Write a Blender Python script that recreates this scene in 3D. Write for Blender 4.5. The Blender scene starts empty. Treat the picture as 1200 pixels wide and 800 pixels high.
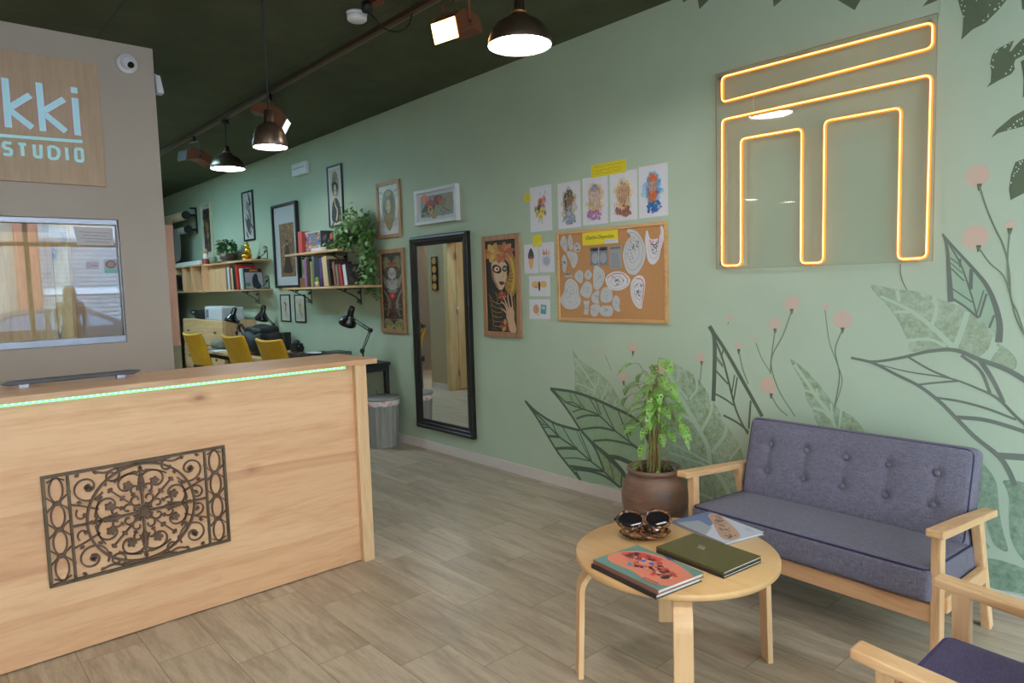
import bpy, math, random
from math import sin, cos, pi, radians, sqrt, hypot, atan2
from mathutils import Vector, Matrix
random.seed(7)
scene = bpy.context.scene
COL = scene.collection

# ------------------------------------------------------------------ camera geometry
H_CAM = 1.45
CAM = Vector((0.0, -2.375 * H_CAM, H_CAM))
YAW, PIT, ROL, FPX = radians(48.60425), radians(-4.78222), radians(-1.66374), 811.77
_f = Vector((-sin(YAW) * cos(PIT), cos(YAW) * cos(PIT), sin(PIT)))
_r = Vector((cos(YAW), sin(YAW), 0))
_u = _r.cross(_f)
RR = cos(ROL) * _r + sin(ROL) * _u
UU = -sin(ROL) * _r + cos(ROL) * _u
FF = _f

def ray(x, y):
    return FF + (x - 600) / FPX * RR + (400 - y) / FPX * UU
def on(ax, val, x, y):
    """where the sight line through a photo pixel meets the real plane axis=val"""
    d = ray(x, y); t = (val - CAM[ax]) / d[ax]
    return CAM + d * t
def W(x, y, off=0.0): return on(1, -off, x, y)
def FL(x, y, z=0.0): return on(2, z, x, y)
def PX(X, x, y): return on(0, X, x, y)

cam = bpy.data.cameras.new('camera'); cam.lens = FPX * 36 / 1200; cam.sensor_width = 36
cam.clip_start = 0.02; cam.clip_end = 200
camo = bpy.data.objects.new('camera', cam); COL.objects.link(camo)
camo.matrix_world = Matrix(((RR.x, UU.x, -FF.x, CAM.x), (RR.y, UU.y, -FF.y, CAM.y), (RR.z, UU.z, -FF.z, CAM.z), (0, 0, 0, 1)))
scene.camera = camo

# ------------------------------------------------------------------ colour + materials
def lin(c):
    c = c / 255.0
    return c / 12.92 if c <= 0.04045 else ((c + 0.055) / 1.055) ** 2.4
def rgb(r, g, b): return (lin(r), lin(g), lin(b), 1.0)
def col(c): return rgb(*c) if len(c) == 3 else c

class NT:
    def __init__(s, name):
        s.m = bpy.data.materials.new(name); s.m.use_nodes = True
        s.t = s.m.node_tree; s.n = s.t.nodes; s.l = s.t.links
        s.b = s.n['Principled BSDF']; s.out = s.n['Material Output']
    def new(s, typ, **kw):
        nd = s.n.new(typ)
        for k, v in kw.items():
            if k.startswith('i_'):
                k2 = k[2:]
                key = int(k2) if k2.isdigit() else k2.replace('_', ' ')
                nd.inputs[key].default_value = v
            else: setattr(nd, k, v)
        return nd
    def link(s, a, b): s.l.new(a, b)
    def math(s, op, a, b=None, c=None):
        nd = s.new('ShaderNodeMath', operation=op)
        for i, v in enumerate((a, b, c)):
            if v is None: continue
            if isinstance(v, (int, float)): nd.inputs[i].default_value = v
            else: s.link(v, nd.inputs[i])
        return nd.outputs[0]
    def mix(s, fac, a, b, mode='MIX'):
        nd = s.new('ShaderNodeMix', data_type='RGBA', blend_type=mode)
        for i, v in ((0, fac), (6, a), (7, b)):
            if isinstance(v, (int, float)): nd.inputs[i].default_value = v
            elif isinstance(v, tuple): nd.inputs[i].default_value = v
            else: s.link(v, nd.inputs[i])
        return nd.outputs[2]
    def ramp(s, fac, stops):
        nd = s.new('ShaderNodeValToRGB'); cr = nd.color_ramp
        while len(cr.elements) < len(stops): cr.elements.new(0.5)
        for e, (p, c) in zip(cr.elements, stops): e.position = p; e.color = c if isinstance(c, tuple) else (c, c, c, 1)
        s.link(fac, nd.inputs[0]); return nd.outputs[0]
    def coords(s, scale=(1, 1, 1), rot=(0, 0, 0), kind='Object'):
        tc = s.new('ShaderNodeTexCoord'); mp = s.new('ShaderNodeMapping')
        mp.inputs['Scale'].default_value = scale; mp.inputs['Rotation'].default_value = rot
        s.link(tc.outputs[kind], mp.inputs[0]); return mp.outputs[0]
    def noise(s, vec, scale=5, detail=4, rough=0.55, dist=0.0, out=0):
        nd = s.new('ShaderNodeTexNoise'); nd.inputs['Scale'].default_value = scale
        nd.inputs['Detail'].default_value = detail; nd.inputs['Roughness'].default_value = rough
        nd.inputs['Distortion'].default_value = dist
        s.link(vec, nd.inputs['Vector']); return nd.outputs[out]
    def bump(s, h, strength=0.2, dist=0.01):
        nd = s.new('ShaderNodeBump'); nd.inputs['Strength'].default_value = strength
        nd.inputs['Distance'].default_value = dist; s.link(h, nd.inputs['Height'])
        s.link(nd.outputs[0], s.b.inputs['Normal'])

def plain(name, c, rough=0.5, metal=0.0, var=0.06, scale=12, bump=0.0, spec=0.5, coat=0.0):
    t = NT(name); c = col(c)
    v = t.coords()
    n = t.noise(v, scale, 4)
    k = 1 - var; k2 = 1 + var
    t.link(t.ramp(n, [(0.3, tuple(x * k for x in c[:3]) + (1,)), (0.7, tuple(min(1, x * k2) for x in c[:3]) + (1,))]), t.b.inputs['Base Color'])
    t.b.inputs['Roughness'].default_value = rough; t.b.inputs['Metallic'].default_value = metal
    t.b.inputs['Specular IOR Level'].default_value = spec; t.b.inputs['Coat Weight'].default_value = coat
    if bump: t.bump(t.noise(v, scale * 6, 3), bump, 0.004)
    return t.m

def emit(name, c, strength):
    t = NT(name); t.b.inputs['Base Color'].default_value = col(c)
    t.b.inputs['Emission Color'].default_value = col(c); t.b.inputs['Emission Strength'].default_value = strength
    return t.m

def wood(name, light, dark, axis='X', scale=1.0, knots=0.0, rough=0.5, contrast=1.0, plank=None, knotcol=(150, 95, 60), rings=7):
    """procedural timber: grain runs along axis; optional knots; optional board width"""
    t = NT(name); light = col(light); dark = col(dark)
    st = {'X': (0.10, 1, 1), 'Y': (1, 0.10, 1), 'Z': (1, 1, 0.10)}[axis]
    v = t.coords(tuple(a * scale for a in st))
    tcn = t.new('ShaderNodeTexCoord')
    sep = t.new('ShaderNodeSeparateXYZ'); t.link(tcn.outputs['Object'], sep.inputs[0])
    vec = v
    if plank:   # shift the pattern for each board so that boards differ
        ax = {'X': 2, 'Y': 2, 'Z': 1}[axis]
        idx = t.math('FLOOR', t.math('DIVIDE', sep.outputs[ax], plank))
        wn = t.new('ShaderNodeTexWhiteNoise', noise_dimensions='1D'); t.link(idx, wn.inputs['W'])
        add = t.new('ShaderNodeVectorMath', operation='MULTIPLY_ADD')
        t.link(wn.outputs['Color'], add.inputs[0]); add.inputs[1].default_value = (9, 9, 9); t.link(v, add.inputs[2])
        vec = add.outputs[0]
    n1 = t.noise(vec, 3.0, 5, 0.6, 0.6)
    wv = t.math('FRACT', t.math('MULTIPLY', n1, rings))
    ring = t.math('ABSOLUTE', t.math('SUBTRACT', wv, 0.5))
    fine = t.noise(vec, 70, 3, 0.6)
    f = t.math('ADD', t.math('MULTIPLY', ring, 0.9 * contrast), t.math('MULTIPLY', t.math('SUBTRACT', fine, 0.5), 0.9))
    c = t.mix(t.ramp(f, [(0.0, 0.0), (0.75, 1.0)]), light, dark)
    big = t.noise(vec, 1.3, 2)
    c = t.mix(t.math('MULTIPLY', t.ramp(big, [(0.42, 0.0), (0.75, 1.0)]), 0.35 * contrast), c, dark)
    if knots:   # reddish heartwood streaks
        hs = t.noise(vec, 2.0, 3, .5, 1.2)
        c = t.mix(t.math('MULTIPLY', t.ramp(hs, [(0.60, 0.0), (0.66, 1.0), (0.70, 0.0)]), 0.55), c, rgb(176, 112, 78))
    if plank:
        c = t.mix(t.math('MULTIPLY', wn.outputs['Value'], 0.22), c, dark)
    if knots:
        kv = t.coords({'X': (1.7, .05, 3.4), 'Y': (.05, 1.7, 3.4), 'Z': (3.4, .05, 1.7)}[axis])
        vo = t.new('ShaderNodeTexVoronoi'); vo.inputs['Scale'].default_value = 1.0 * knots
        t.link(kv, vo.inputs['Vector'])
        nz = t.noise(t.coords(), 22, 2)
        d = t.math('ADD', vo.outputs['Distance'], t.math('MULTIPLY', t.math('SUBTRACT', nz, 0.5), 0.05))
        wk = t.new('ShaderNodeTexWhiteNoise', noise_dimensions='3D'); t.link(vo.outputs['Position'], wk.inputs['Vector'])
        keep = t.math('GREATER_THAN', wk.outputs['Value'], 0.62)
        c = t.mix(t.math('MULTIPLY', keep, t.ramp(d, [(0.0, 0.95), (0.06, 0.75), (0.10, 0.32), (0.22, 0.0)])), c, col(knotcol))
    t.link(c, t.b.inputs['Base Color'])
    t.b.inputs['Roughness'].default_value = rough
    t.bump(fine, 0.08, 0.002)
    return t.m

def fabric(name, c1, c2, scale=260):
    t = NT(name); v = t.coords()
    wx = t.noise(t.coords((1, 1, .12)), scale * 1.3, 2, 0.7); wy = t.noise(t.coords((.12, 1, 1)), scale * 1.3, 2, 0.7)
    f = t.math('MULTIPLY', t.math('ADD', wx, wy), 0.5)
    c = t.mix(t.ramp(f, [(0.36, 0.0), (0.64, 1.0)]), col(c1), col(c2))
    t.link(c, t.b.inputs['Base Color'])
    t.b.inputs['Roughness'].default_value = 0.9; t.b.inputs['Sheen Weight'].default_value = 0.08
    t.b.inputs['Specular IOR Level'].default_value = 0.2
    t.bump(f, 0.3, 0.002)
    return t.m

def glass(name, ior=1.5, tint=(1, 1, 1, 1), rough=0.0):
    """thin clear pane: lets light through, mirrors by the Fresnel law"""
    t = NT(name); t.n.remove(t.b)
    tr = t.new('ShaderNodeBsdfTransparent'); tr.inputs[0].default_value = tint
    gl = t.new('ShaderNodeBsdfGlossy'); gl.inputs['Roughness'].default_value = rough
    fr = t.new('ShaderNodeFresnel'); fr.inputs[0].default_value = ior
    # use the same Fresnel law from both sides of the thin pane
    geo = t.new('ShaderNodeNewGeometry')
    mx = t.new('ShaderNodeMixShader')
    fac = t.math('MULTIPLY', fr.outputs[0], t.math('SUBTRACT', 1.0, geo.outputs['Backfacing']))
    t.link(fac, mx.inputs[0]); t.link(tr.outputs[0], mx.inputs[1]); t.link(gl.outputs[0], mx.inputs[2])
    t.link(mx.outputs[0], t.out.inputs[0])
    return t.m

# ------------------------------------------------------------------ mesh builder
def catmull(pts, n=6, closed=False):
    pts = [Vector(p) for p in pts]; out = []
    N = len(pts)
    if N < 3 and not closed: return pts
    rng = range(N if closed else N - 1)
    for i in rng:
        p0 = pts[(i - 1) % N] if closed or i > 0 else pts[0] * 2 - pts[1]
        p1 = pts[i]; p2 = pts[(i + 1) % N]
        p3 = pts[(i + 2) % N] if closed or i + 2 < N else pts[-1] * 2 - pts[-2]
        for k in range(n):
            t = k / n
            out.append(0.5 * ((2 * p1) + (-p0 + p2) * t + (2 * p0 - 5 * p1 + 4 * p2 - p3) * t * t + (-p0 + 3 * p1 - 3 * p2 + p3) * t ** 3))
    if not closed: out.append(pts[-1])
    return out

class MB:
    def __init__(s): s.v = []; s.f = []; s.mi = []; s.sm = []; s.c = []
    def add(s, vs, fs, mi=0, sm=False, M=None, c=None):
        o = len(s.v)
        s.v += [tuple(M @ Vector(p)) if M else tuple(p) for p in vs]
        for f in fs: s.f.append(tuple(i + o for i in f)); s.mi.append(mi); s.sm.append(sm); s.c.append(c)
        return s
    def box(s, c, d, rot=None, mi=0):
        x, y, z = d[0] / 2, d[1] / 2, d[2] / 2
        vs = [(-x, -y, -z), (x, -y, -z), (x, y, -z), (-x, y, -z), (-x, -y, z), (x, -y, z), (x, y, z), (-x, y, z)]
        M = Matrix.Translation(c) @ (rot.to_4x4() if rot else Matrix())
        return s.add(vs, [(0, 3, 2, 1), (4, 5, 6, 7), (0, 1, 5, 4), (1, 2, 6, 5), (2, 3, 7, 6), (3, 0, 4, 7)], mi, False, M)
    def bb(s, a, b, mi=0):
        a = Vector(a); b = Vector(b)
        return s.box((a + b) / 2, tuple(abs(q) for q in (b - a)), None, mi)
    def beam(s, p0, p1, w, h, side=(1, 0, 0), mi=0, w1=None, h1=None):
        p0 = Vector(p0); p1 = Vector(p1); d = (p1 - p0).normalized(); sd = Vector(side)
        sd = (sd - d * sd.dot(d)).normalized(); up = sd.cross(d)
        vs = []
        for p, ww, hh in ((p0, w, h), (p1, w1 or w, h1 or h)):
            for a, b in ((-1, -1), (1, -1), (1, 1), (-1, 1)): vs.append(p + sd * (a * ww / 2) + up * (b * hh / 2))
        return s.add(vs, [(0, 1, 2, 3), (7, 6, 5, 4), (0, 4, 5, 1), (1, 5, 6, 2), (2, 6, 7, 3), (3, 7, 4, 0)], mi)
    def tube(s, pts, r, seg=8, closed=False, mi=0, flat=1.0, ref=None):
        pts = [Vector(p) for p in pts]; N = len(pts)
        rs = r if isinstance(r, (list, tuple)) else [r] * N
        vs = []; fs = []; prev = Vector(ref) if ref else None
        for i, p in enumerate(pts):
            a = pts[i - 1] if (i > 0 or closed) else p; b = pts[(i + 1) % N] if (i < N - 1 or closed) else p
            d = (b - a)
            if d.length < 1e-9: d = Vector((0, 0, 1))
            d.normalize()
            if prev is None: prev = d.orthogonal()
            nrm = prev - d * prev.dot(d)
            if nrm.length < 1e-6: nrm = d.orthogonal()
            nrm.normalize(); bi = d.cross(nrm)
            if not ref: prev = nrm
            for k in range(seg):
                an = 2 * pi * k / seg
                vs.append(p + (nrm * cos(an) * flat + bi * sin(an)) * rs[i])
        for i in range(N if closed else N - 1):
            j = (i + 1) % N
            for k in range(seg):
                k2 = (k + 1) % seg
                fs.append((i * seg + k, i * seg + k2, j * seg + k2, j * seg + k))
        if not closed:
            fs.append(tuple(reversed(range(seg)))); fs.append(tuple((N - 1) * seg + k for k in range(seg)))
        return s.add(vs, fs, mi, True)
    def cyl(s, p0, p1, r, r1=None, seg=24, mi=0):
        p0 = Vector(p0); p1 = Vector(p1); d = (p1 - p0).normalized(); n = d.orthogonal().normalized(); b = d.cross(n)
        r1 = r if r1 is None else r1; vs = []
        for p, q in ((p0, r), (p1, r1)):
            for k in range(seg): an = 2 * pi * k / seg; vs.append(p + (n * cos(an) + b * sin(an)) * q)
        s.add(vs, [(k, (k + 1) % seg, seg + (k + 1) % seg, seg + k) for k in range(seg)], mi, True)
        o = len(s.v) - 2 * seg
        s.f.append(tuple(o + k for k in reversed(range(seg)))); s.mi.append(mi); s.sm.append(False); s.c.append(None)
        s.f.append(tuple(o + seg + k for k in range(seg))); s.mi.append(mi); s.sm.append(False); s.c.append(None)
        return s
    def lathe(s, prof, c=(0, 0, 0), seg=32, mi=0, M=None, closed=False):
        vs = []; fs = []; N = len(prof)
        for r, z in prof:
            for k in range(seg): an = 2 * pi * k / seg; vs.append((max(r, 1e-4) * cos(an), max(r, 1e-4) * sin(an), z))
        for i in range(N if closed else N - 1):
            j = (i + 1) % N
            for k in range(seg):
                k2 = (k + 1) % seg; fs.append((i * seg + k, i * seg + k2, j * seg + k2, j * seg + k))
        T = Matrix.Translation(c) @ (M.to_4x4() if M else Matrix())
        return s.add(vs, fs, mi, True, T)
    def ball(s, c, r, seg=16, rings=10, mi=0, M=None):
        rr = r if isinstance(r, (tuple, list)) else (r, r, r); prof = []
        vs = []; fs = []
        for i in range(rings + 1):
            th = pi * i / rings
            for k in range(seg):
                ph = 2 * pi * k / seg
                vs.append((rr[0] * max(sin(th), 1e-3) * cos(ph), rr[1] * max(sin(th), 1e-3) * sin(ph), -rr[2] * cos(th)))
        for i in range(rings):
            for k in range(seg):
                k2 = (k + 1) % seg; fs.append((i * seg + k, i * seg + k2, (i + 1) * seg + k2, (i + 1) * seg + k))
        T = Matrix.Translation(c) @ (M.to_4x4() if M else Matrix())
        return s.add(vs, fs, mi, True, T)
    def rbox(s, size, r, cuts=(8, 8, 4), M=None, mi=0, disp=None):
        """rounded box centred on origin; disp(p, n) -> p moves surface points"""
        hx, hy, hz = size[0] / 2, size[1] / 2, size[2] / 2
        def put(p):
            q = Vector((max(-hx + r, min(hx - r, p.x)), max(-hy + r, min(hy - r, p.y)), max(-hz + r, min(hz - r, p.z))))
            n = p - q; n = n.normalized() if n.length > 1e-9 else Vector((0, 0, 1))
            w = q + n * r
            return disp(w, n) if disp else w
        def edge(h, n):
            e = [-h, -h + r * 0.3, -h + r * 0.65, -h + r]
            e += [-h + r + (2 * h - 2 * r) * i / n for i in range(1, n)]
            return e + [h - r, h - r * 0.65, h - r * 0.3, h]
        ex, ey, ez = edge(hx, cuts[0]), edge(hy, cuts[1]), edge(hz, cuts[2])
        idx = {}; vs = []; fs = []
        def vid(p):
            k = (round(p[0], 6), round(p[1], 6), round(p[2], 6))
            if k not in idx: idx[k] = len(vs); vs.append(put(Vector(p)))
            return idx[k]
        for A, B, fn in ((ex, ey, lambda a, b: (a, b, hz)), (ey, ex, lambda a, b: (b, a, -hz)), (ey, ez, lambda a, b: (hx, a, b)),
                         (ez, ey, lambda a, b: (-hx, b, a)), (ez, ex, lambda a, b: (b, hy, a)), (ex, ez, lambda a, b: (a, -hy, b))):
            for i in range(len(A) - 1):
                for j in range(len(B) - 1):
                    fs.append((vid(fn(A[i], B[j])), vid(fn(A[i + 1], B[j])), vid(fn(A[i + 1], B[j + 1])), vid(fn(A[i], B[j + 1]))))
        return s.add(vs, fs, mi, True, M)
    def prism(s, poly, O, U, V, N, d0, d1, mi=0, sm=False):
        O = Vector(O); U = Vector(U); V = Vector(V); N = Vector(N); n = len(poly)
        vs = [O + U * p[0] + V * p[1] + N * d0 for p in poly] + [O + U * p[0] + V * p[1] + N * d1 for p in poly]
        area = sum(poly[i][0] * poly[(i + 1) % n][1] - poly[(i + 1) % n][0] * poly[i][1] for i in range(n))
        flip = (area < 0) != (U.cross(V).dot(N) < 0)
        fs = [tuple(reversed(range(n))), tuple(range(n, 2 * n))] + [(i, (i + 1) % n, n + (i + 1) % n, n + i) for i in range(n)]
        if flip: fs = [tuple(reversed(f)) for f in fs]
        return s.add(vs, fs, mi, sm)
    def ribbon(s, pts, w, O, U, V, N, d0, d1, mi=0, closed=False):
        """flat bar of width w following a 2D path, thickness d0..d1"""
        L, R = offset_path(pts, w, closed)
        O = Vector(O); U = Vector(U); V = Vector(V); N = Vector(N); n = len(L); vs = []
        for d in (d0, d1):
            for q in (L, R): vs += [O + U * p[0] + V * p[1] + N * d for p in q]
        fs = []
        for i in range(n if closed else n - 1):
            j = (i + 1) % n
            a, b, c, d = i, n + i, 2 * n + i, 3 * n + i; a2, b2, c2, d2 = j, n + j, 2 * n + j, 3 * n + j
            fs += [(c, d, d2, c2), (a, a2, b2, b), (a, c, c2, a2), (b, b2, d2, d)]
        if not closed: fs += [(0, n, 3 * n, 2 * n), (n - 1, 3 * n - 1, 4 * n - 1, 2 * n - 1)]
        return s.add(vs, fs, mi)
    def build(s, name, mats, parent=None, local=False, bevel=0, bseg=2, origin=None):
        me = bpy.data.meshes.new(name)
        off = Vector((0, 0, 0))
        if parent is not None and not local:
            q = parent
            while q.parent: q = q.parent
            off = Vector(q.location)
        elif origin is not None: off = Vector(origin)
        me.from_pydata([(a - off.x, b - off.y, c - off.z) for a, b, c in s.v], [], s.f)
        mats = mats if isinstance(mats, (list, tuple)) else [mats]
        for m in mats: me.materials.append(m)
        for p, mi, sm in zip(me.polygons, s.mi, s.sm): p.material_index = mi; p.use_smooth = sm
        if any(c is not None for c in s.c):
            at = me.color_attributes.new('pigment', 'FLOAT_COLOR', 'CORNER')
            for p, c in zip(me.polygons, s.c):
                cc = col(c) if c else (1, 1, 1, 1)
                for li in p.loop_indices: at.data[li].color = cc
        me.update()
        o = bpy.data.objects.new(name, me); COL.objects.link(o)
        if parent is not None: o.parent = parent
        elif origin is not None: o.location = off
        if bevel:
            b = o.modifiers.new('edge', 'BEVEL'); b.width = bevel; b.segments = bseg; b.limit_method = 'ANGLE'; b.angle_limit = radians(40)
            b.harden_normals = False
        return o

def offset_path(pts, w, closed=False):
    pts = [Vector((p[0], p[1])) for p in pts]; n = len(pts); L = []; R = []
    for i, p in enumerate(pts):
        a = pts[i - 1] if (i > 0 or closed) else p; b = pts[(i + 1) % n] if (i < n - 1 or closed) else p
        d1 = (p - a); d2 = (b - p)
        d1 = d1.normalized() if d1.length > 1e-9 else (d2.normalized() if d2.length > 1e-9 else Vector((1, 0)))
        d2 = d2.normalized() if d2.length > 1e-9 else d1
        t = d1 + d2
        t = t.normalized() if t.length > 1e-6 else d1
        k = 1 / max(0.5, t.dot(d1))
        nn = Vector((-t.y, t.x)) * (w[i] if isinstance(w, (list, tuple)) else w) / 2 * k
        L.append(p + nn); R.append(p - nn)
    return L, R

def thing(name, label, cat, loc=(0, 0, 0), rz=0, group=None):
    o = bpy.data.objects.new(name, None); COL.objects.link(o); o.empty_display_size = 0.05
    o.location = loc; o.rotation_euler = (0, 0, rz)
    o['label'] = label; o['category'] = cat
    if group: o['group'] = group
    return o
def tag(o, label, cat, group=None, kind=None):
    o['label'] = label; o['category'] = cat
    if group: o['group'] = group
    if kind: o['kind'] = kind
    return o
def struct(o, label=None):
    o['kind'] = 'structure'
    if label: o['label'] = label
    return o
def part_label(o, l): o['label'] = l; return o
def dup(root, loc, rz=None, label=None):
    r = root.copy(); COL.objects.link(r); r.location = loc
    if rz is not None: r.rotation_euler = (0, 0, rz)
    if label: r['label'] = label
    for ch in list(root.children):
        c = ch.copy(); COL.objects.link(c); c.parent = r
        for g in ch.children:
            d = g.copy(); COL.objects.link(d); d.parent = c
    return r

# ------------------------------------------------------------------ flat artwork / paint
class Art:
    """paint and print shapes lying on a real plane; colours are the ink's own"""
    def __init__(s, O, U, V, N, fn=None, step=0.0004, w=1.0, h=1.0):
        s.O = Vector(O); s.U = Vector(U); s.V = Vector(V); s.N = Vector(N); s.fn = fn; s.step = step; s.mb = MB(); s.k = 0; s.kk = 1.2e-5
        s.w = w; s.h = h
    def P(s, p):
        if s.fn: p = s.fn(p)
        return (p[0] * s.w, p[1] * s.h)
    def _poly(s, q, c, layer):
        s.k += 1; d = s.step * (layer if layer is not None else 1) + s.k * s.kk
        vs = [s.O + s.U * a + s.V * b + s.N * d for a, b in q]
        n = len(vs)
        area = sum(q[i][0] * q[(i + 1) % n][1] - q[(i + 1) % n][0] * q[i][1] for i in range(n))
        f = tuple(range(n))
        if (area < 0) != (s.U.cross(s.V).dot(s.N) < 0): f = tuple(reversed(f))
        s.mb.add(vs, [f], 0, False, None, c)
    def poly(s, pts, c, layer=1, smooth=0):
        if smooth: pts = [(p.x, p.y) for p in catmull([(a, b, 0) for a, b in pts], smooth, True)]
        s._poly([s.P(p) for p in pts], c, layer)
    def rect(s, x0, y0, x1, y1, c, layer=1): s.poly([(x0, y0), (x1, y0), (x1, y1), (x0, y1)], c, layer)
    def ell(s, x, y, rx, ry, c, layer=1, rot=0, n=20):
        pts = []
        for i in range(n):
            a = 2 * pi * i / n; ux, uy = rx * cos(a), ry * sin(a)
            pts.append((x + ux * cos(rot) - uy * sin(rot), y + ux * sin(rot) + uy * cos(rot)))
        s.poly(pts, c, layer)
    def stroke(s, pts, w, c, layer=2, smooth=5, closed=False):
        """w in metres (final); tapering when a tuple is given"""
        if smooth and len(pts) > 2: pts = [(p.x, p.y) for p in catmull([(a, b, 0) for a, b in pts], smooth, closed)]
        q = [s.P(p) for p in pts]
        if isinstance(w, tuple):
            n = len(q); w = [w[0] + (w[1] - w[0]) * i / max(1, n - 1) for i in range(n)]
        L, R = offset_path(q, w, closed); n = len(L)
        s.k += 1; d = s.step * layer + s.k * s.kk
        vs = [s.O + s.U * p[0] + s.V * p[1] + s.N * d for p in L + R]
        flip = s.U.cross(s.V).dot(s.N) < 0
        fs = []
        for i in range(n if closed else n - 1):
            j = (i + 1) % n; f = (i, n + i, n + j, j)
            fs.append(tuple(reversed(f)) if flip else f)
        s.mb.add(vs, fs, 0, False, None, c)
SKY = 11.0; EXPO = 1.05; LAMP = 30.0; SPOT = 8.0; PAN = 9.0
# ------------------------------------------------------------------ materials
CZ = 3.037                      # ceiling height
WALLC = (173, 185, 161)
def wall_mat(name, c):
    t = NT(name); n = t.noise(t.coords(), 2.5, 3); c = col(c)
    t.link(t.mix(t.ramp(n, [(0.3, 0.0), (0.7, 1.0)]), tuple(x * 0.97 for x in c[:3]) + (1,), tuple(x * 1.03 for x in c[:3]) + (1,)), t.b.inputs['Base Color'])
    t.b.inputs['Roughness'].default_value = 0.62; t.b.inputs['Specular IOR Level'].default_value = 0.35
    t.bump(t.noise(t.coords(), 180, 3, 0.6), 0.12, 0.002)
    return t.m
M_wall = wall_mat('green_wall_paint', WALLC)
M_beige = wall_mat('beige_wall_paint', (186, 170, 157))
M_back = wall_mat('sand_wall_paint', (168, 150, 122))
M_plaster = wall_mat('pale_plaster', (190, 184, 172))
M_base = plain('skirting_white', (206, 192, 184), 0.4, var=0.03)

def mural_mat():
    t = NT('mural_paint'); at = t.new('ShaderNodeAttribute'); at.attribute_name = 'pigment'
    n = t.noise(t.coords(), 30, 5, 0.75); n2 = t.noise(t.coords(), 6, 3)
    f = t.math('ADD', t.math('MULTIPLY', n, 0.75), t.math('MULTIPLY', n2, 0.35))
    sp = t.ramp(f, [(0.40, 0.0), (0.68, 1.0)])
    # alpha 1 = solid paint, lower alpha = dabbed with a sponge, wall showing through
    k = t.math('MULTIPLY', sp, t.math('SUBTRACT', 1.0, at.outputs['Alpha']))
    t.link(t.mix(k, at.outputs['Color'], col(WALLC)), t.b.inputs['Base Color'])
    t.b.inputs['Roughness'].default_value = 0.65; t.b.inputs['Specular IOR Level'].default_value = 0.3
    return t.m
M_mural = mural_mat()
def print_mat():
    t = NT('printed_ink'); at = t.new('ShaderNodeAttribute'); at.attribute_name = 'pigment'
    n = t.noise(t.coords(), 60, 3)
    t.link(t.mix(t.math('MULTIPLY', n, 0.10), at.outputs['Color'], (0.02, 0.02, 0.02, 1)), t.b.inputs['Base Color'])
    t.b.inputs['Roughness'].default_value = 0.6
    return t.m
M_print = print_mat()

def floor_mat():
    t = NT('wood_look_tile')
    tc = t.new('ShaderNodeTexCoord'); sep = t.new('ShaderNodeSeparateXYZ'); t.link(tc.outputs['Object'], sep.inputs[0])
    PW, PL = 0.2265, 0.69
    y = t.math('DIVIDE', t.math('ADD', sep.outputs[1], 2.106 + PW * 40), PW)   # board row
    row = t.math('FLOOR', y); fy = t.math('SUBTRACT', y, row)
    x = t.math('DIVIDE', t.math('SUBTRACT', t.math('ADD', sep.outputs[0], 2.22 + PL * 40), t.math('MULTIPLY', t.math('SUBTRACT', row, 40.0), 0.23)), PL)
    cx = t.math('FLOOR', x); fx = t.math('SUBTRACT', x, cx)
    cmb = t.new('ShaderNodeCombineXYZ'); t.link(cx, cmb.inputs[0]); t.link(row, cmb.inputs[1])
    wn = t.new('ShaderNodeTexWhiteNoise', noise_dimensions='2D'); t.link(cmb.outputs[0], wn.inputs['Vector'])
    mp = t.new('ShaderNodeMapping'); mp.inputs['Scale'].default_value = (0.55, 4.2, 1); t.link(tc.outputs['Object'], mp.inputs[0])
    ad = t.new('ShaderNodeVectorMath', operation='MULTIPLY_ADD'); t.link(wn.outputs['Color'], ad.inputs[0]); ad.inputs[1].default_value = (30, 30, 30); t.link(mp.outputs[0], ad.inputs[2])
    g1 = t.noise(ad.outputs[0], 2.2, 6, 0.62, 0.8); g2 = t.noise(ad.outputs[0], 9, 5, 0.7, 0.5); g3 = t.noise(ad.outputs[0], 45, 3, 0.7)
    f = t.math('ADD', t.math('MULTIPLY', g1, 0.55), t.math('MULTIPLY', g2, 0.45))
    c = t.ramp(f, [(0.30, rgb(134, 116, 97)), (0.44, rgb(164, 146, 125)), (0.54, rgb(186, 168, 146)), (0.72, rgb(202, 186, 167))])
    c = t.mix(t.math('MULTIPLY', t.ramp(g3, [(0.45, 0.0), (0.75, 1.0)]), 0.25), c, rgb(118, 99, 78))
    c = t.mix(t.math('MULTIPLY', wn.outputs['Value'], 0.38), c, rgb(142, 122, 100))
    ex = t.math('MINIMUM', fx, t.math('SUBTRACT', 1.0, fx)); ey = t.math('MINIMUM', fy, t.math('SUBTRACT', 1.0, fy))
    e = t.math('MINIMUM', t.math('MULTIPLY', ex, PL), t.math('MULTIPLY', ey, PW))
    j = t.math('LESS_THAN', e, 0.0016)
    c = t.mix(t.math('MULTIPLY', j, 0.75), c, rgb(98, 84, 70))
    t.link(c, t.b.inputs['Base Color'])
    t.link(t.ramp(g2, [(0.3, 0.36), (0.7, 0.52)]), t.b.inputs['Roughness'])
    hgt = t.math('SUBTRACT', t.math('MULTIPLY', g2, 0.3), j)
    t.bump(hgt, 0.25, 0.0015)
    return t.m
M_floor = floor_mat()
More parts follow.
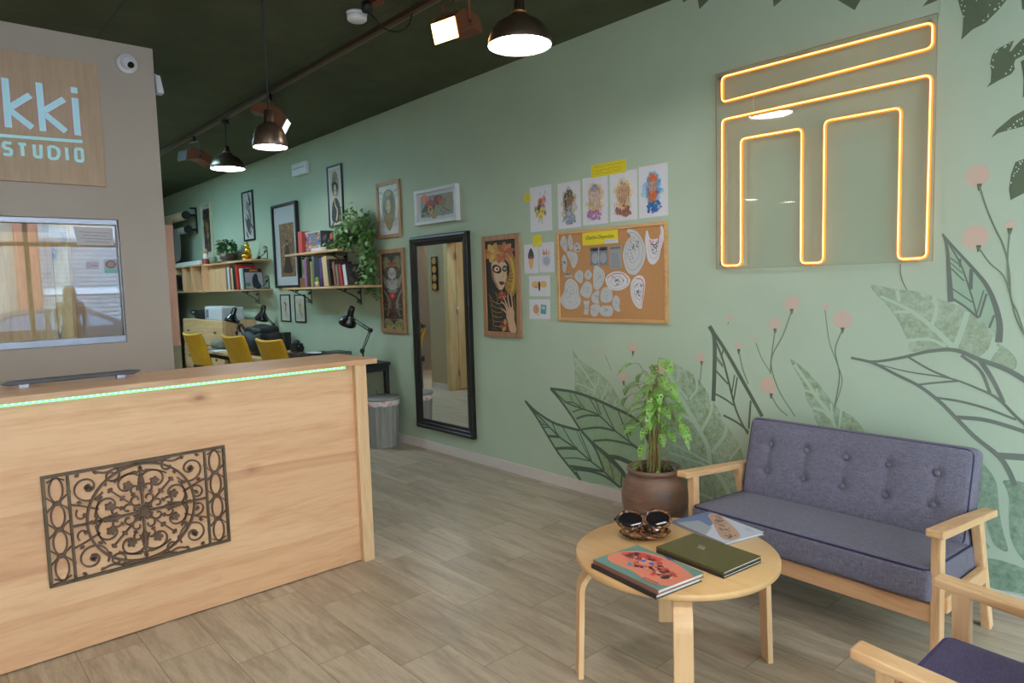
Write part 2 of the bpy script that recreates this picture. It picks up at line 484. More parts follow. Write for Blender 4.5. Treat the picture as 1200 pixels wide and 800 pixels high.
def ceil_mat():
    t = NT('dark_green_ceiling'); v = t.coords()
    br = t.new('ShaderNodeTexBrick'); br.offset = 0.5
    br.inputs['Color1'].default_value = (1, 1, 1, 1); br.inputs['Color2'].default_value = (0.93, 0.93, 0.93, 1); br.inputs['Mortar'].default_value = (0.55, 0.55, 0.55, 1)
    br.inputs['Scale'].default_value = 1.0; br.inputs['Brick Width'].default_value = 2.4; br.inputs['Row Height'].default_value = 1.2; br.inputs['Mortar Size'].default_value = 0.006
    br.inputs['Mortar Smooth'].default_value = 0.6
    t.link(v, br.inputs['Vector'])
    n = t.noise(v, 3, 5, 0.6)
    c = t.mix(t.ramp(n, [(0.3, 0.0), (0.7, 1.0)]), rgb(62, 68, 45), rgb(76, 82, 56))
    t.link(t.mix(1.0, c, br.outputs[0], 'MULTIPLY'), t.b.inputs['Base Color'])
    t.b.inputs['Roughness'].default_value = 0.8
    t.bump(t.noise(v, 60, 3), 0.2, 0.003)
    return t.m
M_ceil = ceil_mat()

M_pineX = wood('pine_boards_desk', (224, 180, 138), (198, 142, 102), 'Y', 1.0, knots=1.9, rough=0.5, plank=0.205, knotcol=(140, 84, 56), contrast=0.85, rings=5)
M_pineTop = wood('pine_desk_top', (200, 160, 122), (176, 130, 92), 'Y', 1.0, knots=0.6, rough=0.32, plank=None)
M_pineV = wood('pine_upright', (216, 178, 136), (194, 146, 104), 'Z', 1.2, rough=0.5)
M_pine = wood('pine_shelf', (214, 178, 132), (184, 140, 96), 'X', 1.2, knots=0.8, rough=0.55)
M_oak = wood('oak_arm', (224, 180, 132), (198, 146, 98), 'Y', 1.6, rough=0.38, rings=9)
M_oakX = wood('oak_rail', (222, 174, 130), (192, 130, 92), 'X', 1.0, rough=0.4, rings=9)
M_oakZ = wood('oak_leg', (224, 182, 136), (200, 148, 102), 'Z', 1.6, rough=0.4)
M_birch = wood('birch_top', (218, 172, 118), (202, 150, 96), 'X', 0.6, rough=0.3, contrast=0.5)
M_birchL = wood('birch_bent_leg', (230, 188, 142), (214, 166, 116), 'Z', 1.0, rough=0.35, contrast=0.6)
M_frame = wood('brown_frame_wood', (176, 130, 92), (140, 96, 64), 'Z', 2.0, rough=0.45)
M_frameH = wood('brown_frame_wood_cross', (176, 130, 92), (140, 96, 64), 'X', 2.0, rough=0.45)
M_corkfr = wood('cork_frame_wood', (214, 166, 112), (190, 138, 88), 'X', 2.0, rough=0.45)
M_ply = wood('sign_plywood', (200, 168, 140), (182, 148, 120), 'Z', 0.9, rough=0.5, contrast=0.7)
M_door = wood('ash_door', (206, 180, 134), (178, 146, 98), 'Z', 1.5, rough=0.45)
M_black = plain('black_satin', (22, 22, 23), 0.35)
M_blackm = plain('black_matt', (26, 26, 27), 0.7)
M_blackpl = plain('black_gloss', (14, 14, 15), 0.18)
M_iron = plain('black_wrought_iron', (24, 24, 24), 0.5, 0.4)
M_bronze = plain('aged_bronze', (104, 86, 74), 0.34, 0.85, var=0.2, scale=8)
M_brass = plain('dull_brass', (150, 112, 66), 0.3, 0.9, var=0.15)
M_copper = plain('copper_brown', (118, 70, 48), 0.45, 0.25, var=0.12)
M_rail = plain('dark_brown_rail', (78, 54, 40), 0.5, 0.2, var=0.12)
M_cast = plain('cast_iron_patina', (98, 72, 56), 0.55, 0.35, var=0.25, scale=25, bump=0.4)
M_castr = plain('cast_iron_patina_rim', (92, 76, 58), 0.5, 0.4, var=0.3, scale=25, bump=0.4)
M_alu = plain('aluminium', (150, 150, 158), 0.35, 0.9, var=0.04)
M_white = plain('white_plastic', (222, 220, 224), 0.4, var=0.02)
M_paper = plain('white_paper', (218, 212, 214), 0.75, var=0.02)
M_whiteframe = plain('white_frame', (206, 204, 206), 0.45, var=0.02)
M_grey = plain('dark_grey_plastic', (66, 66, 72), 0.4)
M_binm = plain('grey_bin_plastic', (136, 134, 128), 0.5, var=0.05)
M_yellow = plain('mustard_yellow_fabric', (206, 156, 24), 0.7, var=0.06, bump=0.15)
M_leaf = plain('plant_leaf', (122, 166, 70), 0.4, var=0.3, scale=20)
M_leaf2 = plain('ivy_leaf', (104, 142, 72), 0.45, var=0.4, scale=30)
M_leafd = plain('dark_leaf', (60, 104, 56), 0.45, var=0.3, scale=30)
M_stem = plain('plant_stem', (140, 134, 78), 0.6, var=0.25, scale=30)
M_bark = plain('moss_pole', (142, 98, 60), 0.85, var=0.3, scale=40, bump=0.5)
M_soil = plain('potting_soil', (60, 44, 34), 0.95, var=0.4, scale=60, bump=0.8)
M_sofa = fabric('slate_blue_weave', (88, 84, 99), (126, 120, 133))
M_sofap = plain('navy_piping', (44, 40, 70), 0.8)
M_seat = fabric('deep_purple_weave', (70, 62, 92), (96, 86, 116))
M_cork = plain('cork', (186, 134, 86), 0.9, var=0.10, scale=120, bump=0.4)
M_pages = plain('book_pages', (214, 206, 196), 0.8, var=0.03)
M_glass = glass('picture_glass', 1.5)
M_acryl = glass('clear_acrylic', 1.5, (0.97, 0.97, 0.96, 1))
M_winglass = glass('window_glass', 1.85, (0.92, 0.93, 0.92, 1))
M_shop = glass('shopfront_glass', 1.45, (0.96, 0.98, 0.98, 1))
def clay():
    t = NT('terracotta_glaze'); v = t.coords((1, 1, 7))
    n = t.noise(v, 4, 5, 0.6); n2 = t.noise(t.coords(), 7, 4)
    c = t.ramp(t.math('ADD', t.math('MULTIPLY', n, 0.6), t.math('MULTIPLY', n2, 0.4)), [(0.35, rgb(98, 76, 62)), (0.55, rgb(132, 96, 78)), (0.7, rgb(150, 118, 98))])
    t.link(c, t.b.inputs['Base Color']); t.b.inputs['Roughness'].default_value = 0.36; t.bump(n, 0.25, 0.004)
    return t.m
M_clay = clay()
M_mirror = plain('mirror_silver', (225, 225, 222), 0.0, 1.0, var=0.0)
M_mirror.node_tree.nodes['Principled BSDF'].inputs['Roughness'].default_value = 0.0
def pmat(name, c, r=0.6): return plain(name, c, r, var=0.05)
_cm = {}
def ink(c, rough=0.55):
    k = (tuple(c), rough)
    if k not in _cm: _cm[k] = plain('cover_%d_%d_%d' % tuple(c), c, rough, var=0.05)
    return _cm[k]

# ------------------------------------------------------------------ the room
XB, XF, YL = -13.6, 2.2, -5.6
wall_right = struct(MB().bb((XB, 0, 0), (XF + .2, .15, CZ + .1)).build('wall_right', M_wall))
floor = struct(MB().bb((XB - .2, YL - .2, -.1), (XF + .2, .15, 0)).build('floor', M_floor))
ceiling = struct(MB().bb((XB - .2, YL - .2, CZ), (XF + .2, .15, CZ + .12)).build('ceiling', M_ceil))
struct(MB().bb((XB - .15, YL, 0), (XB, 0, CZ)).build('wall_back', M_plaster))
struct(MB().bb((XB, YL - .15, 0), (XF + .2, YL, CZ)).build('wall_side', M_beige))
# skirting along the green wall (tile lengths)
m = MB()
x = XB
while x < XF:
    m.bb((x + .0008, -.012, 0), (min(XF, x + .69) - .0008, 0, .079)); x += .69
struct(m.build('baseboard_right', M_base, bevel=.002))

# beige partition with the internal window
PXX = -5.0; PT = .12
w0, w1, z0, z1 = -3.95, -2.352, 1.146, 1.928
PE = -2.079
m = MB()
m.bb((PXX - PT, YL, 0), (PXX, w0, CZ)); m.bb((PXX - PT, w1, 0), (PXX, PE, CZ))
m.bb((PXX - PT, w0, 0), (PXX, w1, z0)); m.bb((PXX - PT, w0, z1), (PXX, w1, CZ))
struct(m.build('wall_left', M_beige))
win = struct(MB().bb((PXX - .075, w0, z1 - .035), (PXX - .02, w1, z1)).bb((PXX - .075, w0, z0), (PXX - .01, w1, z0 + .045))
             .bb((PXX - .075, w1 - .010, z0), (PXX - .02, w1, z1)).bb((PXX - .075, w0, z0), (PXX - .02, w0 + .03, z1)).build('window_1', M_alu, bevel=.003))
MB().bb((PXX - .055, w0 + .03, z0 + .045), (PXX - .045, w1 - .010, z1 - .035)).build('pane', M_winglass, win)
MB().bb((PXX - .06, -3.06, z0 + .045), (PXX - .03, -3.025, z1 - .035)).build('sliding_stile', M_alu, win)

# rooms behind the partition: wall facing the green wall, with an open door
YB = -2.212
dx0, dx1 = -7.66, -6.86
m = MB()
m.bb((-8.13, YB - .12, 0), (dx0, YB, CZ)); m.bb((dx1, YB - .12, 0), (PXX - PT, YB, CZ)); m.bb((dx0, YB - .12, 2.06), (dx1, YB, CZ))
m.bb((XB, YB - .12, 0), (-9.2, YB, CZ)); m.bb((-9.2, YB - .12, 2.2), (-8.13, YB, CZ))
struct(m.build('wall_corridor', M_back))
struct(MB().bb((-8.13, YB, 0), (dx0 - .07, YB + .012, .085)).bb((dx1 + .07, YB, 0), (PXX - PT, YB + .012, .085)).build('baseboard_corridor', M_base))
d = struct(MB().bb((dx0 - .07, YB - .13, 0), (dx0 + .014, YB + .02, 2.13)).bb((dx1 - .014, YB - .13, 0), (dx1 + .07, YB + .02, 2.13)).bb((dx0 - .07, YB - .13, 2.046), (dx1 + .07, YB + .02, 2.13)).build('door_1', M_door, bevel=.004))
MB().bb((dx0 - .02, YB - .132 - .78, .01), (dx0 + .02, YB - .132, 2.04)).build('door_leaf', M_door, d)
h = MB()
for z in (.25, 1.1, 1.85): h.cyl((dx0 + .028, YB - .12, z - .05), (dx0 + .028, YB - .12, z + .05), .012)
h.build('hinge', M_alu, d)
struct(MB().bb((-8.2, YB - 3.2, 0), (-8.13, YB - .12, CZ)).build('wall_office', M_back))
struct(MB().bb((-12.5, -3.52, 0), (-8.13, -3.42, CZ)).build('wall_annex', M_plaster))
# opening on the left of that wall, with a bright glazed door behind it
g = struct(MB().bb((-9.2, -3.4, 0), (-9.15, -3.35, 2.2)).bb((-8.18, -3.4, 0), (-8.13, -3.35, 2.2)).bb((-9.2, -3.4, 2.15), (-8.13, -3.35, 2.2)).bb((-9.2, -3.4, 1.62), (-8.13, -3.35, 1.66)).build('door_2', M_alu))
MB().bb((-9.15, -3.38, .02), (-8.18, -3.37, 2.15)).build('pane', plain('frosted_glass', (200, 205, 200), .3), g)

# shopfront behind the camera side: glass between posts, street beyond
FX = XF
m = MB()
m.bb((FX, YL, 2.85), (FX + .15, 0, CZ)); m.bb((FX, -.12, 0), (FX + .15, 0, 2.85)); m.bb((FX, YL, 0), (FX + .15, YL + .15, 2.85))
struct(m.build('wall_front', M_beige))
posts = MB()
for y in (YL + .18, -4.1, -2.62, -1.98, -.15): posts.bb((FX + .03, y - .03, 0), (FX + .1, y + .03, 2.85))
posts.bb((FX + .03, YL + .15, 2.2), (FX + .1, -.12, 2.26)); posts.bb((FX + .03, YL + .15, 0), (FX + .1, -.12, .08)); posts.bb((FX + .03, YL + .15, 2.78), (FX + .1, -.12, 2.85))
sf = struct(posts.build('window_2', M_alu))
MB().bb((FX + .06, YL + .15, .08), (FX + .07, -.12, 2.8)).build('pane', M_shop, sf)
struct(MB().bb((XF + .2, -14, -.12), (30, 12, -.1)).build('ground', plain('pavement', (150, 148, 142), .8, var=.1)))

def shutter_mat():
    t = NT('roller_shutter'); s = t.new('ShaderNodeSeparateXYZ'); t.link(t.coords(), s.inputs[0])
    f = t.math('FRACT', t.math('MULTIPLY', s.outputs[2], 9.0))
    t.link(t.ramp(f, [(0.0, rgb(84, 88, 92)), (0.3, rgb(150, 156, 164)), (0.9, rgb(176, 182, 190))]), t.b.inputs['Base Color'])
    t.b.inputs['Roughness'].default_value = .5; return t.m
SX = 10.5
bd = thing('building', 'pale building with roller shutter across the street, seen mirrored in the office window', 'building', (SX, 0, -.1))
MB().bb((SX, -14, -.1), (SX + .6, 12, 9)).build('facade', plain('cream_render', (196, 186, 168), .8), bd)
MB().bb((SX - .08, -.76, -.1), (SX, 4.5, 2.9)).build('roller_shutter', shutter_mat(), bd)
MB().bb((SX - .3, -1.25, -.1), (SX, -.80, 4.2)).build('brick_pillar', plain('terracotta_brick', (190, 122, 96), .8), bd)
MB().bb((SX - .12, -.76, 2.9), (SX, 4.5, 3.15)).build('shutter_box', plain('light_metal', (214, 214, 214), .5), bd)
MB().bb((SX - .14, -.75, 1.50), (SX - .08, 4.5, 1.64)).build('light_rail', plain('pale_rail', (232, 234, 238), .4), bd)
car = thing('car', 'dark grey car parked in the street, seen mirrored in the office window', 'car', (7.2, -1.4, -.1))
m = MB()
prof = [(-2.1, .25), (-2.15, .62), (-1.9, .78), (-1.1, .88), (-.5, 1.22), (.1, 1.32), (.9, 1.28), (1.6, .95), (2.05, .85), (2.1, .25)]
m.prism([(a, b - .1) for a, b in prof], (8.0, -1.4, 0), (0, 1, 0), (0, 0, 1), (-1, 0, 0), 0, 1.7)
m.build('body', plain('dark_car_paint', (70, 72, 78), .25), car, bevel=.06, bseg=3)
m = MB(); m.prism([(-.95, .82), (-.45, 1.08), (.1, 1.15), (.1, .80)], (8.0, -1.4, 0), (0, 1, 0), (0, 0, 1), (-1, 0, 0), 1.69, 1.71)
m.prism([(.2, .80), (.2, 1.15), (.85, 1.11), (1.35, .84)], (8.0, -1.4, 0), (0, 1, 0), (0, 0, 1), (-1, 0, 0), 1.69, 1.71)
m.build('side_window', plain('car_glass_sky', (120, 140, 164), .2), car)  # blue-grey glass colour has the sky reflection painted in
for yy in (-2.75, -.1):
    w = MB().cyl((6.28, yy, .22), (6.5, yy, .22), .32).build('wheel', M_blackm, car)

# ------------------------------------------------------------------ daylight
wd = bpy.data.worlds.new('sky'); scene.world = wd; wd.use_nodes = True
bg = wd.node_tree.nodes['Background']; bg.inputs[0].default_value = (0.55, 0.75, 1.0, 1); bg.inputs[1].default_value = SKY
pl = bpy.data.lights.new('shopfront_portal', 'AREA'); pl.shape = 'RECTANGLE'; pl.size = 5.2; pl.size_y = 2.75; pl.cycles.is_portal = True
po = bpy.data.objects.new('shopfront_portal', pl); COL.objects.link(po); po.location = (FX + .16, (YL) / 2, 1.45)
po.rotation_euler = Vector((-1, 0, 0)).to_track_quat('-Z', 'Z').to_euler()
scene.view_settings.view_transform = 'Standard'; scene.view_settings.look = 'None'
scene.view_settings.exposure = EXPO; scene.view_settings.gamma = 1.0; scene.view_settings.use_curve_mapping = False
# ------------------------------------------------------------------ mural painted on the green wall
def conv(x0, y0, s):
    return lambda p: (lambda w: (w.x, w.z))(W(x0 + p[0] / s, y0 + p[1] / s, 0))
WO, WU, WV, WN = (0, 0, 0), (1, 0, 0), (0, 0, 1), (0, -1, 0)
def vsc(x): return 0.0035 + (1200 - x) * 0.0000035      # metres per photo pixel up the wall, roughly
MK = [0]
def mural(fn, name, label=None):
    a = Art(WO, WU, WV, WN, fn, step=0.0006); a.kk = 4e-6; MK[0] += 12; a.k = MK[0]
    return a
def done(a, name): return a.mb.build(name, M_mural, wall_right)
DK, DK2, LT, PINK = (84, 96, 80), (100, 108, 98), (172, 188, 162), (204, 166, 152)
def sponge(c, a=.15): return tuple(lin(q) for q in c) + (a,)
GL, GO = sponge((122, 138, 98), .0), sponge((130, 142, 112), .05)
PINKS = tuple(lin(q) for q in (206, 166, 150)) + (.55,)

# --- lower left group of leaves
A4 = conv(600, 400, 4.207); A33 = conv(600, 380, 3.3333)
a = mural(A4, 'painted_leaf')
a.poly([(300, 40), (330, 85), (380, 120), (430, 155), (480, 200), (510, 250), (550, 310), (575, 350), (500, 322), (400, 278), (318, 252), (310, 190), (308, 130), (303, 90)], GL, 1, 4)
for s, w in (([(310, 80), (345, 130), (385, 190), (408, 230), (400, 262)], 0.0124), ([(425, 160), (424, 205), (400, 245)], 0.00992), ([(470, 205), (462, 245), (440, 290)], 0.00992), ([(315, 205), (360, 220), (400, 242)], 0.00868), ([(515, 290), (500, 312)], 0.00744), ([(322, 95), (340, 125)], 0.0062)): a.stroke(s, w, LT, 2)
done(a, 'painted_leaf')
a = mural(A4, '')
a.poly([(190, 232), (300, 250), (400, 280), (500, 325), (589, 370), (640, 430), (650, 520), (600, 600), (480, 565), (400, 500), (340, 435), (290, 360), (240, 290)], sponge((132, 158, 122), .6), 1, 4)
for s, w in (([(190, 232), (300, 248), (400, 280), (500, 325), (589, 368), (640, 415), (670, 480), (690, 560)], 0.01984), ([(190, 232), (240, 290), (290, 360), (340, 435), (400, 500), (480, 565), (550, 640), (560, 680)], 0.01736),
    ([(205, 240), (270, 300), (360, 335), (430, 365), (510, 440), (589, 500), (640, 540)], 0.01116), ([(285, 255), (300, 300)], 0.0062), ([(310, 260), (335, 300), (360, 330)], 0.00744), ([(383, 278), (410, 325), (432, 362)], 0.00868), ([(412, 288), (440, 362)], 0.00868),
    ([(448, 310), (480, 380), (510, 440)], 0.00868), ([(525, 345), (580, 492)], 0.00868), ([(262, 300), (300, 300), (340, 320)], 0.00868), ([(300, 347), (335, 335), (362, 334)], 0.00868), ([(318, 380), (370, 364), (432, 366)], 0.01364), ([(345, 432), (430, 424), (508, 440)], 0.01488), ([(400, 490), (480, 486), (589, 510), (640, 540)], 0.01488), ([(480, 568), (530, 575), (600, 605)], 0.031)): a.stroke(s, w, DK, 3)
done(a, 'painted_leaf')
a = mural(A4, '')
a.poly([(65, 292), (120, 345), (200, 397), (335, 438), (400, 500), (480, 590), (540, 660), (535, 720), (440, 700), (340, 685), (230, 550), (180, 470), (120, 370)], sponge((140, 166, 136), .6), 1, 4)
for s, w in (([(65, 292), (120, 345), (200, 397), (265, 420), (335, 438)], 0.0186), ([(65, 292), (120, 370), (180, 470), (230, 550), (290, 625), (340, 685)], 0.01736), ([(100, 335), (160, 395), (235, 470), (320, 530), (390, 590), (450, 637), (535, 720)], 0.0124),
    ([(200, 400), (215, 440), (235, 470)], 0.01116), ([(250, 420), (285, 480), (322, 530)], 0.00868), ([(320, 445), (350, 510), (388, 585)], 0.0062), ([(335, 448), (365, 520), (394, 588)], 0.00868), ([(342, 440), (400, 510), (430, 570), (455, 638)], 0.01736), ([(130, 385), (165, 412)], 0.0062), ([(140, 405), (175, 415)], 0.00744), ([(155, 422), (182, 424)], 0.00868),
    ([(175, 465), (235, 470)], 0.0186), ([(213, 528), (270, 525), (325, 528)], 0.02108), ([(255, 575), (320, 575), (390, 590)], 0.00868), ([(285, 614), (370, 625), (450, 640)], 0.0186), ([(300, 628), (390, 640), (460, 665), (535, 718)], 0.01736), ([(340, 685), (315, 640)], 0.0186)): a.stroke(s, w, DK, 3)
done(a, 'painted_leaf')
a = mural(A4, '')
a.poly([(400, 500), (470, 570), (540, 640), (556, 665), (540, 700), (500, 680), (455, 635), (430, 570)], sponge((124, 146, 100), .5), 2, 3)
for s, w in (([(400, 500), (470, 570), (540, 640), (570, 690)], 0.02108), ([(478, 585), (495, 640), (505, 682)], 0.00744), ([(545, 645), (540, 690), (540, 720)], 0.0124)): a.stroke(s, w, DK, 4)
done(a, 'painted_leaf')

# --- big sponged leaf behind the pot plant
a = mural(None, ''); a.fn = conv(0, 0, 1)
a.poly([(776, 420), (795, 428), (815, 441), (828, 458), (842, 480), (853, 500), (866, 520), (874, 545), (876, 575), (872, 612), (820, 612), (795, 600), (778, 575), (770, 550), (765, 520), (762, 490), (765, 460), (770, 440)], GL, 1, 4)
for s, w in (([(783, 434), (790, 452), (800, 470), (812, 490), (822, 508), (830, 525), (833, 545), (846, 562), (860, 590)], .03), ([(815, 440), (817, 455), (808, 468)], .016), ([(780, 448), (795, 455), (806, 468)], .016), ([(832, 462), (834, 480), (822, 505)], .018),
    ([(782, 455), (790, 462)], .012), ([(798, 485), (815, 495), (822, 510)], .02), ([(852, 498), (848, 512), (834, 530)], .022), ([(788, 520), (805, 528), (832, 542)], .014), ([(785, 530), (805, 537), (828, 545)], .012), ([(868, 522), (855, 538)], .012), ([(812, 576), (830, 582), (845, 590)], .016)): a.stroke(s, w, LT, 2)
done(a, 'painted_leaf')
# --- tall triangular outline leaf
A38 = conv(760, 380, 3.81)
a = mural(A38, '')
for s, w in (([(272, 8), (290, 40), (296, 90), (295, 200), (290, 342)], 0.02604), ([(272, 8), (340, 110), (400, 215), (450, 305), (508, 410)], 0.02108), ([(290, 50), (330, 150), (360, 262), (385, 362), (412, 430), (445, 490)], 0.0124), ([(335, 108), (325, 150)], 0.00868), ([(300, 140), (332, 182)], 0.00744), ([(302, 155), (334, 192)], 0.00496),
    ([(300, 205), (356, 266)], 0.00992), ([(385, 225), (372, 310)], 0.00744), ([(397, 235), (380, 345)], 0.00868), ([(300, 310), (345, 335), (388, 366)], 0.00992), ([(335, 405), (400, 440), (448, 480)], 0.0124), ([(457, 340), (448, 465)], 0.01116)): a.stroke(s, w, (96, 106, 90), 2)
done(a, 'painted_leaf')
A31 = conv(820, 300, 3.158)
a = mural(A31, '')
a.poly([(335, 380), (380, 410), (420, 450), (470, 510), (510, 560), (560, 590), (600, 630), (600, 660), (470, 660), (430, 610), (418, 570), (395, 530), (385, 480), (358, 430)], GL, 1, 4)
for s, w in (([(350, 400), (400, 470), (440, 530), (480, 580), (505, 640)], .018), ([(432, 490), (440, 530)], .012), ([(385, 495), (415, 505), (440, 530)], .012), ([(485, 545), (492, 590)], .012), ([(418, 560), (460, 575), (490, 605)], .013), ([(525, 565), (515, 640)], .012)): a.stroke(s, w, LT, 2)
done(a, 'painted_leaf')
# --- right-hand leaves
A333 = conv(990, 320, 3.3333)
a = mural(A333, '')
a.poly([(105, 45), (200, 62), (300, 75), (370, 100), (450, 130), (520, 170), (560, 212), (600, 270), (640, 300), (672, 340), (655, 378), (560, 348), (440, 300), (330, 300), (255, 305), (250, 270), (230, 230), (205, 180), (160, 120), (120, 80)], GO, 1, 4)
for s, w in (([(140, 90), (250, 142), (330, 200), (400, 265), (435, 300)], (.012, .026)), ([(205, 65), (214, 112)], .016), ([(350, 88), (358, 145), (340, 205)], .016), ([(480, 150), (462, 210), (430, 292)], .022), ([(190, 152), (270, 150)], .014), ([(245, 263), (330, 258), (395, 285)], .014), ([(588, 250), (572, 300), (530, 338)], .022), ([(597, 285), (560, 340)], .014), ([(300, 78), (310, 90)], .01)): a.stroke(s, w, (172, 188, 164), 2)
done(a, 'painted_leaf')
A5 = conv(1080, 260, 5)
a = mural(A5, '')
a.poly([(128, 75), (200, 160), (300, 270), (380, 370), (430, 480), (455, 700), (400, 620), (335, 560), (185, 450), (172, 465), (160, 300), (150, 150)], sponge((150, 172, 146), .8), 1)
DR = (110, 116, 106)
for s, w in (([(124, 70), (150, 150), (162, 300), (172, 468)], (0.0048, 0.024)), ([(122, 70), (200, 160), (300, 270), (380, 370), (430, 480), (458, 600), (452, 705)], (0.0072, 0.0264)), ([(150, 110), (230, 250), (290, 420), (325, 550)], 0.00672), ([(228, 215), (226, 265)], 0.0084), ([(170, 210), (220, 248)], 0.00528), ([(170, 240), (240, 300)], 0.00432), ([(172, 270), (250, 345)], 0.00576),
    ([(292, 275), (288, 395)], 0.0144), ([(180, 390), (298, 470)], 0.006), ([(185, 450), (260, 500), (335, 562)], 0.0096), ([(365, 400), (325, 535)], 0.00528), ([(382, 420), (340, 558)], 0.00816), ([(427, 545), (397, 620)], 0.00864)): a.stroke(s, w, DR, 3)
done(a, 'painted_leaf')
a = mural(A333, '')
for s, w in (([(25, 330), (110, 345), (220, 330), (330, 305), (430, 300), (520, 335), (620, 370), (700, 415), (770, 470)], (0.01, 0.024)), ([(25, 330), (110, 350), (200, 395), (290, 440), (370, 500), (440, 570), (510, 640), (600, 712), (640, 770), (665, 830)], (0.012, 0.022)), ([(110, 350), (250, 385), (410, 410), (520, 450), (600, 490), (670, 560), (740, 620)], (0.0048, 0.014)),
    ([(245, 325), (330, 375), (412, 410)], 0.0096), ([(455, 320), (530, 380), (568, 468)], 0.0128), ([(530, 340), (580, 420), (622, 505)], (0.0208, 0.0144)), ([(290, 435), (350, 428), (445, 420)], 0.0096), ([(350, 485), (450, 500), (560, 530), (670, 572)], 0.0104), ([(440, 562), (560, 575), (740, 630)], 0.0176), ([(600, 712), (750, 722)], 0.028)): a.stroke(s, w, (114, 120, 108), 3)
done(a, 'painted_leaf')
A4b = conv(1120, 500, 4)
a = mural(A4b, '')
GB = sponge((104, 128, 104), .35)
for s in ([(100, 170), (150, 195), (190, 260), (200, 330), (205, 400), (225, 500), (245, 582), (190, 560), (155, 490), (130, 400), (100, 380)], [(225, 250), (330, 262), (440, 310), (500, 430), (480, 560), (420, 660), (320, 625), (265, 540), (250, 450), (252, 350), (238, 290)], [(100, 510), (165, 565), (100, 570)], [(60, 618), (130, 614), (200, 622), (320, 662), (420, 712), (480, 780), (400, 800), (330, 785), (120, 750), (60, 750)]): a.poly(s, GB, 1, 3)
done(a, 'painted_leaf')
# --- dark leaves hanging from the top
A66 = conv(1080, 0, 6.667); A39 = conv(790, 0, 3.871); A5t = conv(1080, 110, 5)
DT = (94, 104, 80)
def dots(a, pts, r):
    for x, y in pts: a.ell(x, y, r * random.uniform(.6, 1.2), r * random.uniform(.8, 1.3), (190, 205, 185), 2, n=8)
for fn, pl_, dt in ((A66, [(270, -90), (285, 0), (300, 60), (325, 130), (322, 220), (310, 312), (400, 230), (500, 180), (560, 120), (610, 70), (665, 0), (700, -80)], [(312, 40), (318, 5), (330, 85), (330, 128), (340, 50), (533, 40), (570, 75), (605, 30), (610, 55), (520, 130), (485, 160), (635, 5), (522, 115), (580, 70), (430, 5)]),
    (A66, [(722, 316), (690, 330), (640, 360), (590, 380), (550, 430), (535, 500), (545, 560), (540, 640), (508, 684), (600, 630), (700, 580), (730, 540), (722, 500), (735, 465), (800, 432), (880, 405), (960, 340), (1000, 250), (900, 262), (830, 280), (780, 310), (740, 350), (700, 400), (686, 402), (705, 360)], [(660, 360), (690, 340), (600, 380), (580, 410), (560, 470), (545, 515), (560, 525), (705, 520), (695, 545), (660, 575), (760, 420), (730, 435), (775, 398), (795, 345), (650, 370), (590, 400)]),
    (A5t, [(408, 258), (440, 210), (530, 135), (600, 95), (680, 72), (760, 62), (850, 84), (900, 130), (820, 165), (700, 185), (600, 190), (520, 210), (450, 230)], [(520, 200), (540, 180), (560, 160), (585, 175), (575, 150), (590, 145), (550, 195), (508, 208)]),
    (A5t, [(522, 622), (512, 560), (525, 470), (550, 400), (600, 380), (680, 372), (750, 395), (790, 450), (760, 520), (680, 555), (600, 582)], [(545, 465), (555, 430), (540, 480), (575, 400), (590, 395), (570, 440), (525, 520), (580, 410), (560, 455)])):
    a = mural(fn, ''); a.poly(pl_, DT, 1); dots(a, dt, 7 if fn is A66 else 5); done(a, 'painted_leaf')
for fn, pl_ in ((A66, [(770, -60), (780, 0), (786, 76), (850, 60), (930, 0), (980, -80)]), (A66, [(775, 480), (790, 560), (797, 640), (790, 760), (850, 740), (930, 660), (950, 540), (900, 470), (820, 455)]), (A39, [(30, -30), (42, 12), (75, -8), (80, -30)]), (A39, [(95, -30), (108, 0), (115, 42), (162, -4), (170, -30)]),
    (A39, [(445, -30), (452, 32), (495, -4), (500, -30)]), (A39, [(700, -25), (745, 2), (820, 47), (848, -4), (850, -30)]), (A39, [(1127, 30), (1150, 2), (1210, -30), (1230, -30), (1190, 5)])):
    a = mural(fn, ''); a.poly(pl_, DT, 1); done(a, 'painted_leaf')
# --- pink blooms on thin stems
FL_ = [((741, 407), 6, [(742, 413), (741, 418)]), ((730, 442), 6, [(731, 448), (736, 458)]), ((774, 431), 7, []), ((821, 419), 5.5, [(822.5, 425), (821.5, 437), (820, 449)]), ((865, 406), 4.3, [(866, 411), (870, 430), (877, 450)]), ((885, 399), 2.6, [(886, 402), (893, 420), (903, 436)]),
    ((908.5, 379.5), 7, [(908.5, 387), (904, 420), (903, 438)]), ((928, 355.5), 8.5, [(928, 364), (918, 392), (904, 422), (912, 455), (932, 488)]), ((900, 452), 9.5, [(904, 463), (912, 477), (923, 487)]), ((967.5, 359), 3.6, [(967, 363), (972, 400), (981, 425), (987, 447), (979, 475)]), ((987.5, 374.5), 10, [(987.5, 386), (979, 410), (984, 440), (978, 478)]),
    ((854.5, 372.5), 3.5, [(854, 377), (853, 380)]), ((708, 412), 3, [(709, 416), (717, 434)]), ((1145, 206), 11.5, [(1148, 218), (1156, 243), (1165, 265), (1177, 290), (1183, 320), (1185, 350), (1192, 365), (1202, 395)]), ((1143, 278), 12.5, [(1147, 290), (1160, 308), (1176, 323), (1184, 345), (1190, 370), (1200, 392)]), ((1184, 264), 5, [(1183.5, 270), (1181, 300), (1182, 335)])]
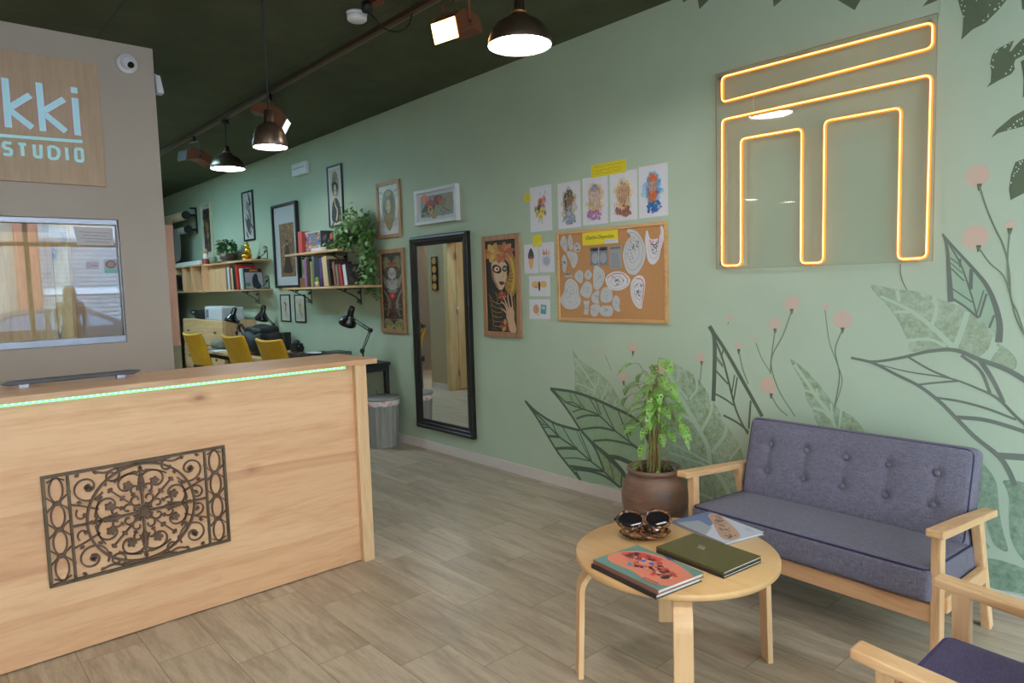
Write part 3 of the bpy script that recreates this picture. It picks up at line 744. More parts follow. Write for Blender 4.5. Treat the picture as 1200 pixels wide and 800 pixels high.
for (cx, cy), r, st in FL_:
    a = mural(conv(0, 0, 1), '')
    if st: a.stroke(st, .0062 if r > 4 else .0045, (120, 130, 108), 1)
    c = W(cx, cy); R_ = r * vsc(cx) * 1.0
    b = Art(WO, WU, WV, WN, None, step=.0006); b.ell(c.x, c.z, R_ * 1.06, R_ * 1.06, PINKS, 2, n=28); a.mb.add(b.mb.v, b.mb.f, c=PINKS)
    if st and r > 4:
        p = W(*st[0]); d = Art(WO, WU, WV, WN, None, step=.0006); d.poly([(p.x - .010, p.z + .010), (p.x + .010, p.z + .010), (p.x + .004, p.z - .014), (p.x - .004, p.z - .02)], (96, 106, 88), 3); a.mb.add(d.mb.v, d.mb.f, c=(96, 106, 88))
    done(a, 'painted_bloom')

# ------------------------------------------------------------------ neon sign on clear acrylic
def rounded(pts, r, n=6):
    out = []; N = len(pts)
    for i in range(N):
        p = Vector(pts[i]); a = (Vector(pts[i - 1]) - p).normalized(); b = (Vector(pts[(i + 1) % N]) - p).normalized()
        p0 = p + a * r; p1 = p + b * r
        for k in range(n + 1):
            t = k / n; out.append(p0 * (1 - t) ** 2 + p * 2 * t * (1 - t) + p1 * t * t)
    return out
nx0, nx1, nz0, nz1 = -2.141, -1.066, 1.494, 2.548
neon = thing('neon_sign', 'orange neon line sign on a clear acrylic sheet on the green wall', 'neon sign', ((nx0 + nx1) / 2, -.02, (nz0 + nz1) / 2))
MB().bb((nx0, -.030, nz0), (nx1, -.024, nz1)).build('acrylic_sheet', M_acryl, neon)
mitre_e = MB()
for a_, b_ in (((nx0, nz0), (nx1, nz0 + .002)), ((nx0, nz1 - .002), (nx1, nz1)), ((nx0, nz0), (nx0 + .002, nz1)), ((nx1 - .003, nz0), (nx1, nz1))): mitre_e.bb((a_[0], -.0302, a_[1]), (b_[0], -.0238, b_[1]))
mitre_e.build('sheet_edge', ink((150, 146, 124)), neon)
m = MB()
for x, z in ((nx0 + .03, nz0 + .03), (nx1 - .03, nz0 + .03), (nx0 + .03, nz1 - .03), (nx1 - .03, nz1 - .03)):
    MB().cyl((x, 0, z), (x, -.024, z), .006, seg=12).cyl((x, -.0305, z), (x, -.036, z), .009, seg=16).build('standoff', M_alu, neon)
def neon_mat(name, c, s):
    t = NT(name); t.b.inputs['Base Color'].default_value = rgb(226, 112, 30); t.b.inputs['Emission Color'].default_value = c; t.b.inputs['Emission Strength'].default_value = s; return t.m
M_neon = neon_mat('neon_core', (1.0, .50, .10, 1), 6.0)
M_neonb = neon_mat('neon_sleeve', (1.0, .28, .015, 1), .55)
loops = [[(846.5, 90.5), (1093.7, 26), (1093, 56), (846.5, 120)],
         [(846.8, 140.5), (1091.5, 87.5), (1086, 302), (1052.5, 304), (1056, 126), (966.8, 142), (965, 307.5), (939, 308.5), (940, 150.5), (868.7, 163), (868.7, 310.5), (846.6, 311.5)]]
for lp in loops:
    q = [W(x, y, .045) for x, y in lp]; q = [(p.x, p.z) for p in q]
    # straighten: snap near-equal coordinates so that bars run true
    rp = [Vector((p[0], -.043, p[1])) for p in [(v.x, v.y) for v in rounded(q, .028)]]
    tb = MB().tube(rp, .0078, 8, True, flat=1.3, ref=(0, 1, 0)).build('neon_tube', M_neonb, neon)
    rp2 = [Vector((p.x, -.0500, p.z)) for p in rp]
    MB().tube(rp2, .0031, 8, True).build('glowing_core', M_neon, tb)
def wire(pts, r, name, mat, parent=None):
    return MB().tube(catmull(pts, 6), r, 6).build(name, mat, parent)
wire([W(885, 111, .02), W(882.5, 118, .02), W(884, 130, .02)], .0014, 'power_wire', M_white, neon)
wire([W(1055, 309, .012), W(1055.5, 320, .004), W(1058, 330, .003), W(1063, 340, .003)], .0014, 'power_wire', M_grey, neon)
struct(MB().bb((-1.0675, -.004, nz1 - .01), (-1.0635, -.0005, CZ - .1)).build('trim_1', M_wall), None)

# ------------------------------------------------------------------ framed pictures and papers on the green wall
def squiggle(a, x0, x1, y, c, w=.0012, amp=.01, n=14, layer=2):
    pts = [(x0 + (x1 - x0) * i / n, y + amp * (random.random() - .5) * 2) for i in range(n + 1)]
    a.stroke(pts, w, c, layer, 3)
def face(a, x, y, s, skin=(214, 178, 140), hair=(50, 36, 30), lip=(150, 50, 45), layer=5, k=1.0):
    """small drawn portrait head; s = half height in unit coords, k = width/height ratio of the sheet"""
    a.ell(x, y, s * .62 * k, s, skin, layer)
    for q in (-1, 1):
        a.ell(x + q * s * .27 * k, y - s * .12, s * .13 * k, s * .07, (40, 30, 28), layer + 1, n=10)
        a.stroke([(x + q * s * .1 * k, y - s * .28), (x + q * s * .3 * k, y - s * .36), (x + q * s * .46 * k, y - s * .24)], .002, hair, layer + 1)
    a.stroke([(x, y - s * .1), (x + s * .07 * k, y + s * .22), (x - s * .04 * k, y + s * .26)], .0015, (150, 110, 84), layer + 1)
    a.ell(x, y + s * .5, s * .2 * k, s * .08, lip, layer + 1, n=12)

def sheet(a, c=(218, 212, 214)): a.rect(0, 0, 1, 1, c, 0.5)
def frame(label, X0, X1, z1_, z0_, bw, depth, fm, draw, mat_w=0.0, paper=(216, 210, 206), glassy=True, name='picture_frame', cat='picture', group=None, fmh=None, tilt=0):
    t = thing(name, label, cat, ((X0 + X1) / 2, -.001, (z0_ + z1_) / 2), group=group)
    c = ((X0 + X1) / 2, (z0_ + z1_) / 2); w = X1 - X0; h = z1_ - z0_
    fb = MB(); fb.bb((X0, -depth, z0_), (X0 + bw, -.001, z1_)).bb((X1 - bw, -depth, z0_), (X1, -.001, z1_)).bb((X0 + bw, -depth, z1_ - bw), (X1 - bw, -.001, z1_)).bb((X0 + bw, -depth, z0_), (X1 - bw, -.001, z0_ + bw))
    fb.build('frame', fm, t, bevel=min(.003, bw / 5))
    MB().bb((X0 + bw * .6, -depth * .45, z0_ + bw * .6), (X1 - bw * .6, -.0015, z1_ - bw * .6)).build('backing_card', ink(paper), t)
    iw = w - 2 * bw - 2 * mat_w; ih = h - 2 * bw - 2 * mat_w
    a = Art((X0 + bw + mat_w, -depth * .45 - .0004, z1_ - bw - mat_w), (1, 0, 0), (0, 0, -1), (0, -1, 0), None, .0003, iw, ih)
    draw(a); a.mb.build('print', M_print, t)
    if glassy: MB().bb((X0 + bw, -depth * .8 - .0015, z0_ + bw), (X1 - bw, -depth * .8, z1_ - bw)).build('glass', M_glass, t)
    return t

random.seed(11)
def d_f1(a):
    a.rect(0, 0, 1, 1, (72, 50, 46))
    for i in range(26): a.ell(random.uniform(.1, .9), random.uniform(.05, .95), random.uniform(.05, .2), random.uniform(.02, .07), random.choice([(110, 76, 54), (150, 104, 60), (54, 36, 40), (126, 88, 70)]), 2 + i * .1, random.random() * 3)
    a.ell(.55, .42, .22, .12, (170, 124, 66), 5); a.ell(.6, .62, .14, .08, (196, 170, 150), 6)
def d_narrow(a):
    a.rect(0, 0, 1, 1, (206, 200, 196)); busy(a, 60, [(60, 50, 50), (150, 130, 116), (96, 80, 72)], 2, .25, .75, .1, .85, 5)
    for i in range(12): a.ell(random.uniform(.25, .75), .1 + i * .075, random.uniform(.15, .3), .045, random.choice([(84, 70, 66), (120, 100, 92), (66, 54, 52), (150, 126, 112)]), 2 + i * .1, random.random())
    a.ell(.5, .3, .2, .08, (170, 140, 126), 4); a.ell(.5, .68, .26, .13, (70, 56, 54), 4.2)
def d_big(a):
    a.rect(0, 0, 1, 1, (206, 204, 208))
    a.rect(.2, .21, .88, .9, (140, 102, 64), 2)
    for i in range(90):
        x = random.uniform(.24, .84); y = random.uniform(.24, .87)
        a.ell(x, y, .04, .012, random.choice([(186, 142, 88), (104, 74, 48), (204, 160, 104), (126, 90, 58)]), 3 + i * .01, random.random() * 3, 8)
    a.poly([(.54, .42), (.62, .5), (.68, .72), (.76, .84), (.32, .84), (.4, .72), (.46, .5)], (62, 44, 38), 5, 3)
    a.ell(.54, .47, .05, .025, (186, 150, 110), 6); a.ell(.54, .44, .06, .02, (40, 30, 28), 6.5)
def d_geisha(a):
    a.rect(0, 0, 1, 1, (204, 196, 186))
    a.poly([(.3, .12), (.55, .05), (.75, .15), (.82, .3), (.7, .5), (.35, .5), (.2, .36)], (160, 130, 92), 2, 4)
    busy(a, 40, [(110, 120, 80), (190, 140, 90), (60, 56, 50), (150, 96, 84)], 5, .25, .75, .08, .33, 3.6, .003, .08); busy(a, 50, [(30, 28, 30), (84, 76, 74), (110, 104, 96)], 6, .22, .78, .62, .93, 4, .003)
    a.ell(.48, .2, .16, .05, (110, 120, 90), 3); a.ell(.62, .27, .14, .05, (190, 150, 96), 3.2); a.ell(.34, .28, .1, .04, (60, 70, 60), 3.3)
    a.ell(.5, .35, .26, .11, (38, 32, 30), 3.5); face(a, .5, .42, .13, (206, 180, 152), k=1.6)
    a.poly([(.42, .54), (.6, .54), (.85, .68), (.9, .95), (.15, .95), (.2, .66)], (52, 46, 46), 3, 3)
    a.stroke([(.5, .95), (.62, .78), (.45, .66), (.42, .56)], (.03, .012), (206, 176, 146), 5)
def d_oval(a):
    a.rect(0, 0, 1, 1, (208, 206, 210))
    a.poly([(.5, .08), (.74, .16), (.86, .4), (.78, .66), (.5, .94), (.24, .66), (.14, .4), (.26, .16)], (120, 96, 54), 2, 4)
    sym(a, 50, [(80, 66, 38), (166, 140, 80), (54, 44, 34)], 9, 3.05, .0025, .07, .5, .12, .32); sym(a, 40, [(90, 70, 36), (176, 146, 76)], 11, 3.8, .0025, .06, .5, .64, .84)
    a.ell(.5, .22, .25, .13, (72, 62, 44), 3); a.ell(.5, .17, .15, .06, (150, 130, 70), 3.2)
    a.poly([(.25, .35), (.3, .22), (.7, .22), (.75, .35), (.72, .58), (.28, .58)], (46, 36, 30), 3.1, 3)
    face(a, .5, .43, .15, (196, 150, 96), k=1.25)
    a.poly([(.28, .62), (.72, .62), (.64, .76), (.5, .9), (.36, .76)], (150, 118, 58), 3.5, 2)
    for i in range(6): a.stroke([(.34 + i * .06, .66), (.42 + i * .035, .78)], .002, (84, 62, 34), 4.5, 0)
def busy(a, n, cols, sd, x0=.05, x1=.95, y0=.03, y1=.97, lay=6, w=.0022, L=.09, k=.4):
    rr = random.Random(sd)
    for i in range(n):
        x = rr.uniform(x0, x1); y = rr.uniform(y0, y1); t = rr.random() * 6.3
        for q in ((0, 1) if False else (0,)): a.stroke([(x, y), (x + L * cos(t), y + L * k * sin(t)), (x + L * 1.3 * cos(t + .9), y + L * k * 1.3 * sin(t + .9))], w, rr.choice(cols), lay + i * .003)
def sym(a, n, cols, sd, lay=6, w=.0022, L=.10, k=.33, y0=.04, y1=.96):
    rr = random.Random(sd)
    for i in range(n):
        x = rr.uniform(.02, .44); y = rr.uniform(y0, y1); t = rr.random() * 6.3; c = rr.choice(cols)
        P_ = [(x, y), (x + L * cos(t), y + L * k * sin(t)), (x + L * 1.4 * cos(t + 1), y + L * k * 1.4 * sin(t + 1))]
        a.stroke([(.5 + u, v) for u, v in P_], w, c, lay + i * .003); a.stroke([(.5 - u, v) for u, v in P_], w, c, lay + i * .003)
def d_dev(a):
    a.rect(0, 0, 1, 1, (66, 60, 44))
    for q in (-1, 1):
        X = lambda v: .5 + q * v
        a.poly([(X(.05), .1), (X(.3), .04), (X(.46), .12), (X(.36), .2), (X(.12), .17)], (130, 120, 72), 2, 4)
        a.stroke([(X(.1), .2), (X(.28), .24), (X(.4), .16)], .01, (110, 102, 62), 3)
        a.poly([(X(.02), .36), (X(.3), .34), (X(.46), .28), (X(.38), .42), (X(.22), .46)], (150, 138, 122), 2.2, 3)
        a.stroke([(X(.44), .48), (X(.3), .56), (X(.18), .66), (X(.3), .84)], .014, (176, 160, 148), 3)
        a.stroke([(X(.42), .62), (X(.25), .72), (X(.12), .84)], .01, (120, 40, 34), 3.4)
        a.poly([(X(.04), .92), (X(.3), .86), (X(.46), .9), (X(.4), .99), (X(.05), .99)], (158, 148, 80), 3, 3)
        a.stroke([(X(.46), .3), (X(.4), .5), (X(.47), .7)], .008, (150, 50, 42), 2.6)
        for k in range(4): a.stroke([(X(.08), .64 + k * .03), (X(.26), .62 + k * .03)], .005, (196, 184, 172), 4, 0)
    a.ell(.5, .15, .2, .035, (176, 54, 44), 3.2)
    a.ell(.5, .27, .2, .08, (186, 176, 168), 3.3); a.ell(.5, .4, .26, .09, (160, 150, 142), 3.1)
    for k in range(9): a.stroke([(.5 + (k - 4) * .04, .36), (.5 + (k - 4) * .055, .46), (.5 + (k - 4) * .03, .52)], .004, (206, 200, 194), 4.2)
    for q in (-1, 1): a.ell(.5 + q * .09, .34, .05, .012, (36, 28, 26), 4.6)
    sym(a, 150, [(40, 34, 30), (150, 140, 96), (90, 82, 60), (176, 166, 150), (30, 26, 26), (110, 50, 40)], 4, 4.0, .003)
    a.ell(.5, .56, .13, .045, (190, 40, 40), 5); a.ell(.5, .56, .06, .02, (226, 90, 70), 5.4); a.poly([(.44, .6), (.56, .6), (.54, .9), (.46, .9)], (110, 44, 40), 3.6)
def d_skull(a):
    a.rect(0, 0, 1, 1, (208, 206, 212))
    a.rect(.07, .12, .93, .86, (140, 152, 132), 1.5)
    a.poly([(.1, .1), (.2, .04), (.3, .18), (.26, .34), (.14, .34)], (214, 124, 104), 2, 3); busy(a, 70, [(60, 44, 40), (196, 120, 84), (150, 60, 50), (210, 170, 110), (44, 40, 38)], 14, .2, .7, .2, .9, 4.5, .0025, .04, 1.6)
    a.ell(.32, .52, .15, .26, (90, 44, 40), 2.5, .2); a.ell(.34, .4, .12, .13, (166, 64, 54), 3, .2); a.ell(.34, .62, .07, .14, (210, 160, 96), 3.5)
    a.ell(.34, .6, .035, .07, (120, 76, 44), 4); a.ell(.19, .55, .05, .16, (60, 56, 50), 2.4, .5)
    a.ell(.58, .34, .12, .2, (110, 50, 42), 2.6, -.4); a.ell(.58, .3, .06, .12, (196, 70, 60), 3, -.3); a.ell(.66, .42, .09, .14, (160, 110, 66), 3.1, .5)
    a.stroke([(.4, .9), (.5, .62), (.7, .4)], .012, (176, 136, 80), 3.6); a.stroke([(.6, .62), (.7, .92)], .006, (70, 60, 54), 3.5); a.stroke([(.66, .58), (.84, .76)], .008, (70, 60, 54), 3.5)
    for x, y in ((.85, .18), (.8, .3), (.9, .45), (.84, .62), (.76, .72)): a.ell(x, y, .03, .06, (206, 128, 110), 2.2, x * 9, 6)
    a.ell(.14, .78, .06, .04, (80, 60, 48), 3); a.ell(.44, .88, .07, .06, (186, 128, 84), 3)
    a.stroke([(.42, .1), (.46, .28)], .006, (70, 60, 56), 3)
def petals(a, cx, cy, r, cols, layer, n=7, a0=0, k=.33):
    """fan of pointed petals; k = sheet width/height"""
    for i in range(n):
        t = a0 + i * 2 * pi / n; ux, uy = cos(t), sin(t) * k; c = cols[i % len(cols)]
        px, py = -sin(t), cos(t) * k
        P_ = lambda s_, w_: (cx + r * (ux * s_ + px * w_), cy + r * (uy * s_ + py * w_))
        a.poly([P_(.05, 0), P_(.4, .26), P_(.75, .22), P_(1, 0), P_(.75, -.22), P_(.4, -.26)], c, layer + i * .05, 3)
        a.stroke([P_(.1, 0), P_(.9, 0)], .0016, tuple(int(q * .7) for q in c), layer + 1 + i * .05, 0)
def d_woman(a):
    a.rect(0, 0, 1, 1, (50, 42, 36))
    a.ell(.83, .38, .19, .235, (150, 122, 52), 1.4); a.ell(.80, .38, .155, .20, (206, 164, 62), 1.6); a.ell(.72, .385, .15, .19, (176, 134, 56), 1.7)
    a.stroke([(.86, .13), (1.0, .3), (.97, .5), (.84, .62)], .005, (168, 146, 76), 2)
    a.poly([(.0, .2), (.2, .18), (.5, .2), (.72, .24), (.78, .34), (.6, .5), (.4, .56), (.1, .52), (.0, .4)], (44, 34, 30), 2, 3)
    a.poly([(.20, .24), (.36, .215), (.56, .22), (.68, .26), (.70, .31), (.69, .37), (.70, .40), (.64, .46), (.54, .53), (.42, .535), (.30, .48), (.22, .40), (.18, .31)], (212, 178, 144), 3, 4)
    a.poly([(.18, .31), (.26, .34), (.28, .42), (.44, .53), (.30, .48), (.2, .40)], (160, 116, 92), 3.2, 3)
    a.ell(.36, .31, .16, .048, (46, 34, 32), 3.6, .1); a.ell(.36, .31, .10, .030, (204, 128, 70), 3.8); a.ell(.36, .31, .07, .022, (226, 214, 196), 4); a.ell(.37, .31, .035, .013, (36, 30, 30), 4.2)
    a.ell(.63, .31, .08, .034, (46, 34, 32), 3.6); a.ell(.635, .31, .05, .014, (214, 200, 180), 4); a.ell(.64, .31, .022, .009, (36, 30, 30), 4.2)
    a.stroke([(.53, .29), (.58, .37), (.57, .395), (.51, .40)], .0035, (150, 100, 78), 4.3)
    a.poly([(.42, .455), (.5, .445), (.55, .45), (.62, .46), (.54, .485), (.48, .485)], (104, 36, 36), 4.4, 3)
    for x0, y0, x1, y1 in ((.66, .36, .86, .33), (.67, .38, .9, .37), (.68, .40, .9, .41), (.66, .42, .86, .45), (.62, .46, .8, .52), (.6, .48, .7, .56)): a.stroke([(x0, y0), ((x0 + x1) / 2, (y0 + y1) / 2 + .01), (x1, y1)], .004, (44, 34, 30), 3.4)
    petals(a, .26, .13, .34, [(204, 150, 70), (190, 132, 60), (216, 166, 84)], 4.6, 8, .3); petals(a, .3, .14, .18, [(220, 176, 96), (200, 146, 72)], 5.6, 6, .1)
    petals(a, .64, .13, .33, [(186, 112, 72), (200, 130, 84), (172, 98, 66)], 4.5, 9, .5); petals(a, .5, .19, .2, [(196, 124, 76), (176, 100, 64)], 5.4, 6, .9)
    rr = random.Random(12)
    for i in range(40):
        x = rr.uniform(.02, .5); y = rr.uniform(.5, .97); a.stroke([(x, y), (x + rr.uniform(-.05, .12), y + rr.uniform(.01, .03)), (x + rr.uniform(0, .2), y + rr.uniform(.02, .07))], .003, rr.choice([(84, 66, 46), (30, 26, 26), (126, 100, 56), (62, 52, 44)]), 3.2 + i * .01)
    for k in range(6): a.stroke([(.06 + k * .03, .58 + k * .06), (.2, .66 + k * .055), (.40, .69 + k * .05), (.5, .68 + k * .05)], .0045, (176, 146, 74), 4)
    a.stroke([(.3, .56), (.36, .63), (.34, .7)], .008, (150, 118, 66), 4.1); petals(a, .52, .60, .16, [(196, 96, 56), (160, 72, 50)], 4.2, 6, .4); petals(a, .6, .93, .22, [(170, 76, 56), (120, 52, 44), (186, 146, 84)], 4.2, 7, .2)
    a.poly([(.74, .99), (.7, .9), (.64, .84), (.66, .78), (.74, .74), (.84, .73), (.90, .78), (.90, .86), (.96, .99)], (204, 164, 128), 5.6, 3)
    for p in ([(.68, .80), (.58, .765), (.46, .745)], [(.68, .77), (.6, .70), (.47, .665)], [(.72, .75), (.62, .66), (.55, .60)], [(.78, .745), (.72, .66), (.70, .575)], [(.86, .75), (.84, .66), (.80, .56)]):
        a.stroke(p, (.017, .009), (206, 168, 134), 5.8); a.ell(p[-1][0], p[-1][1], .022, .009, (150, 40, 40), 6.2, 0, 8); a.stroke([(q[0] + .02, q[1] + .004) for q in p], .002, (140, 96, 72), 6.1)
    a.stroke([(.9, .62), (.94, .78), (.98, .98)], .007, (150, 120, 60), 5)
def d_s(c1, c2):
    def f(a):
        a.rect(0, 0, 1, 1, (204, 198, 188))
        for i in range(10): a.ell(random.uniform(.35, .65), .2 + i * .065, random.uniform(.08, .22), .045, random.choice([c1, c2]), 2 + i * .1, random.random() * 2)
        a.ell(.52, .34, .1, .07, c2, 4)
    return f
frame('white framed picture with brown painting high above the cube shelf', -10.713, -10.275, 2.731, 1.951, .035, .03, plain('cream_frame', (198, 190, 160), .5), d_f1, .05, (206, 202, 206))
frame('narrow black framed grey drawing above the golden figurine', -9.097, -8.737, 2.718, 2.092, .022, .02, M_black, d_narrow, .01)
frame('large black framed brown poster with glass, partly behind the bookshelf', -8.129, -7.458, 2.445, 1.475, .03, .045, M_black, d_big, .01)
frame('black framed portrait of a person in flowered headdress above trailing plant', -6.718, -6.405, 2.705, 2.084, .018, .02, M_black, d_geisha, .015, glassy=False)
frame('brown wood framed portrait with golden headdress above the horned figure print', -5.751, -5.351, 2.411, 1.899, .035, .02, M_frame, d_oval, .0, (208, 206, 210))
frame('tall brown wood framed print of a horned figure left of the mirror', -5.758, -5.326, 1.80, 1.023, .04, .022, M_frame, d_dev, .0, glassy=False)
frame('white box frame with red and green drawing above the mirror', -5.085, -4.487, 2.262, 1.969, .028, .045, M_whiteframe, d_skull, .0)
frame('tall brown wood framed print of a masked woman right of the mirror', -4.212, -3.781, 1.817, 1.045, .04, .022, M_frame, d_woman, .0, glassy=False)
frame('small black framed reddish drawing, left of the pair under the bookshelf', -8.076, -7.805, 1.398, 1.076, .014, .015, M_black, d_s((176, 140, 110), (150, 96, 80)), .02, group=None)
frame('small black framed yellow drawing, right of the pair under the bookshelf', -7.682, -7.408, 1.395, 1.075, .014, .015, M_black, d_s((206, 176, 70), (200, 130, 110)), .02)

# floor mirror hung on the wall
mr = thing('wall_mirror', 'tall rectangular mirror with black moulded frame on the green wall', 'mirror', (-4.79, -.001, .2))
X0, X1, zb, zt = -5.193, -4.372, .197, 1.877
def mitre(m, X0, X1, z0, z1, prof, mi=0):
    """frame moulding swept round a rectangle; prof = [(inset, out)]"""
    rings = []
    for a, o in prof: rings.append([(X0 + a, -o, z0 + a), (X1 - a, -o, z0 + a), (X1 - a, -o, z1 - a), (X0 + a, -o, z1 - a)])
    vs = [p for r in rings for p in r]; n = len(prof); fs = []
    for i in range(n - 1):
        for k in range(4):
            k2 = (k + 1) % 4; fs.append((i * 4 + k, i * 4 + k2, (i + 1) * 4 + k2, (i + 1) * 4 + k))
    m.add(vs, fs, mi); return m
mitre(MB(), X0, X1, zb, zt, [(0, .001), (0, .036), (.006, .042), (.022, .044), (.03, .036), (.05, .034), (.058, .026), (.078, .022), (.086, .012)]).build('frame', M_black, mr)
MB().bb((X0 + .08, -.016, zb + .08), (X1 - .08, -.004, zt - .08)).build('mirror_glass', M_mirror, mr)

# loose watercolour sheets
def paper(label, x0, x1, z1_, z0_, draw, name='art_print', cat='drawing', group=None, c=(216, 210, 214), off=.0015, tilt=0.0):
    cx, cz = (x0 + x1) / 2, (z0_ + z1_) / 2; w, h = x1 - x0, z1_ - z0_
    U = Vector((cos(tilt), 0, sin(tilt))); V = Vector((sin(tilt), 0, -cos(tilt)))
    O = Vector((cx, -off, cz)) - U * w / 2 - V * h / 2
    a = Art(O, U, V, (0, -1, 0), None, .0003, w, h)
    q = [O, O + U * w, O + U * w + V * h, O + V * h]
    n = Vector((0, -1, 0)); back = [p + Vector((0, off * .8, 0)) for p in q]
    vs = back + q; a.mb.add(vs, [(0, 1, 2, 3), (7, 6, 5, 4), (0, 4, 5, 1), (1, 5, 6, 2), (2, 6, 7, 3), (3, 7, 4, 0)], 0, False, None, c)
    draw(a)
    o = a.mb.build(name, M_print, origin=(cx, -off, cz)); tag(o, label, cat, group); return o
def d_bust(bg, hair, skin, cloth, hat=None, beard=None, side=0, sd=1):
    """loose watercolour bust: washes of pigment, then fine pen lines"""
    def wash(a, rr, cx, cy, rx, ry, c, n, lay, sz=.10, jit=12):
        for i in range(n):
            t = rr.random() * 2 * pi; q = sqrt(rr.random()); cc = tuple(max(0, min(255, int(v + rr.uniform(-jit, jit)))) for v in c)
            x = cx + rx * q * cos(t); y = cy + ry * q * sin(t); s_ = sz * rr.uniform(.4, 1)
            a.poly([(x + s_ * cos(k * 1.05) * rr.uniform(.6, 1.1), y + s_ * .72 * sin(k * 1.05) * rr.uniform(.6, 1.1)) for k in range(6)], cc, lay + i * .004, 2)
    def f(a):
        rr = random.Random(sd)
        pale = tuple(int((v + 214 * 1.2) / 2.2) for v in bg)
        wash(a, rr, .5, .5, .34, .36, pale, 46, 1, .12); wash(a, rr, .5, .48, .26, .30, bg, 46, 1.4, .10)
        wash(a, rr, .5, .80, .30, .11, cloth, 44, 1.8, .07, 20)
        wash(a, rr, .5, .42, .19, .22, hair, 40, 2.1, .06, 18)
        if beard: wash(a, rr, .5 + side * .5, .60, .12, .13, beard, 34, 2.4, .05, 16)
        a.poly([(.38 + side, .34), (.5 + side, .29), (.62 + side, .34), (.62 + side, .46), (.55 + side, .54), (.46 + side, .54), (.38 + side, .46)], skin, 2.7, 3)
        if hat: wash(a, rr, .5 + side * .4, .25, .14, .07, hat, 26, 2.9, .05, 14)
        if beard: wash(a, rr, .5 + side, .56, .08, .06, beard, 16, 3, .04, 14)
        dk = (96, 74, 70)
        for q in (-1, 1):
            a.stroke([(.5 + side + q * .03, .385), (.5 + side + q * .06, .375), (.5 + side + q * .1, .385)], .0018, dk, 3.4); a.ell(.5 + side + q * .06, .40, .018, .009, (60, 50, 54), 3.4, 0, 7)
            a.stroke([(.5 + q * .15, .2), (.5 + q * .22, .38), (.5 + q * .2, .56), (.5 + q * .26, .66)], .0016, dk, 3.3)
        a.stroke([(.5 + side, .39), (.515 + side, .455), (.49 + side, .46)], .0014, dk, 3.4); a.stroke([(.46 + side, .50), (.5 + side, .495), (.54 + side, .50)], .0022, (160, 86, 80), 3.4)
        for i in range(16):
            x = .34 + i * .021; a.stroke([(x, .24 + rr.uniform(0, .1)), (x + rr.uniform(-.04, .04), .42), (x + rr.uniform(-.05, .05), .6 + rr.uniform(0, .12))], .0011, tuple(int(v * .7) for v in hair), 3.05)
        for i in range(14): x = rr.uniform(.22, .76); y = rr.uniform(.7, .9); a.stroke([(x, y), (x + rr.uniform(-.08, .08), y + rr.uniform(-.05, .06)), (x + rr.uniform(-.1, .1), y + .04)], .0013, tuple(int(v * .6) for v in cloth), 3.2)
    return f
paper('watercolour of a grey hooded figure, leftmost of the four portraits above the cork board', -3.387, -3.177, 2.120, 1.812, d_bust((176, 160, 120), (96, 84, 76), (180, 130, 104), (150, 150, 160), (110, 96, 88), (176, 178, 192), .03, 3))
paper('watercolour of a pale figure on orange, second from left of the four portraits', -3.157, -2.942, 2.124, 1.818, d_bust((222, 172, 112), (206, 200, 200), (224, 190, 172), (176, 130, 170), (140, 144, 160), None, 0, 5))
paper('watercolour of a fair haired figure in brown armour, third of the four portraits', -2.922, -2.705, 2.126, 1.822, d_bust((224, 188, 128), (186, 150, 120), (216, 166, 136), (160, 104, 84), None, None, .04, 8))
paper('watercolour of an orange bearded figure on blue, rightmost of the four portraits', -2.692, -2.479, 2.132, 1.825, d_bust((110, 170, 214), (214, 110, 50), (206, 170, 156), (60, 106, 176), (224, 112, 48), (226, 124, 50), 0, 9))
def d_flower(a):
    for x, y, r, c in ((.5, .35, .13, (206, 120, 80)), (.68, .3, .1, (204, 140, 150)), (.62, .44, .1, (190, 130, 140)), (.42, .5, .14, (110, 92, 84)), (.58, .56, .13, (222, 190, 90)), (.34, .6, .1, (206, 190, 110)), (.5, .68, .1, (214, 184, 80)), (.26, .5, .08, (150, 160, 110)), (.7, .6, .07, (140, 156, 110))):
        a.ell(x, y, r, r * .7, c, 2 + x, x * 6, 9); a.ell(x, y, r * .4, r * .28, tuple(int(q * .8) for q in c), 3.2 + x, 0, 8)
    for p in ([(.45, .72), (.4, .8)], [(.55, .74), (.56, .84)], [(.5, .2), (.48, .14)], [(.7, .2), (.72, .12)]): a.stroke(p, .004, (110, 134, 104), 2, 0)
paper('white sheet with a watercolour bouquet, left of the four portraits', -3.668, -3.449, 2.127, 1.812, d_flower)
def d_beetle(a):
    a.poly([(.5, .12), (.7, .34), (.66, .5), (.34, .5), (.3, .34)], (74, 64, 66), 2, 3); a.poly([(.34, .5), (.66, .5), (.62, .7), (.5, .86), (.36, .72)], (220, 170, 104), 2.2, 3); a.ell(.5, .45, .14, .05, (150, 70, 90), 3)
def d_bowl(a):
    a.ell(.5, .58, .3, .24, (196, 196, 204), 2); a.ell(.5, .62, .22, .14, (168, 170, 182), 2.5)
    for i in range(5): a.poly([(.26 + i * .12, .4), (.3 + i * .1, .18 + (i % 2) * .06), (.38 + i * .1, .4)], (206, 96, 60), 3 + i * .1)
def d_bee(a):
    for q in (-1, 1): a.ell(.5 + q * .2, .42, .17, .16, (222, 176, 104), 2, q * .6)
    a.ell(.5, .5, .05, .25, (54, 46, 46), 3); a.ell(.35, .55, .08, .06, (206, 140, 80), 3.2)
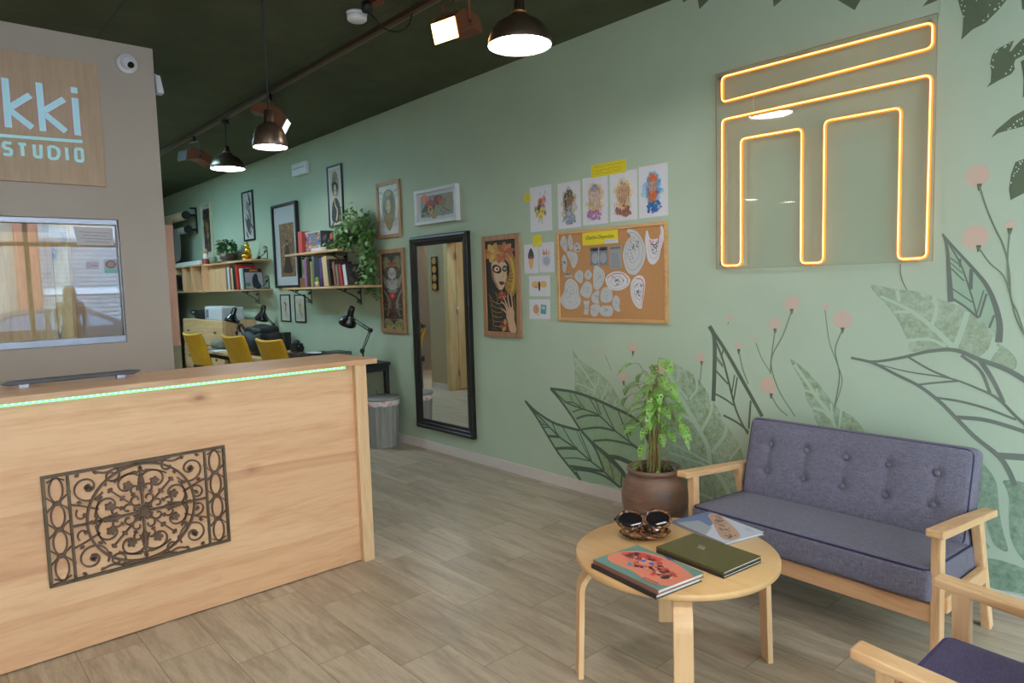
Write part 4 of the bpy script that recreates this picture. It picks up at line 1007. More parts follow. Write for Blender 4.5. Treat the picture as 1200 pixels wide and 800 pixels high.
def d_gadget(a):
    a.ell(.34, .5, .16, .24, (226, 150, 70), 2); a.ell(.34, .48, .08, .1, (100, 170, 206), 3); a.poly([(.58, .26), (.84, .3), (.8, .76), (.54, .72)], (92, 150, 140), 2); a.poly([(.62, .34), (.78, .36), (.76, .52), (.6, .5)], (150, 200, 206), 3); a.ell(.46, .78, .05, .04, (206, 176, 60), 3)
paper('small sheet with a dark beetle and orange drop, right of the masked woman print', -3.744, -3.597, 1.726, 1.518, d_beetle)
paper('small sheet with a grey bowl and red tips, beside the cork board top corner', -3.588, -3.437, 1.731, 1.522, d_bowl)
paper('small sheet with an orange winged drawing, just left of the cork board', -3.699, -3.484, 1.499, 1.353, d_bee)
paper('small sheet with an orange and teal drawing, lowest left of the cork board', -3.703, -3.489, 1.332, 1.190, d_gadget)
YEL = (226, 204, 40)
def d_note(lines):
    def f(a):
        for i in range(lines): squiggle(a, .12, .88, (i + 1) / (lines + 1), (110, 100, 30), .0014, .07 if lines > 1 else .12, 22)
    return f
def d_dot(a):
    for i in range(3): squiggle(a, .3, .7, .35 + i * .15, (150, 130, 30), .001, .04, 6)
paper('yellow handwritten note with three lines above the four portraits', -3.076, -2.790, 2.199, 2.118, d_note(3), 'sticky_note', 'note', c=YEL, off=.003)
paper('small yellow sticky square on the edge of the bouquet sheet', -3.724, -3.660, 2.087, 2.030, d_dot, 'sticky_note', 'note', c=YEL, off=.004)
paper('small yellow sticky square above the beetle and bowl sheets', -3.645, -3.556, 1.789, 1.709, d_dot, 'sticky_note', 'note', c=YEL, off=.004)

# ------------------------------------------------------------------ cork board with cut-out sketches
CX0, CX1, CZ0, CZ1 = -3.400, -2.478, 1.182, 1.792
cb = thing('cork_board', 'wood framed cork pinboard full of paper sketches on the green wall', 'pinboard', ((CX0 + CX1) / 2, -.001, (CZ0 + CZ1) / 2))
MB().bb((CX0 + .01, -.010, CZ0 + .01), (CX1 - .01, -.001, CZ1 - .01)).build('cork_sheet', M_cork, cb)
bw = .022
MB().bb((CX0, -.018, CZ0), (CX0 + bw, -.001, CZ1)).bb((CX1 - bw, -.018, CZ0), (CX1, -.001, CZ1)).bb((CX0 + bw, -.018, CZ1 - bw), (CX1 - bw, -.001, CZ1)).bb((CX0 + bw, -.018, CZ0), (CX1 - bw, -.001, CZ0 + bw)).build('frame', M_corkfr, cb, bevel=.003)
CK = lambda p: (lambda w: (w.x, w.z))(W(640 + p[0] / 6.153, 255 + p[1] / 6.153, .012))
def cut(label, pts, draw='pencil', low=0.0, c=(196, 194, 192), smooth=3, seed=1, red=False):
    rnd = random.Random(seed)
    q = [CK(p) for p in pts]
    if smooth: q = [(p.x, p.y) for p in catmull([(u, v, 0) for u, v in q], smooth, True)]
    cx = sum(p[0] for p in q) / len(q); cz = sum(p[1] for p in q) / len(q)
    m = MB()
    m.prism(q, (0, 0, 0), (1, 0, 0), (0, 0, 1), (0, -1, 0), .0105, .0120)
    m.c = [c] * len(m.f)
    xs = [p[0] for p in q]; zs = [p[1] for p in q]; w = max(xs) - min(xs); h = max(zs) - min(zs)
    a = Art((0, -.012, 0), (1, 0, 0), (0, 0, 1), (0, -1, 0), None, .0003)
    # sketch lines: contour rings and short pencil strokes inside the cut edge
    for k, g in ((.82, 2), (.5, 2)):
        ring = [(cx + (x - cx) * k * (1 - low * .5) * rnd.uniform(.92, 1.06), cz - low * h * .28 + (z - cz) * k * (1 - low * .75) * rnd.uniform(.92, 1.06)) for x, z in q[::max(1, len(q) // 14)]]
        a.stroke(ring, .0013 + (.0005 if draw == 'ink' else 0), (206, 84, 92) if red and k < .9 and k > .5 else ((140, 140, 142) if draw == 'pencil' else (70, 70, 72)), 1.5 + k, 3, True)
        if red and k > .7: a.stroke(ring[:len(ring) // 2], .006, (214, 92, 100), 1.4, 3)
    for i in range(int(10 + w * h * 900)):
        t = rnd.random() * 2 * pi; r = rnd.random() * .6
        x = cx + w / 2 * r * cos(t) * (1 - low); z = cz - low * h * .42 + h / 2 * r * sin(t) * (1 - low)
        an = rnd.random() * pi; L = rnd.uniform(.006, .018)
        dk = draw == 'ink' and rnd.random() < .4
        a.stroke([(x, z), (x + L * cos(an), z + L * sin(an))], .004 if dk else .0014, (40, 40, 42) if dk else (128, 128, 130), 3, 0)
    m.v += [(x, y - 0, z) for x, y, z in a.mb.v]; base = len(m.v) - len(a.mb.v)
    for f, cc in zip(a.mb.f, a.mb.c): m.f.append(tuple(i + base for i in f)); m.mi.append(0); m.sm.append(False); m.c.append(cc)
    o = m.build('paper_cutout', M_print, origin=(cx, -.011, cz)); tag(o, label, 'sketch', 'paper sketches on the cork board'); return o
CL = [
 ('jagged narrow cut-out sketch in the top left corner of the cork board', [(125, 128), (148, 180), (146, 240), (128, 236), (100, 182)], {}),
 ('thin blade shaped cut-out sketch second along the top of the cork board', [(170, 120), (193, 178), (178, 238), (155, 178)], {}),
 ('small round cut-out sketch under the left end of the yellow title', [(220, 178), (246, 205), (238, 240), (205, 245), (193, 212)], dict(draw='ink')),
 ('wedge shaped cut-out sketch pointing down at the upper left', [(145, 245), (215, 255), (226, 310), (196, 365), (172, 310)], {}),
 ('narrow oval cut-out sketch at the left edge of the cork board', [(128, 268), (148, 310), (138, 395), (118, 370), (110, 310)], dict(draw='ink')),
 ('small triangular cut-out sketch near the left edge of the cork board', [(160, 385), (192, 428), (130, 430)], dict(draw='ink', smooth=0)),
 ('small curved cut-out sketch left of the round blank one', [(235, 378), (264, 400), (258, 468), (226, 458), (203, 420)], {}),
 ('plain small oval cut-out left of the tall centre sketch', [(300, 375), (330, 412), (305, 448), (275, 420)], {}),
 ('large pear shaped cut-out sketch at the lower left of the cork board', [(175, 438), (225, 480), (235, 550), (250, 600), (215, 652), (140, 652), (100, 590), (130, 530), (138, 470)], {}),
 ('hexagonal cut-out sketch right of the pear shaped one', [(290, 458), (325, 482), (330, 530), (300, 580), (245, 545), (262, 490)], {}),
 ('tall irregular cut-out sketch under the pair of grey photos', [(348, 350), (400, 370), (423, 412), (405, 480), (370, 520), (340, 490)], {}),
 ('narrow crooked cut-out sketch in the lower middle of the cork board', [(355, 530), (382, 528), (375, 590), (382, 618), (340, 612), (325, 570)], {}),
 ('bell shaped cut-out sketch below the red and black oval one', [(430, 500), (472, 525), (476, 590), (440, 612), (396, 600), (396, 530)], {}),
 ('slim cut-out sketch at the lower right of the white cluster', [(505, 560), (530, 590), (525, 640), (533, 675), (500, 668), (478, 625), (485, 580)], {}),
 ('small column shaped cut-out sketch at the bottom left of the white cluster', [(268, 600), (312, 598), (305, 660), (300, 700), (270, 695), (276, 650)], dict(smooth=0)),
 ('small shield shaped cut-out sketch at the bottom middle of the white cluster', [(330, 630), (384, 628), (378, 680), (355, 712), (325, 700), (320, 665)], {}),
 ('wide rounded cut-out sketch lowest on the cork board', [(395, 640), (460, 635), (482, 665), (465, 708), (410, 708), (384, 680)], {}),
 ('large curled pencil cut-out sketch right of the grey photos', [(600, 82), (655, 100), (690, 150), (715, 220), (712, 300), (680, 370), (640, 412), (590, 395), (562, 330), (553, 260), (575, 180), (610, 130), (580, 100)], dict(draw='ink')),
 ('horned black and red cut-out sketch in the top right corner of the cork board', [(722, 96), (732, 100), (752, 152), (800, 148), (826, 112), (822, 58), (834, 58), (848, 90), (850, 150), (825, 230), (810, 300), (770, 338), (735, 310), (720, 230), (713, 160)], dict(draw='ink', low=.42, red=True, c=(214, 210, 212))),
 ('wide oval black and red cut-out sketch at the centre of the cork board', [(430, 430), (480, 392), (550, 392), (604, 440), (590, 490), (530, 524), (460, 515), (432, 470)], dict(draw='ink', red=True, c=(214, 210, 212))),
 ('leaf shaped black and red cut-out sketch at the right of the cork board', [(650, 420), (690, 420), (712, 460), (710, 530), (695, 600), (685, 658), (640, 630), (612, 560), (612, 470)], dict(draw='ink', red=True, c=(214, 210, 212))),
]
for i, (lb, pts, kw) in enumerate(CL): cut(lb, pts, seed=i + 3, **kw)
def ckrect(x0, y0, x1, y1):
    p = CK((x0, y0)); q = CK((x1, y1)); return p[0], q[0], p[1], q[1]
def cpaper(label, r, draw, c, name, cat):
    X0, X1, Z1, Z0 = r; return paper(label, X0, X1, Z1, Z0, draw, name, cat, c=c, off=.0135)
def d_ph(a):
    a.rect(0, 0, 1, 1, (126, 126, 130), 1); a.rect(0, 0, 1, .2, (84, 84, 88), 1.5)
    a.ell(.28, .6, .2, .3, (160, 160, 164), 2); a.ell(.75, .6, .2, .3, (156, 156, 160), 2); a.rect(.48, 0, .52, 1, (180, 180, 182), 2.5)
    for x in (.28, .75): a.ell(x, .12, .18, .08, (44, 44, 48), 3)
def d_ph2(a):
    a.rect(0, 0, 1, 1, (150, 150, 152), 1); a.rect(.05, .04, .95, .14, (110, 110, 114), 2)
    for i in range(6): a.stroke([(.2 + i * .1, .3), (.25 + i * .1, .6), (.2 + i * .12, .95)], .0016, (104, 104, 108), 2)
cpaper('wide grey photo print with two pale shapes on the cork board', ckrect(318, 218, 446, 340), d_ph, (150, 150, 152), 'photo_print', 'photo')
cpaper('narrow grey photo print right of the wide grey one on the cork board', ckrect(456, 206, 544, 366), d_ph2, (170, 170, 172), 'photo_print', 'photo')
X0_, X1_, Z1_, Z0_ = ckrect(262, 108, 518, 182)
nt = paper('yellow title note with handwriting at the top of the cork board', X0_, X1_, Z1_, Z0_, lambda a: None, 'title_note', 'note', c=YEL, off=.014)
def text_mesh(s, size, shear=0.0, off=0.0, bold=0.0):
    cu = bpy.data.curves.new('t', 'FONT'); cu.body = s; cu.size = size; cu.shear = shear; cu.offset = bold; cu.align_x = 'CENTER'; cu.align_y = 'CENTER'; cu.extrude = off
    o = bpy.data.objects.new('t', cu); COL.objects.link(o); bpy.context.view_layer.update()
    me = bpy.data.meshes.new_from_object(o.evaluated_get(bpy.context.evaluated_depsgraph_get()))
    bpy.data.objects.remove(o); return me
def put_text(name, s, size, loc, U, V, mat, parent, shear=0, off=0.0, xs=1.0, bold=0.0):
    me = text_mesh(s, size, shear, off, bold); me.materials.clear(); me.materials.append(mat)
    U = Vector(U).normalized(); V = Vector(V).normalized(); N = U.cross(V)
    M = Matrix(((U.x * xs, V.x, N.x, loc[0]), (U.y * xs, V.y, N.y, loc[1]), (U.z * xs, V.z, N.z, loc[2]), (0, 0, 0, 1)))
    base = Vector((0, 0, 0))
    if parent:
        q = parent
        while q.parent: q = q.parent
        base = Vector(q.location)
    me.transform(Matrix.Translation(-base) @ M)
    o = bpy.data.objects.new(name, me); COL.objects.link(o)
    if parent: o.parent = parent
    return o
put_text('handwriting', 'Diseños Disponibles', .034, ((X0_ + X1_) / 2, -.0148, (Z0_ + Z1_) / 2 + .004), (1, 0, 0), (0, 0, 1), ink((52, 54, 40)), nt, .35, xs=.86)
cpaper('thin white strip stuck on the lower edge of the yellow title note', ckrect(424, 160, 518, 178), lambda a: squiggle(a, .1, .9, .5, (90, 100, 160), .001, .2, 12), (200, 200, 214), 'label_strip', 'label').location.y -= .001
# small white box high on the wall
eb = thing('emergency_light', 'small white rectangular emergency light high on the far green wall', 'light', (-7.31, -.001, 2.77))
MB().bb((-7.484, -.05, 2.700), (-7.139, -.001, 2.835)).build('housing', M_white, eb, bevel=.008)
MB().bb((-7.46, -.053, 2.772), (-7.165, -.050, 2.780)).build('seam', ink((150, 150, 164)), eb)

# ------------------------------------------------------------------ partition: plywood sign, cameras, notices
QX = PXX
SGX = QX + .03
sg = thing('studio_sign', 'plywood studio sign with lit cut-out letters on the beige wall', 'sign', (QX, -2.9, 2.5))
MB().bb((QX + .004, -3.75, 2.128), (QX + .03, -2.41, 2.873)).build('board', M_ply, sg, bevel=.002)
def SGP(p): 
    w = PX(SGX, p[0] / 5, 60 + p[1] / 5); return (w.y, w.z)
M_sign = emit('sign_glow', (140, 184, 190), .24)
M_signe = emit('sign_glow_edge', (180, 150, 236), .30)
def bar(m, p, q, w, d0=.001, d1=.006):
    P_ = [SGP(p), SGP(q)]; m.ribbon(P_, w, (SGX, 0, 0), (0, 1, 0), (0, 0, 1), (1, 0, 0), d0, d1)
LET = {'letter_k': [[((28, 158), (50, 446)), ((48, 335), (176, 258)), ((62, 350), (190, 448))]], 'letter_k2': [[((227, 185), (252, 468)), ((248, 355), (374, 282)), ((266, 372), (386, 470))]], 'letter_i': [[((438, 275), (456, 492)), ((432, 212), (435, 245))]]}
wk = abs(PX(SGX, 45 / 5, 100).y - PX(SGX, 5 / 5, 100).y)
for nm, lst in LET.items():
    for segs in lst:
        me_ = MB()
        for p, q in segs: bar(me_, p, q, wk * 1.04, .0005, .002)
        e = me_.build('letter', M_signe, sg)
        m2 = MB()
        for i, (p, q) in enumerate(segs): bar(m2, p, q, wk * .92, .001, .004 + .0004 * i)
        m2.build('letter_face', M_sign, e)
m = MB(); bar(m, (-700, 440), (482, 530), .017); m.build('underline', M_sign, sg)
st = {'S': [((66, 540), (20, 534)), ((20, 534), (22, 568)), ((22, 568), (64, 574)), ((64, 574), (66, 608)), ((66, 608), (20, 604))], 'T': [((106, 543), (152, 546)), ((128, 546), (133, 614))], 'U': [((198, 548), (204, 618)), ((204, 618), (243, 622)), ((238, 550), (242, 622))],
      'D': [((286, 558), (290, 628)), ((288, 558), (326, 562)), ((326, 562), (344, 584)), ((344, 584), (344, 612)), ((344, 612), (326, 632)), ((326, 632), (290, 628))], 'I': [((388, 566), (396, 638))], 'O': [((442, 572), (446, 642)), ((442, 572), (480, 574)), ((480, 574), (485, 644)), ((446, 642), (485, 644))]}
for ch, segs in st.items():
    m = MB()
    for i, (p, q) in enumerate(segs): bar(m, p, q, .017, .0005, .004 + i * .0003)
    m.build('letter', M_sign, sg)

def dome_cam():
    p = PX(QX, 148, 75); t = thing('dome_camera', 'small white dome security camera on the beige wall beside the sign', 'camera', (QX, p.y, p.z))
    Ry = Matrix.Rotation(pi / 2, 3, 'Y')
    MB().lathe([(0, 0), (.062, 0), (.062, .012), (.055, .02), (.048, .022), (0, .022)], (QX, p.y, p.z), 28, 0, Ry).build('mount_ring', M_white, t)
    MB().ball((QX + .03, p.y, p.z), .042, 20, 14).build('ball', M_white, t)
    d = Vector((.75, .25, -.45)).normalized()
    MB().cyl(Vector((QX + .03, p.y, p.z)) + d * .028, Vector((QX + .03, p.y, p.z)) + d * .046, .022, .018).build('lens', M_blackpl, t)
dome_cam()
p = PX(QX - .05, 186, 97)
t = thing('motion_sensor', 'white motion sensor on the end of the beige wall under the ceiling', 'sensor', (QX - .06, PE, p.z))
MB().bb((QX - .08, PE, p.z + .03), (QX - .05, PE + .03, p.z + .055)).build('bracket', M_white, t, bevel=.004)
MB().add([(QX - .1, PE + .012, p.z + .03), (QX - .03, PE + .012, p.z + .045), (QX - .03, PE + .045, p.z + .045), (QX - .1, PE + .05, p.z + .03), (QX - .1, PE + .02, p.z - .07), (QX - .03, PE + .02, p.z - .07), (QX - .03, PE + .065, p.z - .07), (QX - .1, PE + .065, p.z - .07)],
    [(3, 2, 1, 0), (4, 5, 6, 7), (0, 1, 5, 4), (1, 2, 6, 5), (2, 3, 7, 6), (3, 0, 4, 7)]).build('housing', M_white, t, bevel=.006)
# plank fixed on the back of the wall end
pb = MB().bb((QX - PT - .03, PE - .25, 1.09), (QX - PT, PX(QX - PT - .02, 201, 264).y, 1.915)).build('wooden_board', wood('pinkish_board', (196, 146, 120), (176, 124, 98), 'Z', 1.5), origin=(QX - PT - .1, PE, 1.5)); tag(pb, 'pinkish upright wooden board at the end of the beige wall', 'board')
# notices on the window
def wsheet(label, pts, draw, c=(206, 198, 202), name='notice', cat='notice'):
    XX = QX - .043
    q = [PX(XX, *p) for p in pts]; U = (q[1] - q[0]); V = (q[3] - q[0])
    a = Art(q[0], U.normalized(), V.normalized(), (1, 0, 0), None, .0004, U.length, V.length)
    n = Vector((1, 0, 0)); a.mb.add([v - n * .0012 for v in q] + q, [(0, 3, 2, 1), (4, 5, 6, 7), (0, 1, 5, 4), (1, 2, 6, 5), (2, 3, 7, 6), (3, 0, 4, 7)][::1], 0, False, None, c)
    draw(a); cc = sum(q, Vector()) / 4
    o = a.mb.build(name, M_print, origin=cc); tag(o, label, cat); return o
def d_text(a):
    for i in range(4): squiggle(a, .12 + (i % 2) * .08, .92 - (i % 2) * .1, .28 + i * .17, (112, 104, 116), .0022, .025, 40)
wsheet('white printed notice taped inside the upper corner of the office window', [(85.5, 265), (131.5, 267.5), (133, 287.5), (91, 287)], d_text)
wsheet('small white card with red print on the office window glass', [(101, 306.5), (115.5, 306.5), (116, 316), (101.5, 315.5)], lambda a: squiggle(a, .35, .9, .55, (190, 80, 90), .004, .08, 8), (196, 188, 206), 'card', 'card')
def d_badge(a):
    a.ell(.5, .36, .42, .3, (170, 84, 76), 2); a.ell(.5, .36, .3, .2, (150, 150, 140), 3); a.rect(.02, .72, .98, .96, (120, 196, 190), 2)
wsheet('square sticker with a red ring and teal band on the office window glass', [(122, 304), (137, 304), (137.5, 320), (122.5, 320)], d_badge, (176, 184, 192), 'sticker', 'sticker')
# ------------------------------------------------------------------ reception desk
DXF = -3.245; DT0, DT1 = 1.050, 1.077
desk = thing('reception_desk', 'pine reception desk with green light strip under its top', 'desk', (-3.43, -2.9, 0))
MB().bb((DXF - .025, -4.6, .006), (DXF, -1.70, DT0)).build('front_panel', M_pineX, desk)
part_label(MB().bb((-3.62, -1.70, 0), (-3.213, -1.635, DT0)).build('side_panel', M_pineV, desk, bevel=.002), 'pine upright at the open end')
MB().bb((-3.62, -4.6, 0), (-3.6, -1.70, DT0)).build('back_panel', M_pineV, desk)
MB().bb((-3.655, -4.62, DT0), (-3.214, -1.566, DT1)).build('desk_top', M_pineTop, desk, bevel=.003)
M_led = emit('green_led', (96, 224, 130), 1.3); M_ledd = emit('green_led_dot', (130, 255, 165), 2)
ls = MB().bb((DXF + .0005, -4.6, DT0 - .012), (DXF + .004, -1.74, DT0 - .001)).build('light_strip', M_led, desk)
m = MB()
y = -1.76
while y > -3.6: m.box((DXF + .005, y, DT0 - .006), (.002, .008, .006)); y -= .022
led = m.build('light_dots', M_ledd, ls); led['kind'] = 'stuff'

# ornate cast grate on the desk front
gx = DXF + .001
cs = [PX(gx + .006, *p) for p in ((48, 558), (263, 521.5), (270, 633), (57.5, 690))]
gy0 = (cs[0].y + cs[3].y) / 2; gy1 = (cs[1].y + cs[2].y) / 2; gz1 = (cs[0].z + cs[1].z) / 2; gz0 = (cs[2].z + cs[3].z) / 2
GW, GH = gy1 - gy0, gz1 - gz0
gr = thing('ornamental_grate', 'rusty cast iron scrollwork grate mounted on the reception desk front', 'grate', (gx, gy0, gz0))
G0 = (gx, gy0, gz0)
def gp(m, pts, w=.0085, closed=False, d1=.009, smooth=5, d0=0.0):
    pts = [Vector((p[0], p[1], 0)) for p in pts]
    if smooth and len(pts) > 2: pts = catmull(pts, smooth, closed)
    m.ribbon([(p.x, p.y) for p in pts], w, G0, (0, 1, 0), (0, 0, 1), (1, 0, 0), d0, d1, 0, closed)
m = MB()
gp(m, [(.006, .006), (GW - .006, .006), (GW - .006, GH - .006), (.006, GH - .006)], .012, True, .014, 0)
gp(m, [(.09, .01), (.09, GH - .01)], .010, False, .013, 0); gp(m, [(GW - .09, .01), (GW - .09, GH - .01)], .010, False, .013, 0)
m.build('rim', M_castr, gr, bevel=.0015)
def spiral(cx, cy, r0, r1, a0, a1, n=26): return [(cx + (r0 + (r1 - r0) * i / n) * cos(a0 + (a1 - a0) * i / n), cy + (r0 + (r1 - r0) * i / n) * sin(a0 + (a1 - a0) * i / n)) for i in range(n + 1)]
def disc(m, x, y, r, h=.011, n=14):
    m.prism([(x + r * cos(2 * pi * i / n), y + r * sin(2 * pi * i / n)) for i in range(n)], G0, (0, 1, 0), (0, 0, 1), (1, 0, 0), 0, h)
def trefoil(m, x, y, r, a):
    for k in (-1, 0, 1): disc(m, x + r * cos(a + k * 1.1), y + r * sin(a + k * 1.1), r * .62, .011, 10)
    disc(m, x, y, r * .7, .012, 10)
# side bands: chain of pointed ovals
for bx in (.048, GW - .048):
    m = MB()
    n = 4; hh = (GH - .024) / n
    for i in range(n):
        y0 = .012 + i * hh
        for q in (-1, 1): gp(m, [(bx + q * .004, y0), (bx + q * .021, y0 + hh * .30), (bx + q * .021, y0 + hh * .70), (bx + q * .004, y0 + hh)], .006)
        if i: 
            for q in (-1, 1): gp(m, [(bx + q * .036, y0 + .03), (bx + q * .012, y0), (bx + q * .036, y0 - .03)], .005)
            disc(m, bx, y0, .010)
    for yy in (.03, GH - .03): gp(m, [(bx - .03, yy), (bx, yy + (.012 if yy > .1 else -.012)), (bx + .03, yy)], .005)
    m.build('side_scroll', M_cast, gr)

# centre roundel
m = MB(); cx, cy = GW / 2, GH / 2; R = GH / 2 - .022
gp(m, [(cx + (R + .004) * cos(t * pi / 24) , cy + (R + .004) * sin(t * pi / 24)) for t in range(48)], .009, True, .012, 0)
for k in range(16):
    a = k * pi / 8; gp(m, [(cx + .006 * cos(a), cy + .006 * sin(a)), (cx + .036 * cos(a), cy + .036 * sin(a))], .007, False, .012, 0); 
    disc(m, cx + .036 * cos(a), cy + .036 * sin(a), .0045)
disc(m, cx, cy, .014, .016)
for k in range(4):
    a = k * pi / 2 ; ux, uy = cos(a), sin(a); vx, vy = -uy, ux
    P_ = lambda s, t: (cx + ux * s  + vx * t, cy + uy * s + vy * t)
    gp(m, [P_(.036, 0), P_(R * .82, 0)], .010, False, .012, 0)
    gp(m, [P_(R * .82, 0), P_(R * .98, 0)], .006, False, .011, 0)
    gp(m, [P_(R * .84, -.018), P_(R * .88, 0), P_(R * .84, .018)], .006); disc(m, *P_(R * .93, 0), .008); disc(m, *P_(R * .7, 0), .011)
    # eight facing C scrolls with blossoms
    for q in (-1, 1):
        a2 = a + q * pi / 8 
        ex, ey = cx + cos(a2) * R * .66 , cy + sin(a2) * R * .66
        gp(m, [(ex + (p[0]) , ey + (p[1])) for p in spiral(0, 0, R * .33, .012, a2 + q * (-2.6), a2 + q * (3.6))], .0065)
        disc(m, ex, ey, .0135, .012)
        for j in range(5): disc(m, ex + .013 * cos(j * 1.257), ey + .013 * sin(j * 1.257), .0065, .011, 8)
        # inner small curls near the rosette
        ix, iy = cx + cos(a2) * R * .30 , cy + sin(a2) * R * .30
        gp(m, spiral(ix, iy, .026, .006, a2 + q * 2.9, a2 - q * 2.4), .0068)
        trefoil(m, cx + cos(a2) * R * .42 , cy + sin(a2) * R * .42, .006, a2)
    ad = a + pi / 4
    gp(m, [(cx + cos(ad) * R * .2 , cy + sin(ad) * R * .2), (cx + cos(ad) * R * .86 , cy + sin(ad) * R * .86)], .0065, False, .010, 0)
    trefoil(m, cx + cos(ad) * R * .8 , cy + sin(ad) * R * .8, .008, ad); trefoil(m, cx + cos(ad) * R * .5 , cy + sin(ad) * R * .5, .008, ad)
    for q in (-1, 1):
        ar = a + q * pi / 4
        gp(m, [(cx + cos(a + q * t * pi / 44 + q * .10) * R * .88 , cy + sin(a + q * t * pi / 44 + q * .10) * R * .88) for t in range(0, 8)], .0065, False, .009, 4)
        gp(m, spiral(cx + cos(a + q * .22) * R * .52 , cy + sin(a + q * .22) * R * .52, .020, .005, a + q * 2.4, a - q * 2.6, 18), .0068)
m.build('roundel', M_cast, gr)
# corner scrolls
for sx in (-1, 1):
    m = MB()
    for sy in (-1, 1):
        bx = cx + sx * (cx - .155); by = cy + sy * (cy - .078)
        gp(m, spiral(bx, by, .062, .012, sx * .5 + (pi if sx > 0 else 0), sx * sy * 8.2 + (pi if sx > 0 else 0), 40), .0065)
        trefoil(m, bx, by, .010, 0); disc(m, bx, by, .011, .012)
        for j in range(6): trefoil(m, bx + .062 * cos(j * 1.05), by + .062 * sin(j * 1.05), .006, j * 1.05)
        b2 = cx + sx * (cx - .245); 
        gp(m, spiral(b2, cy + sy * (cy - .046), .034, .008, sy * 1.2, sy * sx * 6.2, 26), .0068)
        gp(m, [(b2 + sx * .06, cy + sy * (cy - .02)), (b2 + sx * .02, cy + sy * (cy - .03)), (b2 - sx * .02, cy + sy * (cy - .02)), (b2 - sx * .09, cy + sy * (cy - .02))], .0068)
        b3 = cx + sx * (cx - .135)
        gp(m, spiral(b3, cy + sy * .036, .034, .008, sy * 2.2, -sy * sx * 4.6, 26), .006); trefoil(m, b3, cy + sy * .036, .006, 0)
        gp(m, [(cx + sx * (cx - .095), cy + sy * .09), (b3, cy + sy * .075), (cx + sx * (cx - .19), cy + sy * .05)], .006)
    gp(m, [(cx + sx * (cx - .095), cy), (cx + sx * (cx - .2), cy)], .009, False, .012, 0)
    m.build('corner_scroll', M_cast, gr)

# slim grey device on two feet lying on the desk top
q0 = FL(28, 454.5, DT1); q1 = FL(142, 443.0, DT1)
d = (q1 - q0).normalized(); nrm = Vector((-d.y, d.x, 0)); mid = (q0 + q1) / 2; L = (q1 - q0).length
kd = thing('keyboard', 'slim dark grey keyboard seen edge on, propped on two small feet on the reception desk', 'keyboard', (mid.x, mid.y, DT1), atan2(d.y, d.x))
hl = L / 2 * 1.29
m = MB(); m.prism([(-hl - .03, .022), (-hl, .013), (hl, .013), (hl + .035, .026), (hl, .031), (-hl, .031)], (0, 0, 0), (1, 0, 0), (0, 0, 1), (0, 1, 0), -.004, .05)
m.build('body', M_grey, kd, local=True, bevel=.004)
MB().bb((-hl + .02, .01, .012), (hl - .02, .045, .013)).build('underside', M_blackm, kd, local=True)
for s in (-1, 1): MB().bb((s * L / 2 - .018, -.008, 0), (s * L / 2 + .018, .02, .016)).build('foot', M_alu, kd, local=True, bevel=.002)

# ------------------------------------------------------------------ round table
TZ = .45; TC = Vector((-1.48, -1.365)); TR = .366
tb = thing('coffee_table', 'round birch coffee table with four bentwood legs in front of the sofa', 'coffee table', (TC.x, TC.y, 0))
MB().lathe([(0, TZ), (TR - .004, TZ), (TR, TZ - .004), (TR, TZ - .020), (TR - .004, TZ - .024), (0, TZ - .024)], (TC.x, TC.y, 0), 96).build('table_top', M_birch, tb)
for a in (54, 132, 234, 309):
    t = radians(a); dr = Vector((cos(t), sin(t), 0)); ro = TR + (.012 if a > 200 else -.002)
    pts = [Vector((TC.x, TC.y, 0)) + dr * r + Vector((0, 0, z)) for r, z in ((.16, TZ - .035), (ro - .115, TZ - .035))]
    for k in range(1, 9):
        b = k / 8 * pi / 2; pts.append(Vector((TC.x, TC.y, 0)) + dr * (ro - .115 + .095 * sin(b)) + Vector((0, 0, TZ - .035 - .095 * (1 - cos(b)))))
    pts.append(Vector((TC.x, TC.y, 0)) + dr * (ro - .010)); 
    m = MB(); sd = Vector((-dr.y, dr.x, 0)); vs = []; fs = []
    for i, p in enumerate(pts):
        pa = pts[max(0, i - 1)]; pb = pts[min(len(pts) - 1, i + 1)]; dd = (pb - pa).normalized(); n_ = sd.cross(dd)
        for u_, v_ in ((-1, -1), (1, -1), (1, 1), (-1, 1)): vs.append(p + sd * (.0315 * u_) + n_ * (.0105 * v_))
    for i in range(len(pts) - 1):
        for k in range(4): k2 = (k + 1) % 4; fs.append((i * 4 + k, i * 4 + k2, i * 4 + 4 + k2, i * 4 + 4 + k))
    fs += [(3, 2, 1, 0), tuple(len(vs) - 4 + k for k in range(4))]
    m.add(vs, fs); m.build('leg', M_birchL, tb, bevel=.003)

def cover_book(label, corners, z0, th, draw, cover, spine=None, name='book', group=None, cat='book', inset=.004):
    """closed book lying flat; corners = front-left, front-right direction pixels already in metres"""
    o = Vector((corners[0][0], corners[0][1], 0)); dx = Vector((corners[1][0] - corners[0][0], corners[1][1] - corners[0][1], 0)); w, h = corners[2]
    dx.normalize(); dy = Vector((-dx.y, dx.x, 0)); c = o + dx * w / 2 + dy * h / 2
    t = thing(name, label, cat, (c.x, c.y, z0), atan2(dx.y, dx.x), group)
    MB().bb((-w / 2, -h / 2, 0), (w / 2, h / 2, .0025)).bb((-w / 2, -h / 2, th - .0025), (w / 2, h / 2, th)).bb((-w / 2, -h / 2, .0025), (-w / 2 + .003, h / 2, th - .0025) if spine == 'L' else (w / 2, -h / 2 + .003, th - .0025)).build('cover', ink(cover, .35), t, local=True)
    MB().bb((-w / 2 + .004, -h / 2 + .004, .0025), (w / 2 - inset, h / 2 - .004, th - .0025)).build('pages', M_pages, t, local=True)
    if draw:
        a = Art((-w / 2, h / 2, th), (1, 0, 0), (0, -1, 0), (0, 0, 1), None, .0003, w, h); draw(a); pr = a.mb.build('cover_print', M_print, t, local=True)
    return t
